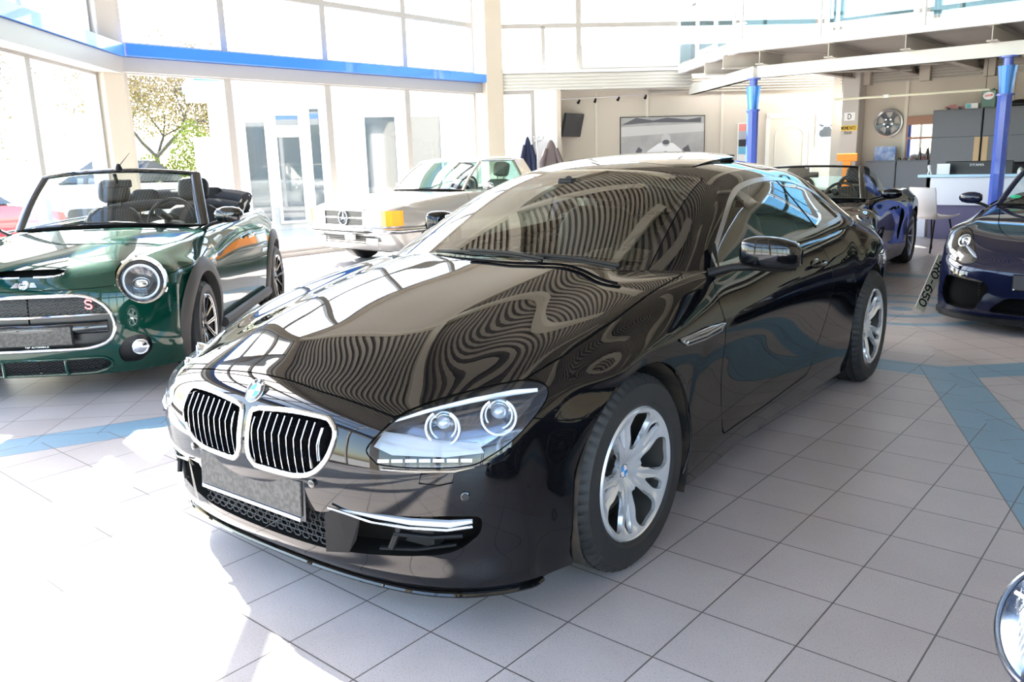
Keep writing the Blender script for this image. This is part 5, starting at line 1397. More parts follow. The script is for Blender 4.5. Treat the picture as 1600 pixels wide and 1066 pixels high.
    q = MB(); q.box(-1.9, -.40, -.80, .80, .13, .24); q.box(-.40, .36, -.52, .52, .13, .45); q.box(.36, .70, -.55, .55, .13, .35); q.box(-3.3, -1.9, -.50, .50, .2, .5); q.build('underbody', WELL, car)
    wells(car, sp, .84)
    if kind == 'dark': face = spokes_face(10, .070, .210, .009, .013, .1, .075, rim=.24)
    else: face = spokes_face(5, .070, .215, .012, .016, .1, .075, pairs=True, gap=.017, rim=.24)
    for cx in (0, -2.48):
        for s in (1, -1): make_wheel(car, cx, s*.745, .335, s, .335, .245, .255, face, ALLOY if kind == 'dark' else ALLOYD, cap=BLKGLOSS, n=64)
    if kind != 'dark':
        q = MB(); q.box(.905, .925, -.27, .27, .345, .465, bev=.004); hold = q.build('plate_holder', DARK, car)
        q = MB(); q.box(.922, .930, -.26, .26, .352, .458, bev=.002); q.build('number_plate', mat('black_blank_plate', (.04, .04, .05), .35), hold)
        q = MB(); q.box(.928, .932, -.262, -.252, .350, .360); q.build('plate_clip', WHITEP, hold)
        # green windscreen sticker
        q = MB(); T = Matrix.Translation((-.625, -.53, .925)); V = [(.045*math.cos(a), .022*math.sin(a)) for a in np.linspace(0, 2*PI, 20)[:-1]]
        e = Vector((-.42, .12, .33)).normalized(); q.add([(-.640+.0+b*-.75+.012, -.555+a*.9, .930+b*.62+.01) for a, b in V], [tuple(range(19))]); q.add([(-.640+b*-.75+.0125, -.555+a*.9, .930+b*.62+.0105) for a, b in V], [tuple(range(19))[::-1]])
        q.build('green_badge_sticker', mat('sticker_green', (.02, .50, .25), .5), o)
        q = MB(); q.tube([(-.55, .1, .895), (-.53, -.25, .905), (-.58, -.50, .90)], .008, 6); q.build('windscreen_wiper', DARK, car)
    return car
build_roadster('dark', 'roadster_car', 'blue-black open roadster parked behind the black coupe, side air scoop showing', (-2.08, 5.92), -1.47, NIGHT)
build_roadster('navy', 'roadster_car', 'dark blue sports car facing the camera at the right edge', (.553, 5.384), -1.571, NAVY)

build_roadster('round', 'sports_car', 'dark blue car with a round clear headlight cut off at the bottom right corner', (2.122, -.80), math.radians(-120), NAVY)

# ================================================================ silver classic with a cream hardtop
SILVER = mat('silver_metallic_paint', (.42, .405, .38), .26, .45, coat=1.)
CREAMROOF = mat('cream_hardtop_paint', (.72, .64, .52), .35, coat=.6)
AMBER = mat('amber_lens', (.95, .28, .02), .2, coat=1., emis=(1., .3, .02), es=.25)
def build_classic():
    car = thing('classic_car', 'silver classic roadster with cream hardtop and orange indicator by the windows', 'car', (-7.623, 5.62, 0), -1.62)
    car.scale = (1.09, 1.09, 1.09)
    sp = dict(wb=2.455, wz=.315, R0=.27, RA=.345, sill=.2,
      W=[(-3.0, .78), (-2.8, .85), (-2.4, .885), (-1.2, .89), (-.4, .89), (0, .888), (.4, .878), (.6, .86)],
      S=[(.2, -.06), (.28, -.035), (.36, -.02), (.48, -.006), (.6, 0), (.70, -.004), (.76, -.02), (.82, -.045), (.9, -.08)],
      Yn=[0, .22, .44, .62, .74, .81, .855], X0=[.82, .818, .812, .80, .775, .73, .655],
      nose=[(-.13, .22, -30), (-.07, .28, -20), (-.03, .36, -8), (-.01, .44, 6), (0, .52, 20), (0, .60, 34), (-.012, .68, 46)],
      free=[([.785, .783, .778, .765, .735, .69, .62], [.722, .722, .722, .725, .728, .728, .715], 54), ([.68, .678, .67, .655, .625, .58, .52], [.755, .755, .756, .762, .77, .772, .755], 66)],
      dome=3.,
      bon=[(.48, .785, .42, 80), (.25, .815, .22, 96), (.05, .84, .03, 114), (-.15, .862, -.15, 138), (-.32, .88, -.3, 168), (-.46, .89, -.44, 208)],
      crest=[(.6, .775, .778), (.4, .79, .80), (.2, .80, .825), (0, .805, .845), (-.4, .815, .875), (-1., .825, .89), (-1.6, .825, .89), (-2.2, .815, .875), (-2.8, .76, .84)],
      mid=[(-.8, .89, -.8, None), (-1.2, .89, -1.2, None), (-1.6, .89, -1.6, None), (-1.9, .89, -1.9, None), (-2.1, .885, -2.1, -20), (-2.28, .88, -2.28, 30), (-2.46, .875, -2.46, 82), (-2.64, .865, -2.64, 140), (-2.8, .86, -2.78, 190)],
      Yt=[0, .22, .44, .58, .68, .75, .79], Xt=[0, 0, 0, .005, .015, .04, .08],
      tail=[(-3.2, .83, 1.), (-3.42, .80, .98), (-3.48, .7, .98), (-3.49, .55, .98), (-3.47, .42, .98), (-3.4, .3, .98)],
      hole=[(-.56, -.9), (-.58, .5), (-.64, .70), (-1.8, .70), (-1.9, .5), (-1.9, -.9)])
    pt, body, seams = car_body(car, sp, SILVER, su=4)
    door, body = gap_cut(body, lambda A, UV: np.where(A[:, 1] > .5, sdp([(-.50, .95), (-.50, .28), (-1.45, .28), (-1.55, .5), (-1.55, .95)], A[:, 0], A[:, 2]), -1.), .003, seams)
    hood, body = gap_cut(body, lambda A, UV: np.where(A[:, 2] > .70, sdp([(.74, -.6), (.74, .70), (-.45, .74), (-.52, .6), (-.44, 0), (-.44, -.6)], A[:, 0], A[:, 1]), -1.), .003, seams)
    hood.build('bonnet', SILVER, car, both=True); body.build('body_shell', SILVER, car, both=True)
    for sd_ in (1, -1): Region(pt, [f for s in seams for f in s.F]).build('panel_joints', SEAM, car, side=sd_, off=-.004)
    q = MB(); q.box(.80, .83, -.385, .385, .525, .715, bev=.01); g = q.build('radiator_grille', mat('grille_slats_dark', (.02, .022, .025), .4), car)
    q = MB()
    for (a, b, c, d) in ((-.40, .40, .705, .722), (-.40, .40, .518, .535), (-.40, -.385, .52, .72), (.385, .40, .52, .72)): q.box(.80, .842, a, b, c, d, bev=.004)
    q.box(.80, .840, -.39, .39, .614, .634, bev=.003); q.build('chrome_frame', CHROME, g)
    q = MB()
    for k in range(7):
        if k != 3: q.box(.826, .834, -.385, .385, .545+.026*k-.002, .545+.026*k+.002)
    q.build('grille_lamellae', mat('lamella_grey', (.10, .105, .11), .35, .5), g)
    T = frame_on((1, 0, 0), (.845, 0, .622)); q = MB(); n = 40
    q.tube([tuple(T @ Vector((.088*math.cos(2*PI*k/n), .088*math.sin(2*PI*k/n), 0))) for k in range(n)], .009, 8, closed=True)
    for k in range(3):
        a = PI/2+2*PI*k/3; V = [T @ Vector(p) for p in ((.085*math.cos(a), .085*math.sin(a), 0), (.018*math.cos(a+1.05), .018*math.sin(a+1.05), 0), (.018*math.cos(a-1.05), .018*math.sin(a-1.05), 0), (0, 0, .014))]
        q.add([tuple(v) for v in V], [(0, 1, 3), (0, 3, 2), (1, 2, 3), (0, 2, 1)])
    q.build('star_badge', CHROME, g, smooth=True, ang=.5)
    for s in (1, -1):
        door.build('door', SILVER, car, side=s)
        q = MB(); q.prism([(.80, .41), (.833, .41), (.825, .68), (.805, .705), (.76, .705)], .53, .72, axis='z'); hl_ = (q if s > 0 else mirror_mb(q)).build('headlight', mat('lamp_glass_ribbed', (.80, .82, .84), .12, .3, coat=1.), car)
        q = MB(); q.prism([(.806, .706), (.79, .77), (.735, .835), (.64, .872), (.60, .872), (.70, .77), (.76, .706)], .535, .715, axis='z'); (q if s > 0 else mirror_mb(q)).build('indicator_lens', AMBER, hl_)
        q = MB(); q.box(.79, .836, .40, .41, .52, .73); (q if s > 0 else mirror_mb(q)).build('lamp_trim', CHROME, hl_)
        T = frame_on((1, .1, 0), (.80, .52, .345)); q = MB(); q.box(-.10, .10, -.04, .04, 0, .02, T); (q if s > 0 else mirror_mb(q)).build('fog_lamp', LAMPW, car)
    def bumper(z, h, x, m, name, dep=.05, bulge=.0):
        q = MB(); pts = [(-.05, .915), (.30, .91), (.60, .895), (.76, .84), (.845, .72), (.875, .45), (.885, 0)]
        pts = [(a+x, b) for a, b in pts]; pts = cr(pts+[(a, -b) for a, b in pts[::-1][1:]], 4, False)
        q.tube([(p[0], p[1], z) for p in pts], h, 8, flat=1.0); return q.build(name, m, car, smooth=True, ang=1.)
    b = bumper(.475, .034, .0, CHROME, 'front_bumper'); 
    q = MB(); pts = cr([(.0, .93), (.40, .925), (.70, .89), (.82, .80), (.89, .6), (.915, .3), (.92, 0)], 4, False); pts = pts+[np.array((a, -b_)) for a, b_ in pts[::-1][1:]]; q.tube([(p[0]-.003, p[1], .47) for p in pts], .016, 6); q.build('rubber_strip', DARK, b, smooth=True)
    q = MB(); q.box(.84, .90, .08, .24, .36, .44, bev=.01); q.build('plate_bracket', WHITEP, b)
    q = MB()
    for k in range(4): q.box(.80, .815, -.55, .55, .315+.025*k, .323+.025*k)
    q.build('lower_grille', DARK, car)
    o, S = screen(car, (-.56, .70, .895, -.46, .905), (-.98, .60, 1.245, -.93, 1.262), .018, CHROMED, glass_mat('green_car_glass', (.62, .80, .74), 1.55), fw=.024)
    # hardtop: roof skin with slim pillars
    S = []; UV = []
    for i in range(9):
        t = i/8; x = -.96-.86*t
        zc = 1.275+.030*math.sin(PI*min(1, t*1.1))-.0*t; S.append([(x-.02*(1-abs(v)), .615*v*(1+.02*t), zc+.018*abs(v)**2-.05*max(0, abs(v)-.86)*3) for v in np.linspace(-1, 1, 17)]); UV.append([(t, v) for v in np.linspace(-1, 1, 17)])
    Grid(S, UV, flip=True).all.build('hardtop', CREAMROOF, car, thick=.02)
    for s in (1, -1):
        q = MB(); q.add([(-1.60, s*.635, 1.262), (-1.82, s*.62, 1.28), (-2.12, s*.66, .90), (-1.78, s*.73, .89), (-1.60, s*.60, 1.26), (-1.82, s*.585, 1.27), (-2.12, s*.62, .90), (-1.78, s*.69, .89)], [(0, 1, 2, 3), (7, 6, 5, 4), (0, 4, 5, 1), (1, 5, 6, 2), (3, 2, 6, 7), (0, 3, 7, 4)]); q.build('hardtop_pillar', CREAMROOF, car)
        q = MB(); q.add([(-.68, s*.715, .895), (-1.76, s*.735, .895), (-1.60, s*.64, 1.25), (-1.02, s*.625, 1.25)], [(0, 1, 2, 3)]); q.build('door_window', MATS['green_car_glass'], car)
        q = MB(); q.tube([(-1.0, s*.625, 1.262), (-1.60, s*.645, 1.262), (-1.77, s*.735, .90)], .010, 6); q.tube([(-.6, s*.72, .90), (-1.8, s*.745, .90)], .009, 6); q.build('window_chrome', CHROMED, car, smooth=True)
    q = MB(); q.add([(-1.83, -.56, 1.27), (-1.83, .56, 1.27), (-2.10, .60, .92), (-2.10, -.60, .92)], [(0, 1, 2, 3)]); q.build('rear_window', MATS['green_car_glass'], car)
    mirror_pair(car, -.80, .84, .945, CHROME, .04, .045, .14, foot=CHROME)
    tub(car, -1.85, -.52, .69, .25, .88)
    q = MB(); q.prism([(-.46, .88), (-.8, .90), (-.88, .80), (-.8, .5), (-.5, .5)], -.66, .66, axis='y'); q.build('dashboard', MATS['dash_soft'], car)
    for y in (.36, -.36): rounded_seat('seat', car, GREYLEATHER, -1.25, y, .48, .52, .25, .50)
    steering_wheel(car, -.95, .36, .88, .35, .19)
    q = MB(); q.box(-2.0, -.38, -.80, .80, .17, .26); q.box(-.38, .34, -.55, .55, .17, .5); q.box(.34, .62, -.6, .6, .2, .4); q.box(-3.3, -2.0, -.50, .50, .22, .5); q.build('underbody', WELL, car)
    wells(car, sp, .84)
    q = MB(); q.tube([(-.48, .02, .905), (-.50, -.3, .915), (-.54, -.55, .91)], .007, 6); q.build('windscreen_wiper', DARK, car)
    def h(r, t): return .062+.02*math.cos(min(r, .16)/.16*PI)*.5
    hf = holes([rpoly([(-.014, .125), (.014, .125), (.018, .155), (-.018, .155)], .008, 3)], 15, 0.)
    for cx in (0, -2.455):
        for s in (1, -1): make_wheel(car, cx, s*.735, .315, s, .315, .180, .20, (h, hf), mat('pale_alloy', (.62, .60, .56), .3, .5), cap=CHROME, capr=.05, n=56)
    return car
build_classic()
# ================================================================ the showroom
CREAM = mat('cream_wall', (.72, .65, .55), .75, noise=(1.2, (.67, .605, .51), 3))
OFFW = mat('office_wall', (.56, .50, .42), .8, noise=(.9, (.52, .465, .39), 3))
FRAME = mat('window_frame_grey_white', (.36, .345, .33), .4)
COLM = mat('column_paint', (.50, .45, .375), .6)
BLUE = mat('blue_trim', (.03, .19, .72), .3, coat=.5)
WHITE = mat('white_lacquer', (.78, .78, .80), .35)
GREYM = mat('grey_white_steel', (.62, .60, .58), .4)
WGLASS = glass_mat('window_glass', (.96, .98, .98), 1.45)
RGLASS = glass_mat('railing_glass', (.50, .68, .76), 1.5)
TILE = .2954

def floor_mat():
    m, nt, b = new_mat('floor_tiles'); L = nt.links; N = nt.nodes
    def math_(op, a, b_=None, c=None):
        n = N.new('ShaderNodeMath'); n.operation = op
        for i, v in enumerate((a, b_, c)):
            if v is None: continue
            if isinstance(v, (int, float)): n.inputs[i].default_value = v
            else: L.new(v, n.inputs[i])
        return n.outputs[0]
    geo = N.new('ShaderNodeNewGeometry'); sep = N.new('ShaderNodeSeparateXYZ'); L.new(geo.outputs['Position'], sep.inputs[0])
    X, Y = sep.outputs[0], sep.outputs[1]
    fx, fy = -.675, 5.25
    dx = math_('SUBTRACT', X, fx); dy = math_('SUBTRACT', Y, fy)
    r = math_('SQRT', math_('ADD', math_('MULTIPLY', dx, dx), math_('MULTIPLY', dy, dy)))
    ang = math_('ARCTAN2', dy, dx)
    k = math_('ROUND', math_('DIVIDE', ang, PI/4)); rot = math_('MULTIPLY', k, PI/4); res = math_('SUBTRACT', ang, rot)
    c = math_('COSINE', rot); s = math_('SINE', rot)
    u = math_('ADD', math_('MULTIPLY', X, c), math_('MULTIPLY', Y, s)); v = math_('SUBTRACT', math_('MULTIPLY', Y, c), math_('MULTIPLY', X, s))
    def line(t, w):
        fr = math_('FRACT', math_('DIVIDE', t, TILE)); d = math_('MINIMUM', fr, math_('SUBTRACT', 1., fr))
        return math_('LESS_THAN', d, w/TILE), math_('FLOOR', math_('DIVIDE', t, TILE))
    lu, iu = line(u, .0024); lv, iv = line(v, .0024)
    grout = math_('MAXIMUM', lu, lv)
    ar = math_('ABSOLUTE', res)
    sp = math_('ABSOLUTE', math_('MULTIPLY', r, math_('SINE', math_('SUBTRACT', PI/8, ar))))
    spoke = math_('MULTIPLY', math_('LESS_THAN', sp, .145), math_('GREATER_THAN', r, 2.1))
    ap = math_('MULTIPLY', r, math_('COSINE', res))
    ring = math_('MULTIPLY', math_('GREATER_THAN', ap, 1.95), math_('LESS_THAN', ap, 2.245))
    c1 = math_('LESS_THAN', math_('ABSOLUTE', math_('SUBTRACT', r, .72)), .055)
    c2 = math_('LESS_THAN', math_('ABSOLUTE', math_('SUBTRACT', r, .36)), .06)
    c3 = math_('LESS_THAN', r, .10)
    blue = math_('MAXIMUM', math_('MAXIMUM', math_('MAXIMUM', spoke, ring), math_('MAXIMUM', c1, c2)), c3)
    # joint along the spoke borders
    e1 = math_('MULTIPLY', math_('LESS_THAN', math_('ABSOLUTE', math_('SUBTRACT', sp, .145)), .0022), math_('GREATER_THAN', r, 2.1))
    grout = math_('MAXIMUM', grout, e1)
    # colours
    cmb = N.new('ShaderNodeCombineXYZ'); L.new(iu, cmb.inputs[0]); L.new(iv, cmb.inputs[1])
    wn = N.new('ShaderNodeTexWhiteNoise'); wn.noise_dimensions = '3D'; L.new(cmb.outputs[0], wn.inputs[0])
    n1 = N.new('ShaderNodeTexNoise'); n1.inputs['Scale'].default_value = 260; n1.inputs['Detail'].default_value = 2; L.new(geo.outputs['Position'], n1.inputs['Vector'])
    n2 = N.new('ShaderNodeTexNoise'); n2.inputs['Scale'].default_value = 3; n2.inputs['Detail'].default_value = 5; L.new(geo.outputs['Position'], n2.inputs['Vector'])
    def ramp(fac, cols):
        rp = N.new('ShaderNodeValToRGB'); cr_ = rp.color_ramp
        while len(cr_.elements) < len(cols): cr_.elements.new(.5)
        for e, (p, q) in zip(cr_.elements, cols): e.position = p; e.color = (*q, 1)
        L.new(fac, rp.inputs[0]); return rp.outputs[0]
    def mix(f, a, b_, bt='MIX'):
        mx = N.new('ShaderNodeMix'); mx.data_type = 'RGBA'; mx.blend_type = bt
        for key, v in (('Factor', f), ('A', a), ('B', b_)):
            if isinstance(v, tuple): mx.inputs[key].default_value = (*v, 1)
            elif isinstance(v, (int, float)): mx.inputs[key].default_value = v
            else: L.new(v, mx.inputs[key])
        return mx.outputs['Result']
    base = ramp(wn.outputs[0], [(0, (.465, .420, .416)), (1, (.51, .464, .458))])
    spk = ramp(n1.outputs['Fac'], [(.33, (.55, .55, .55)), (.42, (1, 1, 1)), (.62, (1, 1, 1)), (.75, (1.0, 1.0, 1.0))])
    spb = ramp(n1.outputs['Fac'], [(.30, (.7, .7, .7)), (.42, (1, 1, 1)), (.60, (1, 1, 1)), (.70, (1, 1, 1))])
    dirt = ramp(n2.outputs['Fac'], [(.3, (.90, .89, .88)), (.65, (1, 1, 1))])
    bl = ramp(wn.outputs[0], [(0, (.19, .32, .43)), (1, (.22, .36, .47))])
    col = mix(blue, base, bl); col = mix(1., col, spk, 'MULTIPLY'); col = mix(1., col, dirt, 'MULTIPLY'); col = mix(grout, col, (.10, .085, .08))
    L.new(col, b.inputs['Base Color'])
    rg = math_('ADD', math_('MULTIPLY', n2.outputs['Fac'], .15), .30); L.new(rg, b.inputs['Roughness'])
    b.inputs['Specular IOR Level'].default_value = .45
    bp = N.new('ShaderNodeBump'); bp.inputs['Strength'].default_value = .35; bp.inputs['Distance'].default_value = .0015
    L.new(math_('SUBTRACT', math_('MULTIPLY', n1.outputs['Fac'], .15), grout), bp.inputs['Height']); L.new(bp.outputs['Normal'], b.inputs['Normal'])
    return m

OC = (-1.2, 6.3)
V8 = [(-1.18, -5.85), (-9.65, 2.62), (-9.65, 9.8), (-4.7, 14.75), (2.3, 14.75), (7.25, 9.8), (7.25, -1.2), (2.6, -5.85)]
def facet(i):
    a = Vector(V8[i]); b = Vector(V8[(i+1) % 8]); d = b-a; L_ = d.length
    return Matrix.Translation((a.x, a.y, 0)) @ Matrix.Rotation(math.atan2(d.y, d.x), 4, 'Z'), L_
q = MB(); q.prism(V8, -.12, 0.); fl = q.build('floor', floor_mat()); fl['kind'] = 'structure'
ZC = 5.9
# corrugated ceiling: ribs, one mesh
def clip_diag(sv):
    # intersection of the line (x+y)/sqrt2 = sv with the plan; returns the two t values along (-1,1)/sqrt2
    ts = []
    for i in range(8):
        (x0, y0), (x1, y1) = V8[i], V8[(i+1) % 8]; s0 = (x0+y0)*.70711-sv; s1 = (x1+y1)*.70711-sv
        if (s0 <= 0) != (s1 <= 0):
            k = s0/(s0-s1); x = x0+k*(x1-x0); y = y0+k*(y1-y0); ts.append((y-x)*.70711)
    return (min(ts), max(ts)) if len(ts) > 1 else None
pitch = .125; sv = -4.95; V = []; F = []; M_ = []; cols = []
prof = [(0, 0), (.065, 0), (.073, .045), (.117, .045), (.125, 0)]
while sv < 11.9:
    for k, (ds, dz) in enumerate(prof[:-1]): cols.append((sv+ds, ZC+dz, k))
    sv += pitch
for (sv, zz, k) in cols:
    rg_ = clip_diag(sv) or (0, 0)
    for t in rg_: V.append(((sv-t)*.70711, (sv+t)*.70711, zz))
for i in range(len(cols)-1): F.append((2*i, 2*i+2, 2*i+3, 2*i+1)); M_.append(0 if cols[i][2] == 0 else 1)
CEIL = mat('ceiling_sheet', (.46, .41, .33), .45, .1)
o = mesh_obj('ceiling', V, F, [CEIL, mat('ceiling_groove_shade', (.17, .15, .12), .7)], smooth=False, mi=M_); o['kind'] = 'structure'  # groove faces coloured darker to stand in for shade between the ribs
q = MB(); q.prism([(x*1.02+.02, y*1.02-.1) for x, y in V8], ZC+.12, ZC+.3); o = q.build('trim_1', CREAM); o['kind'] = 'structure'
# roof beams from the ridge to the pillars, with a ring
tn = [2]
def trim(mb, m, smooth=False, lab=None):
    o = mb.build('trim_%d' % tn[0], m, smooth=smooth); tn[0] += 1; o['kind'] = 'structure'; return o
BEAM = mat('beam_paint', (.66, .60, .49), .5)
for i in range(8):
    a = Vector((*V8[i], ZC-.16)); b = Vector((OC[0], OC[1]-1.2, ZC-.16)); d = (b-a)
    T = Matrix.Translation(a) @ Matrix.Rotation(math.atan2(d.y, d.x), 4, 'Z'); q = MB(); q.box(0, d.length-1.6, -.11, .11, -.16, .15, T); trim(q, BEAM)
q = MB()
for i in range(8):
    a = Vector((*V8[i], 0)); b = Vector((*V8[(i+1) % 8], 0)); c = Vector((OC[0], OC[1]-1.2, 0)); a2 = c+(a-c)*.55; b2 = c+(b-c)*.55; d = b2-a2
    T = Matrix.Translation((a2.x, a2.y, ZC-.16)) @ Matrix.Rotation(math.atan2(d.y, d.x), 4, 'Z'); q.box(0, d.length, -.1, .1, -.14, .15, T)
trim(q, BEAM)
# smooth panels of ceiling inside the ring
q = MB(); cc = Vector((OC[0], OC[1]-1.2))
for i in range(8):
    a = Vector(V8[i]); b = Vector(V8[(i+1) % 8]); a2 = cc+(a-cc)*.56; b2 = cc+(b-cc)*.56
    if i in (1, 2): q.prism([tuple(cc+(a-cc)*.995), tuple(cc+(b-cc)*.995), tuple(b2), tuple(a2)][::-1], ZC-.06, ZC-.03)
trim(q, mat('ceiling_board', (.60, .54, .44), .6))

wn_ = [1]
def window(T, x0, x1, z0, z1, transoms=(), fw=.045, dp=.10, mids=(), glass=WGLASS, solid=(), fm=FRAME, fr=True):
    """one window bay in facet space"""
    q = MB()
    q.box(x0, x0+fw, -dp/2, dp/2, z0, z1, T); q.box(x1-fw, x1, -dp/2, dp/2, z0, z1, T)
    q.box(x0+fw, x1-fw, -dp/2, dp/2, z0, z0+fw, T); q.box(x0+fw, x1-fw, -dp/2, dp/2, z1-fw, z1, T)
    for z in transoms: q.box(x0+fw, x1-fw, -dp/2, dp/2, z-fw*.8, z+fw*.8, T)
    for (xm, za, zb) in mids: q.box(xm-fw*.7, xm+fw*.7, -dp/2, dp/2, za, zb, T)
    o = q.build('window_%d' % wn_[0], fm); wn_[0] += 1; o['kind'] = 'structure'
    g = MB(); g.add([(x0+fw, 0, z0+fw), (x1-fw, 0, z0+fw), (x1-fw, 0, z1-fw), (x0+fw, 0, z1-fw)], [(0, 1, 2, 3)], T)
    g.build('pane', glass, o)
    for (za, zb) in solid:
        s_ = MB(); s_.box(x0+fw, x1-fw, -.02, .03, za, zb, T); s_.build('spandrel', WHITE, o)
    return o
# W facade
T1, L1 = facet(1)
ed = [.24, 1.73, 3.48, 5.18, 6.93]
for a, b in zip(ed, ed[1:]):
    window(T1, a, b, 0.06, 2.66, fw=.055)
    window(T1, a, b, 2.95, ZC-.3, (3.83, 4.85), fw=.05)
q = MB(); q.box(.2, L1-.15, -.14, .06, 2.62, 2.80, T1); q.box(0, L1, -.10, .10, 0, .07, T1); trim(q, FRAME)
q = MB(); q.box(.21, L1-.1, -.30, .05, 2.805, 2.945, T1); trim(q, BLUE)
q = MB(); q.box(0, L1, -.1, .1, ZC-.3, ZC, T1); trim(q, CREAM)
# SW facade
T0_, L0_ = facet(0)
e = L0_-.30; ed = [e]
while e > 1.5: e -= 1.78; ed.append(e)
ed = ed[::-1]
for a, b in zip(ed, ed[1:]):
    window(T0_, a, b, .06, 2.60, fw=.055); window(T0_, a, b, 2.95, ZC-.3, (3.83, 4.85), fw=.05)
q = MB(); q.box(0, L0_-.1, -.30, .06, 2.58, 2.78, T0_); q.box(0, L0_, -.10, .10, 0, .07, T0_); trim(q, FRAME)
q = MB(); q.box(0, L0_-.1, -.34, .05, 2.785, 2.935, T0_); trim(q, BLUE)
q = MB(); q.box(0, L0_, -.1, .1, ZC-.3, ZC, T0_); trim(q, CREAM)
# pillars at the corners
def pillar(x, y, w=.36, rz=0., h=ZC, m=COLM):
    q = MB(); q.box(-w/2, w/2, -w/2, w/2, 0, h, TR((x, y, 0), rz=rz), bev=.012); return trim(q, m)
pillar(-9.56, 2.575, .36, PI/8); pillar(-9.45, 9.82, .36, -PI/8)
pillar(2.3, 14.6, .36); pillar(7.1, 9.8, .36); pillar(7.1, -1.2, .36); pillar(2.6, -5.7, .36); pillar(-1.0, -5.7, .36)
# NW facet: glazed upstairs, showroom fascia, office recess below
T2, L2 = facet(2)
window(T2, .22, 1.86, 3.0, ZC-.3, (3.83, 4.85), mids=((1.18, 3.0, 3.83),), fw=.05, solid=())
window(T2, 1.86, 4.1, 3.0, ZC-.3, (3.83, 4.85), fw=.05, solid=((3.05, 3.46),))
window(T2, 4.1, L2-.1, 3.0, ZC-.3, (3.83, 4.85), fw=.05, solid=((3.05, 3.46),))
q = MB(); q.box(0, L2, -.1, .1, ZC-.3, ZC, T2); trim(q, CREAM)
def corrugated(T, x0, x1, z0, z1, y, n, m, dep=.03):
    V = []; F = []; p = (z1-z0)/n; Z = []
    for k in range(n): Z += [(z0+p*k, 0), (z0+p*(k+.42), 0), (z0+p*(k+.54), dep), (z0+p*(k+.88), dep)]
    Z.append((z1, 0))
    for z, d in Z: V += [(x0, y+d, z), (x1, y+d, z)]
    for i in range(len(Z)-1): F.append((2*i, 2*i+1, 2*i+3, 2*i+2))
    q = MB(); q.add(V, F, T); return q
q = corrugated(T2, .12, 4.05, 2.66, 2.96, -.14, 5, None); q.box(.12, 4.05, -.10, .25, 2.66, 2.96, T2); trim(q, mat('fascia_sheet', (.60, .585, .55), .35, .2))
q = MB(); q.box(.12, 4.3, -.20, .7, 2.965, 3.02, T2); trim(q, WHITE)
# ground floor of that side
window(T2, .18, .98, .05, 2.66, fw=.06); q = MB(); q.box(.98, 1.42, -.04, .06, 0, 2.66, T2); trim(q, WHITE)
q = MB(); q.box(1.42, 1.50, -.04, .95, 0, 2.66, T2); trim(q, OFFW)
q = MB(); q.box(1.42, L2+.6, .74, .86, 0, 2.95, T2); o = q.build('wall_northwest', OFFW); o['kind'] = 'structure'
q = MB()
for xx in (2.33, 3.38, 4.95): q.box(xx-.025, xx+.025, .715, .745, 0, 2.66, T2)
trim(q, mat('wall_strip', (.62, .57, .48), .6))
# N wall, lower and upper
q = MB(); q.box(-4.75, 7.3, 14.75, 14.9, 0, 3.0); o = q.build('wall_north', OFFW); o['kind'] = 'structure'
q = MB()
for xx in (-3.36, -1.63, .3, 2.2): q.box(xx-.03, xx+.03, 14.72, 14.76, 0, 2.62)
trim(q, MATS['wall_strip'])
T3, L3 = facet(3)
for k in range(4): window(T3, k*1.75+.02, (k+1)*1.75, 3.0, ZC-.3, (3.83, 4.85), fw=.05, solid=((3.05, 3.40),))
q = MB(); q.box(0, L3, -.1, .1, ZC-.3, ZC, T3); trim(q, CREAM)
# NE, E, SE, S
T4, L4 = facet(4)
q = MB(); q.box(0, L4, 0, .15, 0, ZC, T4); o = q.build('wall_northeast', CREAM); o['kind'] = 'structure'
T5, L5 = facet(5); q = MB(); q.box(0, L5, 0, .15, 0, ZC, T5); o = q.build('wall_east', CREAM); o['kind'] = 'structure'
T6, L6 = facet(6)
n = 4
for k in range(n):
    a, b = L6*k/n+.05, L6*(k+1)/n-.05
    window(T6, a, b, 0.06, 2.66); window(T6, a, b, 2.95, ZC-.3, (3.83, 4.85))
q = MB(); q.box(0, L6, -.12, .1, 2.66, 2.95, T6); q.box(0, L6, -.1, .1, ZC-.3, ZC, T6); trim(q, CREAM)
T7, L7 = facet(7)
for k in range(2):
    a, b = L7*k/2+.05, L7*(k+1)/2-.05
    window(T7, a, b, 0.06, 2.66); window(T7, a, b, 2.95, ZC-.3, (3.83, 4.85))
q = MB(); q.box(0, L7, -.12, .1, 2.66, 2.95, T7); q.box(0, L7, -.1, .1, ZC-.3, ZC, T7); trim(q, CREAM)

# ---------------------------------------------------------------- gallery
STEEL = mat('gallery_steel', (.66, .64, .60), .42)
GREYUND = mat('gallery_underside', (.30, .27, .235), .6)
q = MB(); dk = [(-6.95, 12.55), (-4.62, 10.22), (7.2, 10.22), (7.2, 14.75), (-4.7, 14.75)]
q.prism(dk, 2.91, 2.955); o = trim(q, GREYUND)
def ibeam(mb, a, b, z0, z1, w, tw=.012, tf=.016):
    a = Vector(a); b = Vector(b); d = b-a; T = Matrix.Translation((a.x, a.y, 0)) @ Matrix.Rotation(math.atan2(d.y, d.x), 4, 'Z')
    mb.box(0, d.length, -tw/2, tw/2, z0, z1, T); mb.box(0, d.length, -w/2, w/2, z0, z0+tf, T); mb.box(0, d.length, -w/2, w/2, z1-tf, z1, T)
q = MB(); ibeam(q, (-4.46, 10.48), (7.2, 10.48), 2.52, 2.70, .11, .10); trim(q, STEEL)
q = MB(); ibeam(q, (-6.78, 12.72), (-4.42, 10.42), 2.52, 2.70, .11, .10); trim(q, STEEL)
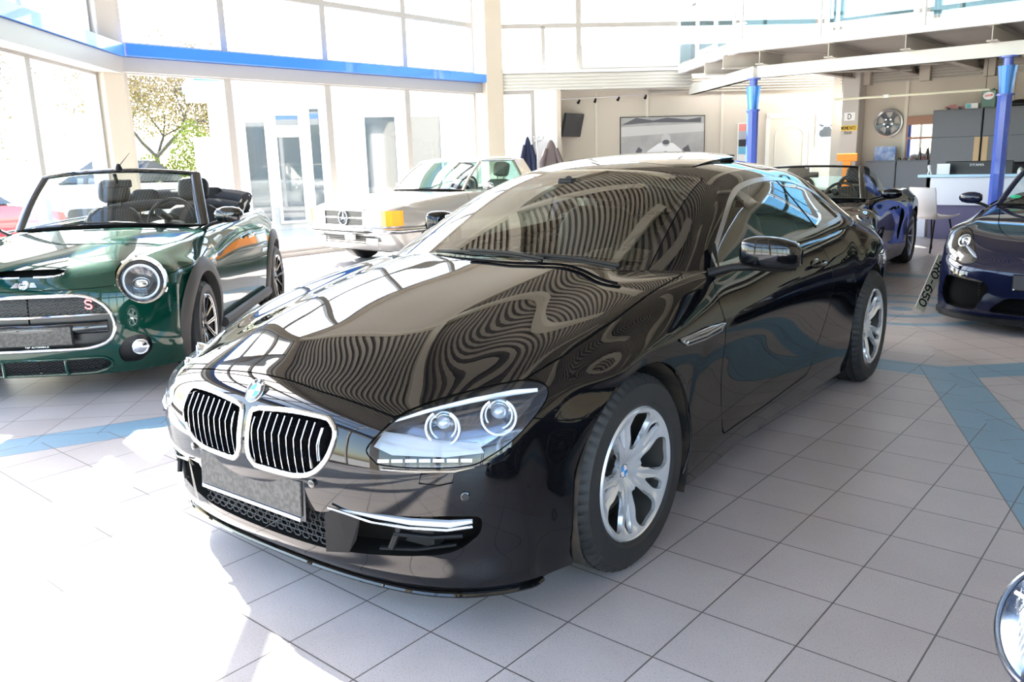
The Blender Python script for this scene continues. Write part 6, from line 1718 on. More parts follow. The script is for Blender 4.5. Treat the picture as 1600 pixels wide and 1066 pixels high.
for k in range(11):
    q = MB(); xx = -4.28+1.05*k; ibeam(q, (xx, 10.20), (xx, 14.7), 2.70, 2.91, .13); trim(q, STEEL if k < 0 else mat('joist_paint', (.46, .42, .37), .5))
for k in range(2):
    q = MB(); t = .35+.95*k; ax, ay = -4.62-t*.707-.1, 10.22+t*.707-.1; ibeam(q, (ax, ay), (ax+2.6, ay+2.6), 2.70, 2.91, .13); trim(q, MATS['joist_paint'])
# deck edge fascia
q = MB(); q.box(-4.62, 7.2, 10.14, 10.22, 2.90, 3.06); trim(q, WHITE)
T = Matrix.Translation((-6.95, 12.55, 0)) @ Matrix.Rotation(-PI/4, 4, 'Z'); LL = math.hypot(2.33, 2.33)
q = MB(); q.box(0, LL, -.08, 0, 2.90, 3.06, T); trim(q, WHITE)
# corrugated band under the gallery at the back walls, with brackets
q = corrugated(Matrix.Identity(4), -4.6, 6.8, 2.60, 2.86, 14.66, 5, None); trim(q, mat('band_sheet', (.42, .385, .33), .45, .1))
q = corrugated(T2, 3.4, L2+.3, 2.62, 2.88, .66, 5, None); trim(q, MATS['band_sheet'])
for k in range(8): q = MB(); xx = -4.28+1.05*k; q.box(xx+.10, xx+.28, 14.55, 14.74, 2.58, 2.90); trim(q, COLM)
# railing: posts, panes
def railing(T, L_, posts, panes):
    for x in posts:
        q = MB(); q.tube([(x, -.05, 2.98), (x, -.05, 4.05)], .03, 12, T=T); q.tube([(x-.09, -.05, 3.32), (x+.09, -.05, 3.32)], .018, 8, T=T); q.tube([(x-.09, -.05, 3.85), (x+.09, -.05, 3.85)], .018, 8, T=T)
        trim(q, WHITE, smooth=True)
    for (a, b, fr) in panes:
        q = MB()
        q.box(a, b, -.056, -.046, 3.10, 3.98, T); g = q.build('trim_%d' % tn[0], RGLASS); tn[0] += 1; g['kind'] = 'structure'
        if fr:
            q = MB(); w_ = .07
            q.box(a-.004, a+w_, -.062, -.040, 3.095, 3.985, T); q.box(b-w_, b+.004, -.062, -.040, 3.095, 3.985, T); q.box(a+w_, b-w_, -.062, -.040, 3.095, 3.10+w_, T); q.box(a+w_, b-w_, -.062, -.040, 3.98-w_, 3.985, T)
            trim(q, mat('perforated_frame', (.72, .72, .74), .5, noise=(220, (.45, .45, .5), 1)))
Tg = Matrix.Translation((-4.62, 10.2, 0))
posts = [.06]+[1.27+1.40*k for k in range(8)]
railing(Tg, 11, posts, [(.12, 1.20, False)]+[(1.34+1.40*k, 1.27+1.40*(k+1)-.07, k % 2 == 0) for k in range(7)])
railing(T, LL, [.1, 1.25, 2.35, LL-.12], [(.2, 1.15, False), (1.32, 2.28, True), (2.42, LL-.2, False)])
q = MB(); q.tube([(-.02, -.05, 4.05), (11.6, -.05, 4.05)], .022, 10, T=Tg); q.tube([(0, -.05, 4.05), (LL, -.05, 4.05)], .022, 10, T=T); trim(q, WHITE, smooth=True)

# blue columns
def blue_column(x, y, lab):
    t = thing('steel_column', lab, 'column', (x, y, 0), 0, 'blue columns carrying the gallery'); t['kind'] = 'thing'
    q = MB(); n = 8
    r = .088
    V = [(r*math.cos(2*PI*(k+.5)/n), r*math.sin(2*PI*(k+.5)/n)) for k in range(n)]
    q.prism(V, 0.012, 2.03); q.lathe([(r+.02, 2.02), (r+.02, 2.045)], 16); q.disc(r+.02, 2.045, 16); q.disc(r+.02, 2.02, 16, flip=True); q.build('shaft', mat('column_blue', (.045, .10, .48), .3, coat=.5), t)
    q = MB(); 
    for a in range(4):
        T_ = Matrix.Rotation(a*PI/2+.3, 4, 'Z'); q.add([(0, -.012, 2.045), (.072, -.012, 2.045), (.115, -.012, 2.40), (0, -.012, 2.40), (0, .012, 2.045), (.072, .012, 2.045), (.115, .012, 2.40), (0, .012, 2.40)], [(0, 1, 2, 3), (7, 6, 5, 4), (1, 5, 6, 2), (2, 6, 7, 3), (0, 4, 5, 1)], T_)
    q.lathe([(.055, 2.045), (.085, 2.40)], 8)
    q.build('capital', mat('capital_blue', (.04, .26, .75), .3, coat=.5, emis=(.03, .22, .8), es=0.), t)
    q = MB(); q.lathe([(.06, 2.40), (.06, 2.50), (.11, 2.50), (.11, 2.52), (.0001, 2.52)], 16); q.build('neck', MATS['column_blue'], t, smooth=True, ang=.5)
    q = MB(); q.lathe([(.15, 0), (.15, .012), (.0001, .012)], 20); q.build('base_plate', MATS['column_blue'], t)
    return t
blue_column(-4.46, 10.42, 'blue steel column at the gallery corner beside the white panelled door')
blue_column(-.965, 10.46, 'blue steel column in front of the reception desk')
# column with the signs
pc = pillar(-4.28, 14.54, .33, 0., 2.95, mat('grey_column_paint', (.50, .47, .43), .6))
# ================================================================ outside the windows
PALE = mat('pale_render', (.42, .41, .38), .8)
def far_car(name, lab, pos, rz, paint, sc=1.):
    t = thing(name, lab, 'car', (*pos, -.12), rz); t.scale = (sc, sc, sc)
    sec = [(2.05, .62, .30, .62), (1.95, .78, .28, .70), (1.2, .86, .26, .86), (.75, .87, .26, .95), (-.8, .87, .26, .98), (-1.7, .86, .28, .98), (-2.05, .80, .32, .92), (-2.15, .70, .40, .80)]
    V = []; F = []; n = 10
    for (x, w, z0, z1) in sec:
        for (a, b) in ((-.85, 0), (-1, .25), (-1, .6), (-.93, .92), (-.6, 1), (.6, 1), (.93, .92), (1, .6), (1, .25), (.85, 0)): V.append((x, w*a, z0+(z1-z0)*b))
    for i in range(len(sec)-1):
        for k in range(n): F.append((i*n+k, i*n+(k+1) % n, (i+1)*n+(k+1) % n, (i+1)*n+k))
    F += [tuple(range(n))[::-1], tuple((len(sec)-1)*n+k for k in range(n))]
    mesh_obj('body_shell', V, [f[::-1] for f in F], paint, t, smooth=True, ang=.7)
    S = [(.75, .80, .93), (.15, .66, 1.36), (-1.1, .66, 1.38), (-1.75, .78, .97)]
    q = MB(); q.add([(x, s*w, z) for x, w, z in S for s in (1, -1)], [(0, 1, 3, 2), (2, 3, 5, 4), (4, 5, 7, 6), (0, 2, 4, 6), (7, 5, 3, 1)]); q.build('glasshouse', mat('dark_window_glass', (.02, .025, .03), .05, coat=1.), t)
    q = MB(); q.box(-1.05, .12, -.64, .64, 1.365, 1.40, bev=.015); q.build('roof', paint, t)
    for x in (1.3, -1.35):
        for s in (1, -1):
            q = MB(); q.lathe([(.0001, .1*s), (.2, .1*s), (.31, .09*s), (.33, .05*s), (.33, -.1*s)], 20, Matrix.Translation((x, s*.76, .33)), axis='y'); q.build('wheel', RUB, t, smooth=True, ang=.5)
    return t
far_car('parked_car', 'white car parked outside between the wide pillar and the white utility cabinet', (-21.8, 8.9), 1.35, mat('white_car_paint', (.5, .5, .5), .2, coat=1.), 1.28)
far_car('parked_car', 'red car parked outside at the far left window', (-17.5, 2.9), 1.9, mat('red_car_paint', (.60, .03, .03), .2, coat=1.), 1.)
def tree(name, lab, x, y, h, cr_, leaf, n, seed, grp=None, lean=0.):
    rd = random.Random(seed); t = thing(name, lab, 'tree', (x, y, -.09), 0, grp)
    q = MB(); tips = []
    def br(p, d, L_, r, dep):
        e = p+d*L_; q.tube([p, (p+e)/2+Vector((rd.uniform(-.05, .05), rd.uniform(-.05, .05), 0))*L_, e], [r, r*.85, r*.65], 6 if dep < 2 else 4, cap=False); tips.append(e)
        if dep < 5:
            for _ in range(3 if dep else 4):
                v = Vector((rd.gauss(0, 1), rd.gauss(0, 1), rd.gauss(.25, .6))).normalized(); br(e, (d*.55+v*.75).normalized(), L_*rd.uniform(.6, .8), r*.55, dep+1)
    br(Vector((0, 0, 0)), Vector((lean, 0, 1)), h*.35, h*.022, 0)
    q.build('trunk', mat('bark', (.07, .058, .05), .9), t)
    V = []; F = []
    for _ in range(n):
        p = rd.choice(tips)+Vector((rd.gauss(0, .45), rd.gauss(0, .45), rd.gauss(0, .32))); a = Vector((rd.gauss(0, 1), rd.gauss(0, 1), rd.gauss(0, 1))).normalized(); b = a.orthogonal().normalized(); s = rd.uniform(.035, .07)
        k = len(V); V += [p+a*s, p+b*s*.6, p-a*s, p-b*s*.6]; F.append((k, k+1, k+2, k+3))
    mesh_obj('foliage', V, F, leaf, t, smooth=False)
    return t
L1m = mat('spring_leaf_tan', (.21, .15, .08), .8); L2m = mat('spring_leaf_green', (.15, .19, .025), .8)
tree('street_tree', 'bare-branched tree outside behind the leftmost pane of the long window wall', -26., 11.6, 5.4, 4, L1m, 11000, 3, 'trees across the road', -.05)
tree('street_tree', 'sparse tree outside seen through the far left window', -23., 4.6, 4.8, 4, L1m, 9000, 5, 'trees across the road')
def bush(lab, x, y, w, h, seed):
    rd = random.Random(seed); V = []; F = []
    for _ in range(3500):
        u = rd.uniform(0, 2*PI); v = rd.random()**.5; p = Vector((math.cos(u)*v*w*.35, math.sin(u)*v*w, rd.random()**.8*h*(1-.5*v*v))); a = Vector((rd.gauss(0, 1), rd.gauss(0, 1), rd.gauss(0, 1))).normalized(); b = a.orthogonal().normalized(); s = rd.uniform(.03, .07)
        k = len(V); V += [p+a*s, p+b*s*.6, p-a*s, p-b*s*.6]; F.append((k, k+1, k+2, k+3))
    o = mesh_obj('garden_bush', V, F, L2m, smooth=False); o.location = (x, y, -.03); return tag(o, lab, 'bush', 'bushes across the road')
bush('yellow-green bush outside left of the white cabinet', -24.2, 11.9, 1.0, 3.0, 1); bush('yellow-green bush outside below the bare-branched tree', -24.2, 10.4, .75, 1.9, 2)
q = MB(); q.box(-16.2, -15.7, 7.42, 8.10, -.13, 1.98, bev=.02); q.box(-16.24, -15.66, 7.38, 8.14, 1.98, 2.05); o = q.build('utility_cabinet', WHITE); tag(o, 'white utility cabinet standing outside behind the small green car', 'cabinet')
# neighbouring building with glass doors
bd = thing('neighbour_building', 'white building with glass doors and blue roof edge outside the window wall', 'building', (-16.5, 8.35, -.13), math.radians(-25))
q = MB(); q.box(-3, 0, 0, 16, 0, 3.5); q.build('wall', PALE, bd)
q = MB(); q.box(-3.2, .5, -.5, 16.2, 3.2, 3.7); q.build('roof', WHITE, bd)
q = MB(); q.box(-3.25, .56, -.56, -.5, 3.42, 3.66); q.box(.50, .56, -.5, .3, 3.42, 3.66); q.build('roof_edge', BLUE, bd)
for k, (y0, y1, z0, z1) in enumerate(((.45, 1.0, .15, 2.6), (1.15, 1.8, .15, 2.25), (1.15, 1.8, 2.4, 2.75), (1.95, 2.3, .15, 2.9), (3.3, 4.2, .2, 2.7), (4.5, 5.4, .2, 2.7), (9, 11, .8, 2.7), (12, 14, .8, 2.7))):
    q = MB(); q.box(.0, .05, y0, y0+.06, z0, z1); q.box(.0, .05, y1-.06, y1, z0, z1); q.box(.0, .05, y0+.06, y1-.06, z0, z0+.06); q.box(.0, .05, y0+.06, y1-.06, z1-.06, z1); f_ = q.build('window_frame', WHITE, bd)
    q = MB(); q.box(.005, .015, y0+.06, y1-.06, z0+.06, z1-.06); q.build('pane', mat('far_glass', (.07, .09, .10), .05, coat=1.), f_)
q = MB(); q.box(-80, -9.9, -40, 60, -.14, -.128); o = q.build('ground', mat('forecourt', (.42, .40, .37), .8, noise=(.6, (.36, .345, .32)))); o['kind'] = 'structure'
q = MB(); q.box(-40, -23.0, -30, 50, -.128, -.121); o = q.build('grass_strip', mat('grass', (.20, .28, .05), .9)); tag(o, 'green grass strip across the road', 'grass', kind='stuff')
# ================================================================ furniture and small things
def single(name, q, m, lab, cat, grp=None, smooth=False):
    o = q.build(name, m, smooth=smooth, ang=.6); return tag(o, lab, cat, grp)
DGREY = mat('cabinet_grey', (.10, .11, .13), .45)
LAV = mat('desk_white', (.62, .64, .72), .4); PURP = mat('desk_plinth_violet', (.095, .085, .17), .5)
# reception desk
dk_ = thing('reception_desk', 'white reception desk with violet plinth behind the blue column', 'desk', (0, 0, 0))
q = MB(); q.box(-2.10, 1.6, 11.50, 11.56, .52, .93); q.box(-2.10, -2.05, 11.50, 12.3, .40, .93); q.build('front_panel', LAV, dk_)
q = MB(); q.box(-2.05, 1.6, 11.56, 11.62, 0, .54); q.build('plinth', PURP, dk_)
q = MB(); q.box(-2.22, 1.7, 11.44, 11.92, .935, .975, bev=.004); q.build('counter_top', mat('counter_ice_blue', (.40, .60, .80), .25, coat=.5), dk_)
q = MB(); q.box(-2.0, 1.6, 11.62, 12.4, .70, .74); q.build('work_surface', LAV, dk_)
q = MB(); q.box(-2.45, -2.12, 11.7, 12.2, .0, .60, bev=.01); pd = single('side_pedestal', q, LAV, 'white pedestal at the left end of the reception desk', 'cabinet')
q = MB(); q.box(-2.42, -2.20, 11.75, 11.95, .60, .70, bev=.01); q.box(-2.36, -2.26, 11.80, 11.90, .70, .74); single('paper_tray', q, WHITEP, 'small white box on the pedestal left of the desk', 'tray')
# monitor etc
def monitor(x, y, z, w, h, lab, rz=0.):
    t = thing('computer_monitor', lab, 'monitor', (x, y, z), rz)
    q = MB(); q.box(-w/2, w/2, -.03, .02, .06, .06+h, bev=.01); q.build('screen', mat('monitor_black', (.015, .015, .02), .35), t)
    q = MB(); q.box(-.06, .06, -.045, -.02, 0.0, .16); q.box(-.12, .12, -.12, .08, 0, .012); q.build('stand', DARK, t)
    return t
mn = monitor(-1.50, 11.98, .74, .92, .36, 'black computer monitor seen from behind on the reception desk')
q = text_mb('IIYAMA', .035, Matrix.Translation((-.12, -.031, .345)), w=.03); q.build('lettering', WHITEP, mn)
q = MB(); q.box(-2.02, -1.84, 11.70, 11.72, .975, 1.13, TR((0, 0, 0))); single('photo_card', q, WHITEP, 'white card standing on the desk top beside the monitor', 'card')
q = MB(); q.sphere((-2.12, 11.66, 1.09), (.025, .025, .03), 10, 6); q.tube([(-2.12, 11.66, 1.07), (-2.11, 11.66, 1.03)], .022, 8); q.tube([(-2.12, 11.66, 1.03), (-2.135, 11.66, .975)], .011, 6); q.tube([(-2.10, 11.66, 1.03), (-2.085, 11.66, .975)], .011, 6); single('figurine', q, WHITEP, 'small white figurine at the left end of the desk top', 'figurine', smooth=True)
# black office chair behind desk
oc = thing('office_chair', 'black office chair behind the reception desk beside the column', 'chair', (-1.05, 12.75, 0))
q = MB(); q.box(-.27, .27, .18, .26, .50, 1.12, bev=.04); q.build('backrest', LEATHER, oc, smooth=True); q = MB(); q.box(-.27, .27, -.25, .22, .44, .52, bev=.03); q.build('seat', LEATHER, oc, smooth=True)
q = MB(); q.tube([(0, 0, .08), (0, 0, .44)], .03, 10); q.build('gas_lift', DARK, oc)
for k in range(5):
    a = 2*PI*k/5; q = MB(); q.tube([(0, 0, .10), (.28*math.cos(a), .28*math.sin(a), .06)], .02, 6); q.sphere((.28*math.cos(a), .28*math.sin(a), .03), .03, 8, 6); q.build('leg', DARK, oc)
# visitor chair
vc = thing('visitor_chair', 'white shell chair with black legs in front of the reception desk', 'chair', (-1.56, 9.85, 0), math.radians(150))
S = []; UV = []
prof = [(-.22, .46), (-.10, .44), (.08, .435), (.18, .45), (.23, .52), (.25, .65), (.27, .80), (.285, .86)]
pr = cr(prof, 4, False)
for i, (yy, zz) in enumerate(pr):
    t = i/(len(pr)-1); w = .225-.02*abs(t-.5); S.append([(w*v, yy-.03*abs(v)**2*(t > .55)+.0, zz+(.035*abs(v)**3 if t < .55 else 0)) for v in np.linspace(-1, 1, 11)]); UV.append([(t, v) for v in np.linspace(-1, 1, 11)])
Grid(S, UV).all.build('seat_shell', mat('chair_shell_white', (.66, .62, .62), .4), vc, thick=.018)
for sx in (-1, 1):
    for sy in (-1, 1):
        q = MB(); q.tube([(sx*.15, .02+sy*.13, .435), (sx*.20, .02+sy*.22, 0)], .012, 8); q.build('leg', DARK, vc)
# cabinets along the back wall
def cabinet(x0, x1, y0, y1, z1, lab, splits, handle=None, nm='office_cabinet', grp=None):
    t = thing(nm, lab, 'cabinet', ((x0+x1)/2, (y0+y1)/2, 0), 0, grp); cx, cy = (x0+x1)/2, (y0+y1)/2
    q = MB(); q.box(x0-cx, x1-cx, y0-cy+.02, y1-cy, 0, z1, bev=.003); q.build('body', DGREY, t)
    zs = [0.05]+splits+[z1-.02]
    for a, b in zip(zs, zs[1:]):
        q = MB(); q.box(x0-cx+.008, x1-cx-.008, y0-cy, y0-cy+.02, a+.004, b-.004, bev=.002); q.build('door', DGREY, t)
    if handle:
        q = MB(); q.box(handle-cx-.045, handle-cx+.045, y0-cy-.006, y0-cy+.004, .5, splits[0]-.01 if splits else z1*.6); q.build('wood_inlay', mat('light_wood', (.42, .30, .16), .5), t)
    return t
cabinet(-2.78, -1.98, 14.30, 14.70, 2.03, 'tall grey cabinet with the red model car on top', [1.55], -2.03, grp='tall cabinets on the back wall')
cabinet(-1.96, -1.20, 14.30, 14.70, 2.03, 'tall grey cabinet with the green oil tin on top', [1.55], -1.90, grp='tall cabinets on the back wall')
cabinet(-3.92, -3.36, 14.30, 14.70, 1.16, 'low grey cabinet with the small blue picture on top', [], grp='low cabinets on the back wall')
cabinet(-3.35, -2.80, 14.30, 14.70, 1.16, 'low grey cabinet below the wood-framed mirror', [], grp='low cabinets on the back wall')
# model car
mc = thing('model_car', 'small red model car on the tall grey cabinet', 'model car', (-2.47, 14.45, 2.03), .05)
q = MB(); q.prism([(-.14, .02), (.14, .02), (.145, .045), (.06, .055), (.02, .085), (-.06, .085), (-.10, .06), (-.145, .05)], -.05, .05, axis='y'); q.build('body_shell', mat('toy_red', (.28, .02, .02), .2, coat=1.), mc)
for x in (-.09, .09):
    for y in (-.045, .045): q = MB(); q.lathe([(.0001, -.01), (.022, -.01), (.022, .01), (.0001, .01)], 14, Matrix.Translation((x, y, .022)), axis='y'); q.build('wheel', RUB, mc)
q = MB(); q.box(-2.28, -2.08, 14.38, 14.50, 2.03, 2.12, bev=.003); q.cm = 1; q.box(-2.27, -2.19, 14.377, 14.381, 2.04, 2.11); single('small_carton', q, [WHITEP, mat('carton_teal', (.15, .45, .50), .5)], 'small white and teal carton between model car and oil tin', 'box')
ot = thing('oil_tin', 'green oil tin with a white and red label on the tall cabinet', 'tin', (-1.93, 14.45, 2.03))
q = MB(); q.box(-.11, .11, -.06, .06, 0, .30, bev=.008); q.lathe([(.02, .30), (.02, .325), (.0001, .325)], 12, Matrix.Translation((.06, 0, 0))); q.build('body', mat('tin_green', (.03, .12, .08), .3, coat=.5), ot)
q = MB(); V = [(.085*math.cos(a), .065*math.sin(a)+.20) for a in np.linspace(0, 2*PI, 24)[:-1]]; q.prism(V, -.064, -.061, axis='y'); q.cm = 1; q.prism([(-.06, .185), (.06, .195), (.06, .225), (-.06, .215)], -.067, -.064, axis='y'); q.cm = 0; text_mb('CASTROL', .022, Matrix.Translation((-.052, -.0675, .193)), w=.011, depth=.001, mb=q)
q.build('label', [WHITEP, mat('label_red', (.65, .04, .04), .4)], ot)
q = MB(); q.box(-1.62, -1.30, 14.38, 14.55, 2.03, 2.10, bev=.02); q.sphere((-1.45, 14.46, 2.10), (.15, .08, .045), 12, 6); single('black_bag', q, LEATHER, 'black bag lying on the right tall cabinet behind the column', 'bag', smooth=True)
# things on low cabinets
pf = thing('standing_picture', 'small blue landscape-format picture leaning on the low cabinet', 'picture', (-3.62, 14.48, 1.16), 0)
q = MB(); q.box(-.19, .19, -.01, .01, 0, .26, TR(rx=-.08)); q.build('picture_panel', mat('blue_photo', (.05, .12, .32), .3, noise=(9, (.30, .35, .50), 3)), pf)
for k, (x, h, r_, c) in enumerate(((-3.33, .05, .03, (.02, .02, .02)), (-3.24, .045, .04, (.05, .05, .06)), (-3.15, .06, .03, (.3, .3, .32)), (-3.06, .05, .035, (.08, .08, .09)), (-2.98, .22, .022, (.02, .02, .02)), (-2.90, .06, .03, (.2, .02, .02)), (-2.86, .20, .03, (.04, .02, .02)))):
    q = MB(); q.lathe([(.0001, 0), (r_, 0), (r_, h*.6), (r_*.5, h*.8), (r_*.5, h), (.0001, h)], 14); o = q.build('desk_trinket', mat('trinket_%d' % k, c, .3), smooth=True, ang=.6); o.location = (x, 14.42, 1.16)
    tag(o, ['low black pot nearest the blue picture', 'flat dark pot second from the blue picture', 'small pale pot below the middle of the mirror', 'small grey pot right of the pale pot', 'tall thin black bottle below the mirror', 'short red pot right of the tall black bottle', 'tall dark bottle at the right end of the low cabinets'][k], 'ornament', 'trinkets on the low cabinets')
# wall mirror in wood frame
wm = thing('wall_mirror', 'upright mirror in a brown wood frame left of the tall cabinets', 'mirror', (-3.05, 14.70, 1.18))
q = MB(); q.box(-.27, .27, 0, .03, 0, .78, bev=.004); q.build('frame', mat('mahogany_frame', (.30, .13, .075), .4), wm)
q = MB(); q.box(-.24, .20, -.004, 0, .03, .62); q.build('mirror_glass', MIRROR, wm)
q = MB(); q.box(-.24, .20, -.010, -.004, .36, .40); q.build('cross_bar', MATS['mahogany_frame'], wm)
# rim on the wall
wr = thing('display_wheel', 'silver and black alloy rim hung on the office wall', 'wheel rim', (-3.66, 14.752, 1.86), PI)
def wf(r, t): return .03+.03*(r/.25)
hp = holes([rpoly([(-.03, .09), (.03, .09), (.085, .20), (-.085, .20)], .02, 4)], 5, .0)
rg, _ = disc_patch(0, .215, wf, 20, 120).all.cut(hp); o = rg.build('spoke_face', mat('rim_black', (.03, .03, .032), .3, .4, coat=.5), wr, thick=.03)
q = MB(); q.lathe([(.21, .0), (.215, .055), (.245, .075), (.265, .07), (.265, .0)], 64, axis='y'); q.build('outer_ring', mat('rim_silver', (.50, .49, .48), .3, .8), wr, smooth=True, ang=.7)
q = MB(); q.disc(.21, .008, 40, axis='y', flip=False); q.disc(.21, .007, 40, axis='y', flip=True); q.build('back_plate', mat('rim_inside', (.42, .40, .38), .5), wr)
for k in range(5):
    a = 2*PI*k/5+PI/5+PI/2; q = MB(); q.lathe([(.0001, .062), (.018, .060), (.02, .03)], 14, Matrix.Translation((.075*math.cos(a), 0, .075*math.sin(a))), axis='y'); q.build('bolt_cap', ALLOYT, wr)
wr.rotation_euler = (0, 0, PI)
# signs on the grey column
q = MB(); q.box(-.10, .10, 0, .006, 0, .15); o = q.build('letter_sign', WHITEP); o.location = (-4.28, 14.372, 1.93); tag(o, 'small white sign with the letter D on the grey column', 'sign')
q = text_mb('D', .09, Matrix.Translation((-.028, -.001, .03)), w=.055); q.build('letter', DARK, o)
q = MB(); q.box(-.155, .155, 0, .006, 0, .10); o = q.build('yellow_sign', mat('sign_yellow', (.75, .50, .04), .5)); o.location = (-4.28, 14.372, 1.74); tag(o, 'yellow strip sign with dark lettering on the grey column', 'sign')
q = text_mb('MOMENTE', .06, Matrix.Translation((-.148, -.001, .02)), w=.031); q.build('letters', DARK, o)
q = text_mb('TEILEN', .045, Matrix.Translation((-.09, -.001, -.06)), w=.02); q.build('small_letters', mat('letter_brown', (.12, .08, .05), .6), o)
ORG = mat('signal_orange', (1., .30, .01), .4, emis=(1, .3, 0), es=.0)
q = MB(); q.box(-.19, .19, -.02, .02, 1.17, 1.31, bev=.006); q.box(-.075, .075, -.02, .02, .60, 1.17, bev=.004); o = q.build('orange_stand', ORG); o.location = (-4.12, 13.9, 0)
q = MB(); q.box(-.22, .22, -.15, .15, 0, .02); q.tube([(0, 0, .02), (0, 0, .62)], .025, 8); q.build('foot', DARK, o); tag(o, 'orange T-shaped stand in front of the grey column', 'stand')
# things along the angled office wall (local frame of the north-west side)
def on_wall(x, z, off=0.): return T2 @ Matrix.Translation((x, .735-off, z))
def wall_thing(name, lab, cat, x, z, off=0., grp=None):
    t = bpy.data.objects.new(name, None); COL.objects.link(t); t.matrix_world = on_wall(x, z, off); t.empty_display_size = .1; return tag(t, lab, cat, grp)
# x along the wall from world pixels measured on the plane
sx = lambda wx, wy: (Vector((wx, wy, 0))-Vector((-9.65, 9.8, 0))).dot(Vector((.7071, .7071, 0)))
a0, a1 = sx(-8.38, 12.52), sx(-7.13, 13.77)
pw = wall_thing('racing_picture', 'large grey racing-driver photograph with thin black frame on the wall', 'picture', (a0+a1)/2, 1.22)
w2 = (a1-a0)/2
q = MB(); q.box(-w2, w2, -.02, 0, 0, .94); q.build('frame', DARK, pw)
q = MB(); q.box(-w2+.015, w2-.015, -.024, -.02, .015, .925); q.build('print', mat('grey_print', (.42, .41, .40), .4, noise=(2.5, (.34, .33, .32), 4)), pw)
def flat(mb, poly, y, dep=.001): mb.prism(poly, y-dep, y, axis='y')
q = MB(); flat(q, [(-w2+.02, .55), (w2-.02, .62), (w2-.02, .78), (-w2+.02, .74)], -.0245); q.build('print_sky_band', mat('print_light', (.55, .54, .52), .4), pw)
q = MB(); flat(q, [(-w2+.02, .78), (-.55, .92), (-.2, .86), (.1, .91), (.5, .86), (.8, .9), (.8, .80), (-.2, .82)], -.0246); flat(q, [(-.5, .10), (-.42, .28), (-.50, .34), (-.56, .25)], -.0265); flat(q, [(.50, .10), (.42, .28), (.54, .36), (.60, .2)], -.0265); q.build('print_dark_shapes', mat('print_dark', (.10, .10, .11), .5), pw)
q = MB(); flat(q, [(-.46, .08), (-.30, .26), (-.08, .40), (.0, .42), (.22, .40), (.40, .26), (.46, .08)], -.0255); q.build('print_racing_suit', mat('print_white', (.78, .78, .78), .5), pw)
q = MB(); flat(q, [(.07+.10*math.cos(a), .46+.13*math.sin(a)) for a in np.linspace(0, 2*PI, 18)[:-1]], -.0275); q.build('print_helmet', mat('print_mid', (.50, .50, .50), .4), pw)
q = MB(); flat(q, [(.07+.075*math.cos(a), .42+.05*math.sin(a)) for a in np.linspace(0, 2*PI, 14)[:-1]], -.0285); flat(q, [(.06+.10*math.cos(a), .14+.10*math.sin(a)) for a in np.linspace(0, 2*PI, 14)[:-1]], -.0285); q.build('print_visor', MATS['print_dark'], pw)
# leaflet rack
a = sx(-6.55, 14.35)
rk = wall_thing('leaflet_rack', 'narrow wall rack with five coloured leaflets left of the blue column', 'rack', a, 1.18)
q = MB(); q.box(-.12, .12, -.02, 0, 0, .80); q.build('back_board', WHITEP, rk)
for k, c in enumerate(((.75, .72, .70), (.15, .42, .60), (.03, .03, .035), (.35, .36, .40), (.70, .25, .22))):
    q = MB(); q.box(-.10, .10, -.035, -.02, .02+.155*k, .165+.155*k); o = q.build('leaflet', mat('leaflet_%d' % k, c, .4), rk)
# white door
a0, a1 = sx(-6.25, 14.65)+.05, sx(-5.48, 15.40)-.02
t = wall_thing('panel_door', 'white panelled door with an arched field behind the corner column', 'door', (a0+a1)/2, 0.)
w2 = (a1-a0)/2
q = MB(); q.box(-w2, -w2+.08, -.03, .0, 0, 2.14); q.box(w2-.08, w2, -.03, .0, 0, 2.14); q.box(-w2, w2, -.03, .0, 2.06, 2.16); q.build('door_frame', mat('door_white', (.72, .69, .62), .4), t)
q = MB(); q.box(-w2+.08, w2-.08, -.02, 0, 0, 2.06); q.build('door_leaf', mat('door_cream', (.62, .57, .47), .45), t)
q = MB(); pts = [(-w2+.2, -.022, 1.05), (-w2+.2, -.022, 1.72)]+[((w2-.2)*math.cos(b), -.022, 1.72+.16*math.sin(b)) for b in np.linspace(PI, 0, 12)]+[(w2-.2, -.022, 1.05)]; q.tube(pts, .012, 6, closed=True); q.tube([(-w2+.2, -.022, .2), (-w2+.2, -.022, .9), (w2-.2, -.022, .9), (w2-.2, -.022, .2)], .012, 6, closed=True); q.build('door_moulding', MATS['door_white'], t)
q = MB(); q.tube([(w2-.15, -.02, 1.0), (w2-.15, -.07, 1.0), (w2-.27, -.07, 1.0)], .01, 8); q.build('door_handle', CHROMED, t)
# car poster
a = sx(-5.31, 15.59)
t = wall_thing('car_poster', 'white-bordered grey car poster right of the panelled door', 'poster', a+.03, 1.44)
q = MB(); q.box(-.24, .24, -.012, 0, 0, .70); q.build('paper', WHITEP, t)
q = MB(); flat(q, [(-.215, .10), (.215, .10), (.215, .64), (-.215, .64)], -.0125); q.build('print_ground', mat('poster_grey', (.36, .40, .44), .4), t)
q = MB(); flat(q, [(-.16, .26), (-.15, .34), (-.09, .37), (-.06, .42), (.06, .42), (.09, .37), (.15, .34), (.16, .26), (.12, .22), (-.12, .22)], -.014); flat(q, [(-.10, .42), (-.17, .46), (-.16, .475), (-.06, .45)], -.014); flat(q, [(.10, .42), (.17, .46), (.16, .475), (.06, .45)], -.014); q.build('print_car', mat('poster_dark', (.06, .07, .08), .4), t)
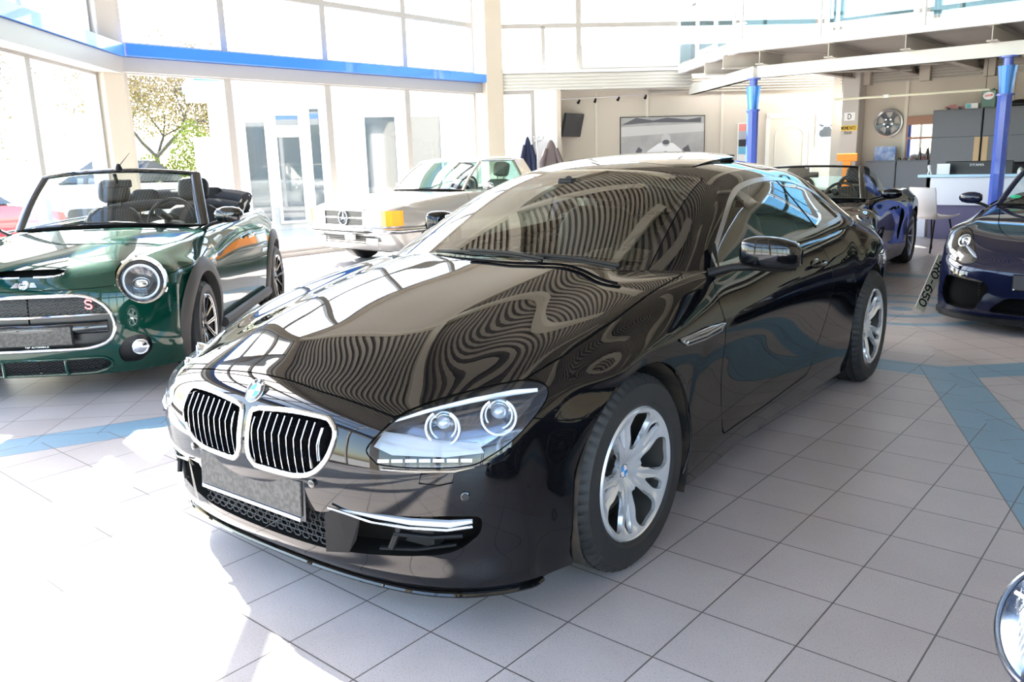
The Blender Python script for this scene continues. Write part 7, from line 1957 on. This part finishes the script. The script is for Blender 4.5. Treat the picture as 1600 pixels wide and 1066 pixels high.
# small wall things right of the poster
q = MB(); q.tube([(.03, -.02, .10), (-.01, -.02, .06), (-.01, -.02, .02), (.03, -.02, -.02)], .010, 6); t = wall_thing('wall_hook', 'black wall hook between the car poster and the grey column', 'hook', sx(-4.98, 15.92)+.02, 1.85); q.build('hook', DARK, t)
t = wall_thing('red_box', 'small red and white box on the wall under the black hook', 'box', sx(-4.98, 15.92)+.02, 1.66); q = MB(); q.box(-.06, .06, -.05, 0, 0, .14, bev=.005); q.build('box_body', mat('box_red', (.60, .08, .05), .4), t); q = MB(); q.box(-.02, .07, -.055, -.05, .02, .09); q.build('box_label', WHITEP, t)
t = wall_thing('light_switch', 'white light switch below the red box', 'switch', sx(-4.98, 15.92)+.02, 1.50); q = MB(); q.box(-.045, .045, -.02, 0, 0, .09, bev=.004); q.build('plate', WHITEP, t)
# television on the recess wall
tv = bpy.data.objects.new('wall_television', None); COL.objects.link(tv); tv.matrix_world = T2 @ Matrix.Translation((1.80, .45, 2.02)) @ Matrix.Rotation(.9, 4, 'Z') @ Matrix.Rotation(.22, 4, 'X'); tag(tv, 'black television tilted downwards in the corner beside the white wall panel', 'television')
q = MB(); q.box(-.36, .36, -.03, .03, -.23, .23, bev=.008); q.build('screen', mat('tv_black', (.02, .022, .03), .25), tv); q = MB(); q.box(-.2, .2, .03, .06, -.12, .12); q.tube([(0, .05, 0), (0, .22, .03)], .02, 8); q.build('wall_bracket', DARK, tv)
# cable spotlights
q = MB(); q.tube([tuple(T2 @ Vector((x, .52, z))) for x, z in ((1.55, 2.52), (2.6, 2.55), (3.9, 2.60))], .004, 5); single('spotlight_cable', q, CHROMED, 'thin cable carrying the four spotlights under the fascia', 'cable', smooth=True)
for k, x in enumerate((1.95, 2.28, 2.75, 3.30)):
    t = bpy.data.objects.new('spotlight', None); COL.objects.link(t); t.matrix_world = T2 @ Matrix.Translation((x, .52, 2.53+.03*(x-1.95)/.65)); tag(t, ['leftmost black cable spotlight, beside the television', 'second black cable spotlight from the television', 'black cable spotlight above the left end of the racing picture', 'rightmost black cable spotlight, above the racing picture'][k], 'spotlight', 'spotlights on the cable')
    q = MB(); q.lathe([(.0001, .03), (.018, .03), (.03, -.05), (.026, -.05), (.0001, -.02)], 14, Matrix.Translation((0, 0, -.05)) @ Matrix.Rotation(.6*(-1)**k, 4, 'X') @ Matrix.Rotation(.4, 4, 'Y')); q.tube([(0, 0, 0), (0, 0, -.04)], .004, 5); q.build('spot_head', DARK, t)
# fluorescent lamp
fl_ = thing('pendant_lamp', 'long pale strip lamp hung under the gallery in front of the back wall', 'lamp', (-2.62, 12.3, 2.20), 0.02)
for (a, b) in ((-1.22, -.42), (-.36, 1.12)):
    q = MB(); q.box(a, b, -.045, .045, 0, .035, bev=.01); q.build('lamp_tube', mat('lamp_cream', (.70, .66, .50), .4), fl_)
q = MB(); q.box(-.44, -.34, -.03, .03, -.005, .045); q.build('joint', WHITEP, fl_)
for x in (-1.1, 1.05): q = MB(); q.tube([(x, 0, .035), (x, 0, .50)], .004, 5); q.build('hanging_wire', DARK, fl_)
# coats
cs = bpy.data.objects.new('coat_stand', None); COL.objects.link(cs); CT = T2 @ Matrix.Translation((.98, -.35, 0)); cs.matrix_world = CT; tag(cs, 'slim metal coat stand in front of the white wall panel', 'coat stand')
q = MB(); q.tube([(0, 0, 0.02), (0, 0, 1.78)], .016, 10); q.lathe([(.18, 0), (.17, .02), (.0001, .025)], 24); q.build('pole', CHROMED, cs, smooth=True, ang=.5)
for a in (0.2, 1.8, 3.3, 4.9): q = MB(); q.tube([(0, 0, 1.70), (.10*math.cos(a), .10*math.sin(a), 1.72), (.14*math.cos(a), .14*math.sin(a), 1.79)], .008, 6); q.sphere((.14*math.cos(a), .14*math.sin(a), 1.79), .014, 8, 6); q.build('hook', CHROMED, cs)
def coat(lab, m, dx, dy, w, seed, z1=1.74, L_=.95, rz=0.):
    rd = random.Random(seed); V = []; F = []; n = 22; rows = 16; ph = rd.uniform(0, 6)
    for i in range(rows+1):
        t = i/rows; z = z1-L_*t; r = w*(.10+.90*min(1, t*1.7)**.65)
        for k in range(n):
            a = 2*PI*k/n; f_ = 1+.13*math.sin(5*a+ph+t*2)*min(1, t*2)+.06*math.sin(9*a+ph)
            V.append((r*math.cos(a)*f_, r*.42*math.sin(a)*f_, z+(.03*math.sin(3*a+ph) if i == rows else 0)))
    for i in range(rows):
        for k in range(n): F.append((i*n+k, (i+1)*n+k, (i+1)*n+(k+1) % n, i*n+(k+1) % n))
    F.append(tuple(range(n))); 
    q = MB(); q.add(V, F)
    for s in (1, -1): q.tube([(s*w*.5, 0, z1-.16), (s*w*.95, -.05, z1-.42), (s*w*.98, -.05, z1-.75)], [.05, .065, .05], 10, flat=.8)
    o = q.build('coat', m, smooth=True, ang=1.2); o.matrix_world = CT @ Matrix.Translation((dx, dy, 0)) @ Matrix.Rotation(rz, 4, 'Z'); tag(o, lab, 'coat', 'coats on the stand'); return o
coat('dark navy coat hanging on the left of the stand', mat('navy_wool', (.012, .018, .05), .9), -.17, .02, .12, 1, 1.80)
coat('grey-brown coat hanging on the right of the stand', mat('taupe_wool', (.13, .105, .105), .9), .27, -.04, .19, 2, 1.72)
# plant, telephone and things right of the column on the desk
pp = thing('potted_orchid', 'potted plant with yellow-orange flowers on the desk right of the blue column', 'plant', (-.62, 11.72, .975))
q = MB(); q.lathe([(.0001, 0), (.05, 0), (.065, .10), (.055, .10), (.0001, .09)], 20); q.build('pot', WHITEP, pp, smooth=True, ang=.5)
q = MB(); q.tube([(0, 0, .09), (-.03, 0, .2), (-.12, 0, .30), (-.16, 0, .34)], .006, 6); q.tube([(.02, 0, .09), (.05, 0, .22), (-.02, 0, .33)], .005, 6)
for k in range(7):
    a = k*.9; pts = [(0, 0, .09), (.06*math.cos(a), .06*math.sin(a), .15), (.15*math.cos(a), .12*math.sin(a), .13)]; q.tube(pts, [.01, .026, .004], 6, flat=.3)
q.build('leaves', mat('leaf_green', (.20, .30, .08), .5), pp, smooth=True)
for (x, z) in ((-.16, .35), (-.13, .31), (-.02, .34)): q = MB(); q.sphere((x, 0, z), (.025, .02, .03), 8, 6); q.build('flower', mat('flower_orange', (.90, .42, .03), .5), pp, smooth=True)
monitor(-.35, 12.25, .74, .62, .50, 'dark monitor on the right part of the reception desk, behind the plant')
ph = thing('desk_telephone', 'white telephone on the desk top right of the blue column', 'telephone', (-.83, 11.66, .975))
q = MB(); q.prism([(-.09, 0), (.09, 0), (.09, .02), (-.09, .05)], -.10, .10, axis='y'); q.build('base', WHITEP, ph); q = MB(); q.tube([(-.07, -.08, .06), (-.07, 0, .075), (-.07, .08, .06)], .018, 8); q.build('handset', WHITEP, ph, smooth=True)
# licence plate leaning against the navy car
lpz = thing('loose_number_plate', 'white number plate leaning upright against the dark blue sports car', 'number plate', (-.50, 5.17, 0.0))
q = MB(); W_ = .52; H_ = .11; q.box(0, W_, -.0015, .0015, -H_, 0)
pb = q.build('plate_body', mat('plate_ivory', (.80, .78, .62), .35, coat=.5), lpz)
q = text_mb('RO-650', .075, Matrix.Translation((.085, -.002, -.092)), w=.05, th=.16, depth=.001); q.build('plate_letters', DARK, pb)
q = MB(); q.prism([(.055+.014*math.cos(a), -.055+.014*math.sin(a)) for a in np.linspace(0, 2*PI, 16)[:-1]], -.003, -.002, axis='y'); q.build('plate_seal', DARK, pb)
# upright, long edge rising to the right, leaning away
d_ = (Vector((-.245, 5.30, .40))-Vector((-.50, 5.17, .0))); d_.normalize()
tp = Vector((-.415, 5.44, .40)); bt = Vector((-.500, 5.16, -.035)); ex = (bt-tp).normalized(); vd = (tp-Vector((1.37, -2.41, 1.38))).normalized(); ey = (vd-ex*vd.dot(ex)).normalized(); ey = Matrix.Rotation(-.75, 3, ex) @ ey; ez = ex.cross(ey)
tp2 = tp+ez*.055; lpz.matrix_world = Matrix(((ex.x, ey.x, ez.x, tp2.x), (ex.y, ey.y, ez.y, tp2.y), (ex.z, ey.z, ez.z, tp2.z+.05), (0, 0, 0, 1)))
# ================================================================ camera and light
cam_d = bpy.data.cameras.new('camera'); cam = bpy.data.objects.new('camera', cam_d); COL.objects.link(cam)
cam_d.sensor_width = 36.; cam_d.sensor_fit = 'HORIZONTAL'; cam_d.lens = 1290./1600*36; cam_d.clip_start = .05; cam_d.clip_end = 500
CX, CY, CZ, YAW, PITCH, ROLL = 1.3691, -2.4136, 1.383, -.7082, .2164, -.0293
f = Vector((math.sin(YAW)*math.cos(PITCH), math.cos(YAW)*math.cos(PITCH), -math.sin(PITCH)))
r = Vector((math.cos(YAW), -math.sin(YAW), 0)); u = r.cross(f)
r2 = r*math.cos(ROLL)+u*math.sin(ROLL); u2 = r2.cross(f)
cam.matrix_world = Matrix(((r2.x, u2.x, -f.x, CX), (r2.y, u2.y, -f.y, CY), (r2.z, u2.z, -f.z, CZ), (0, 0, 0, 1)))
sc = bpy.context.scene; sc.camera = cam
sc.view_settings.view_transform = 'Standard'; sc.view_settings.look = 'None'; sc.view_settings.gamma = 1.; sc.view_settings.use_curve_mapping = False
sc.view_settings.exposure = 0.
w = bpy.data.worlds.new('sky'); sc.world = w; w.use_nodes = True; nt = w.node_tree
sk = nt.nodes.new('ShaderNodeTexSky'); sk.sky_type = 'NISHITA'; sk.sun_disc = False; sk.sun_elevation = math.radians(39); sk.sun_rotation = math.radians(270+8); sk.air_density = 1.2; sk.dust_density = 1.5
nt.links.new(sk.outputs[0], nt.nodes['Background'].inputs[0]); nt.nodes['Background'].inputs[1].default_value = .55
sd = bpy.data.lights.new('sun', 'SUN'); sd.energy = 20.; sd.angle = .009; sd.color = (1, .96, .88); so = bpy.data.objects.new('sun', sd); COL.objects.link(so)
d = Vector((math.cos(math.radians(-8))*math.cos(math.radians(39)), math.sin(math.radians(-8))*math.cos(math.radians(39)), -math.sin(math.radians(39))))
so.rotation_euler = d.to_track_quat('-Z', 'Y').to_euler(); so.location = (-20, 4, 15)
q = MB(); q.box(-80, 60, -60, 80, -.3, -.13); o = q.build('ground', mat('paving', (.55, .53, .50), .8)); o['kind'] = 'structure'
sc.view_settings.exposure = 1.6
sc.cycles.use_denoising = True
sc.cycles.max_bounces = 8; sc.cycles.transparent_max_bounces = 24; sc.cycles.sample_clamp_indirect = 12; sc.cycles.caustics_reflective = False; sc.cycles.caustics_refractive = False
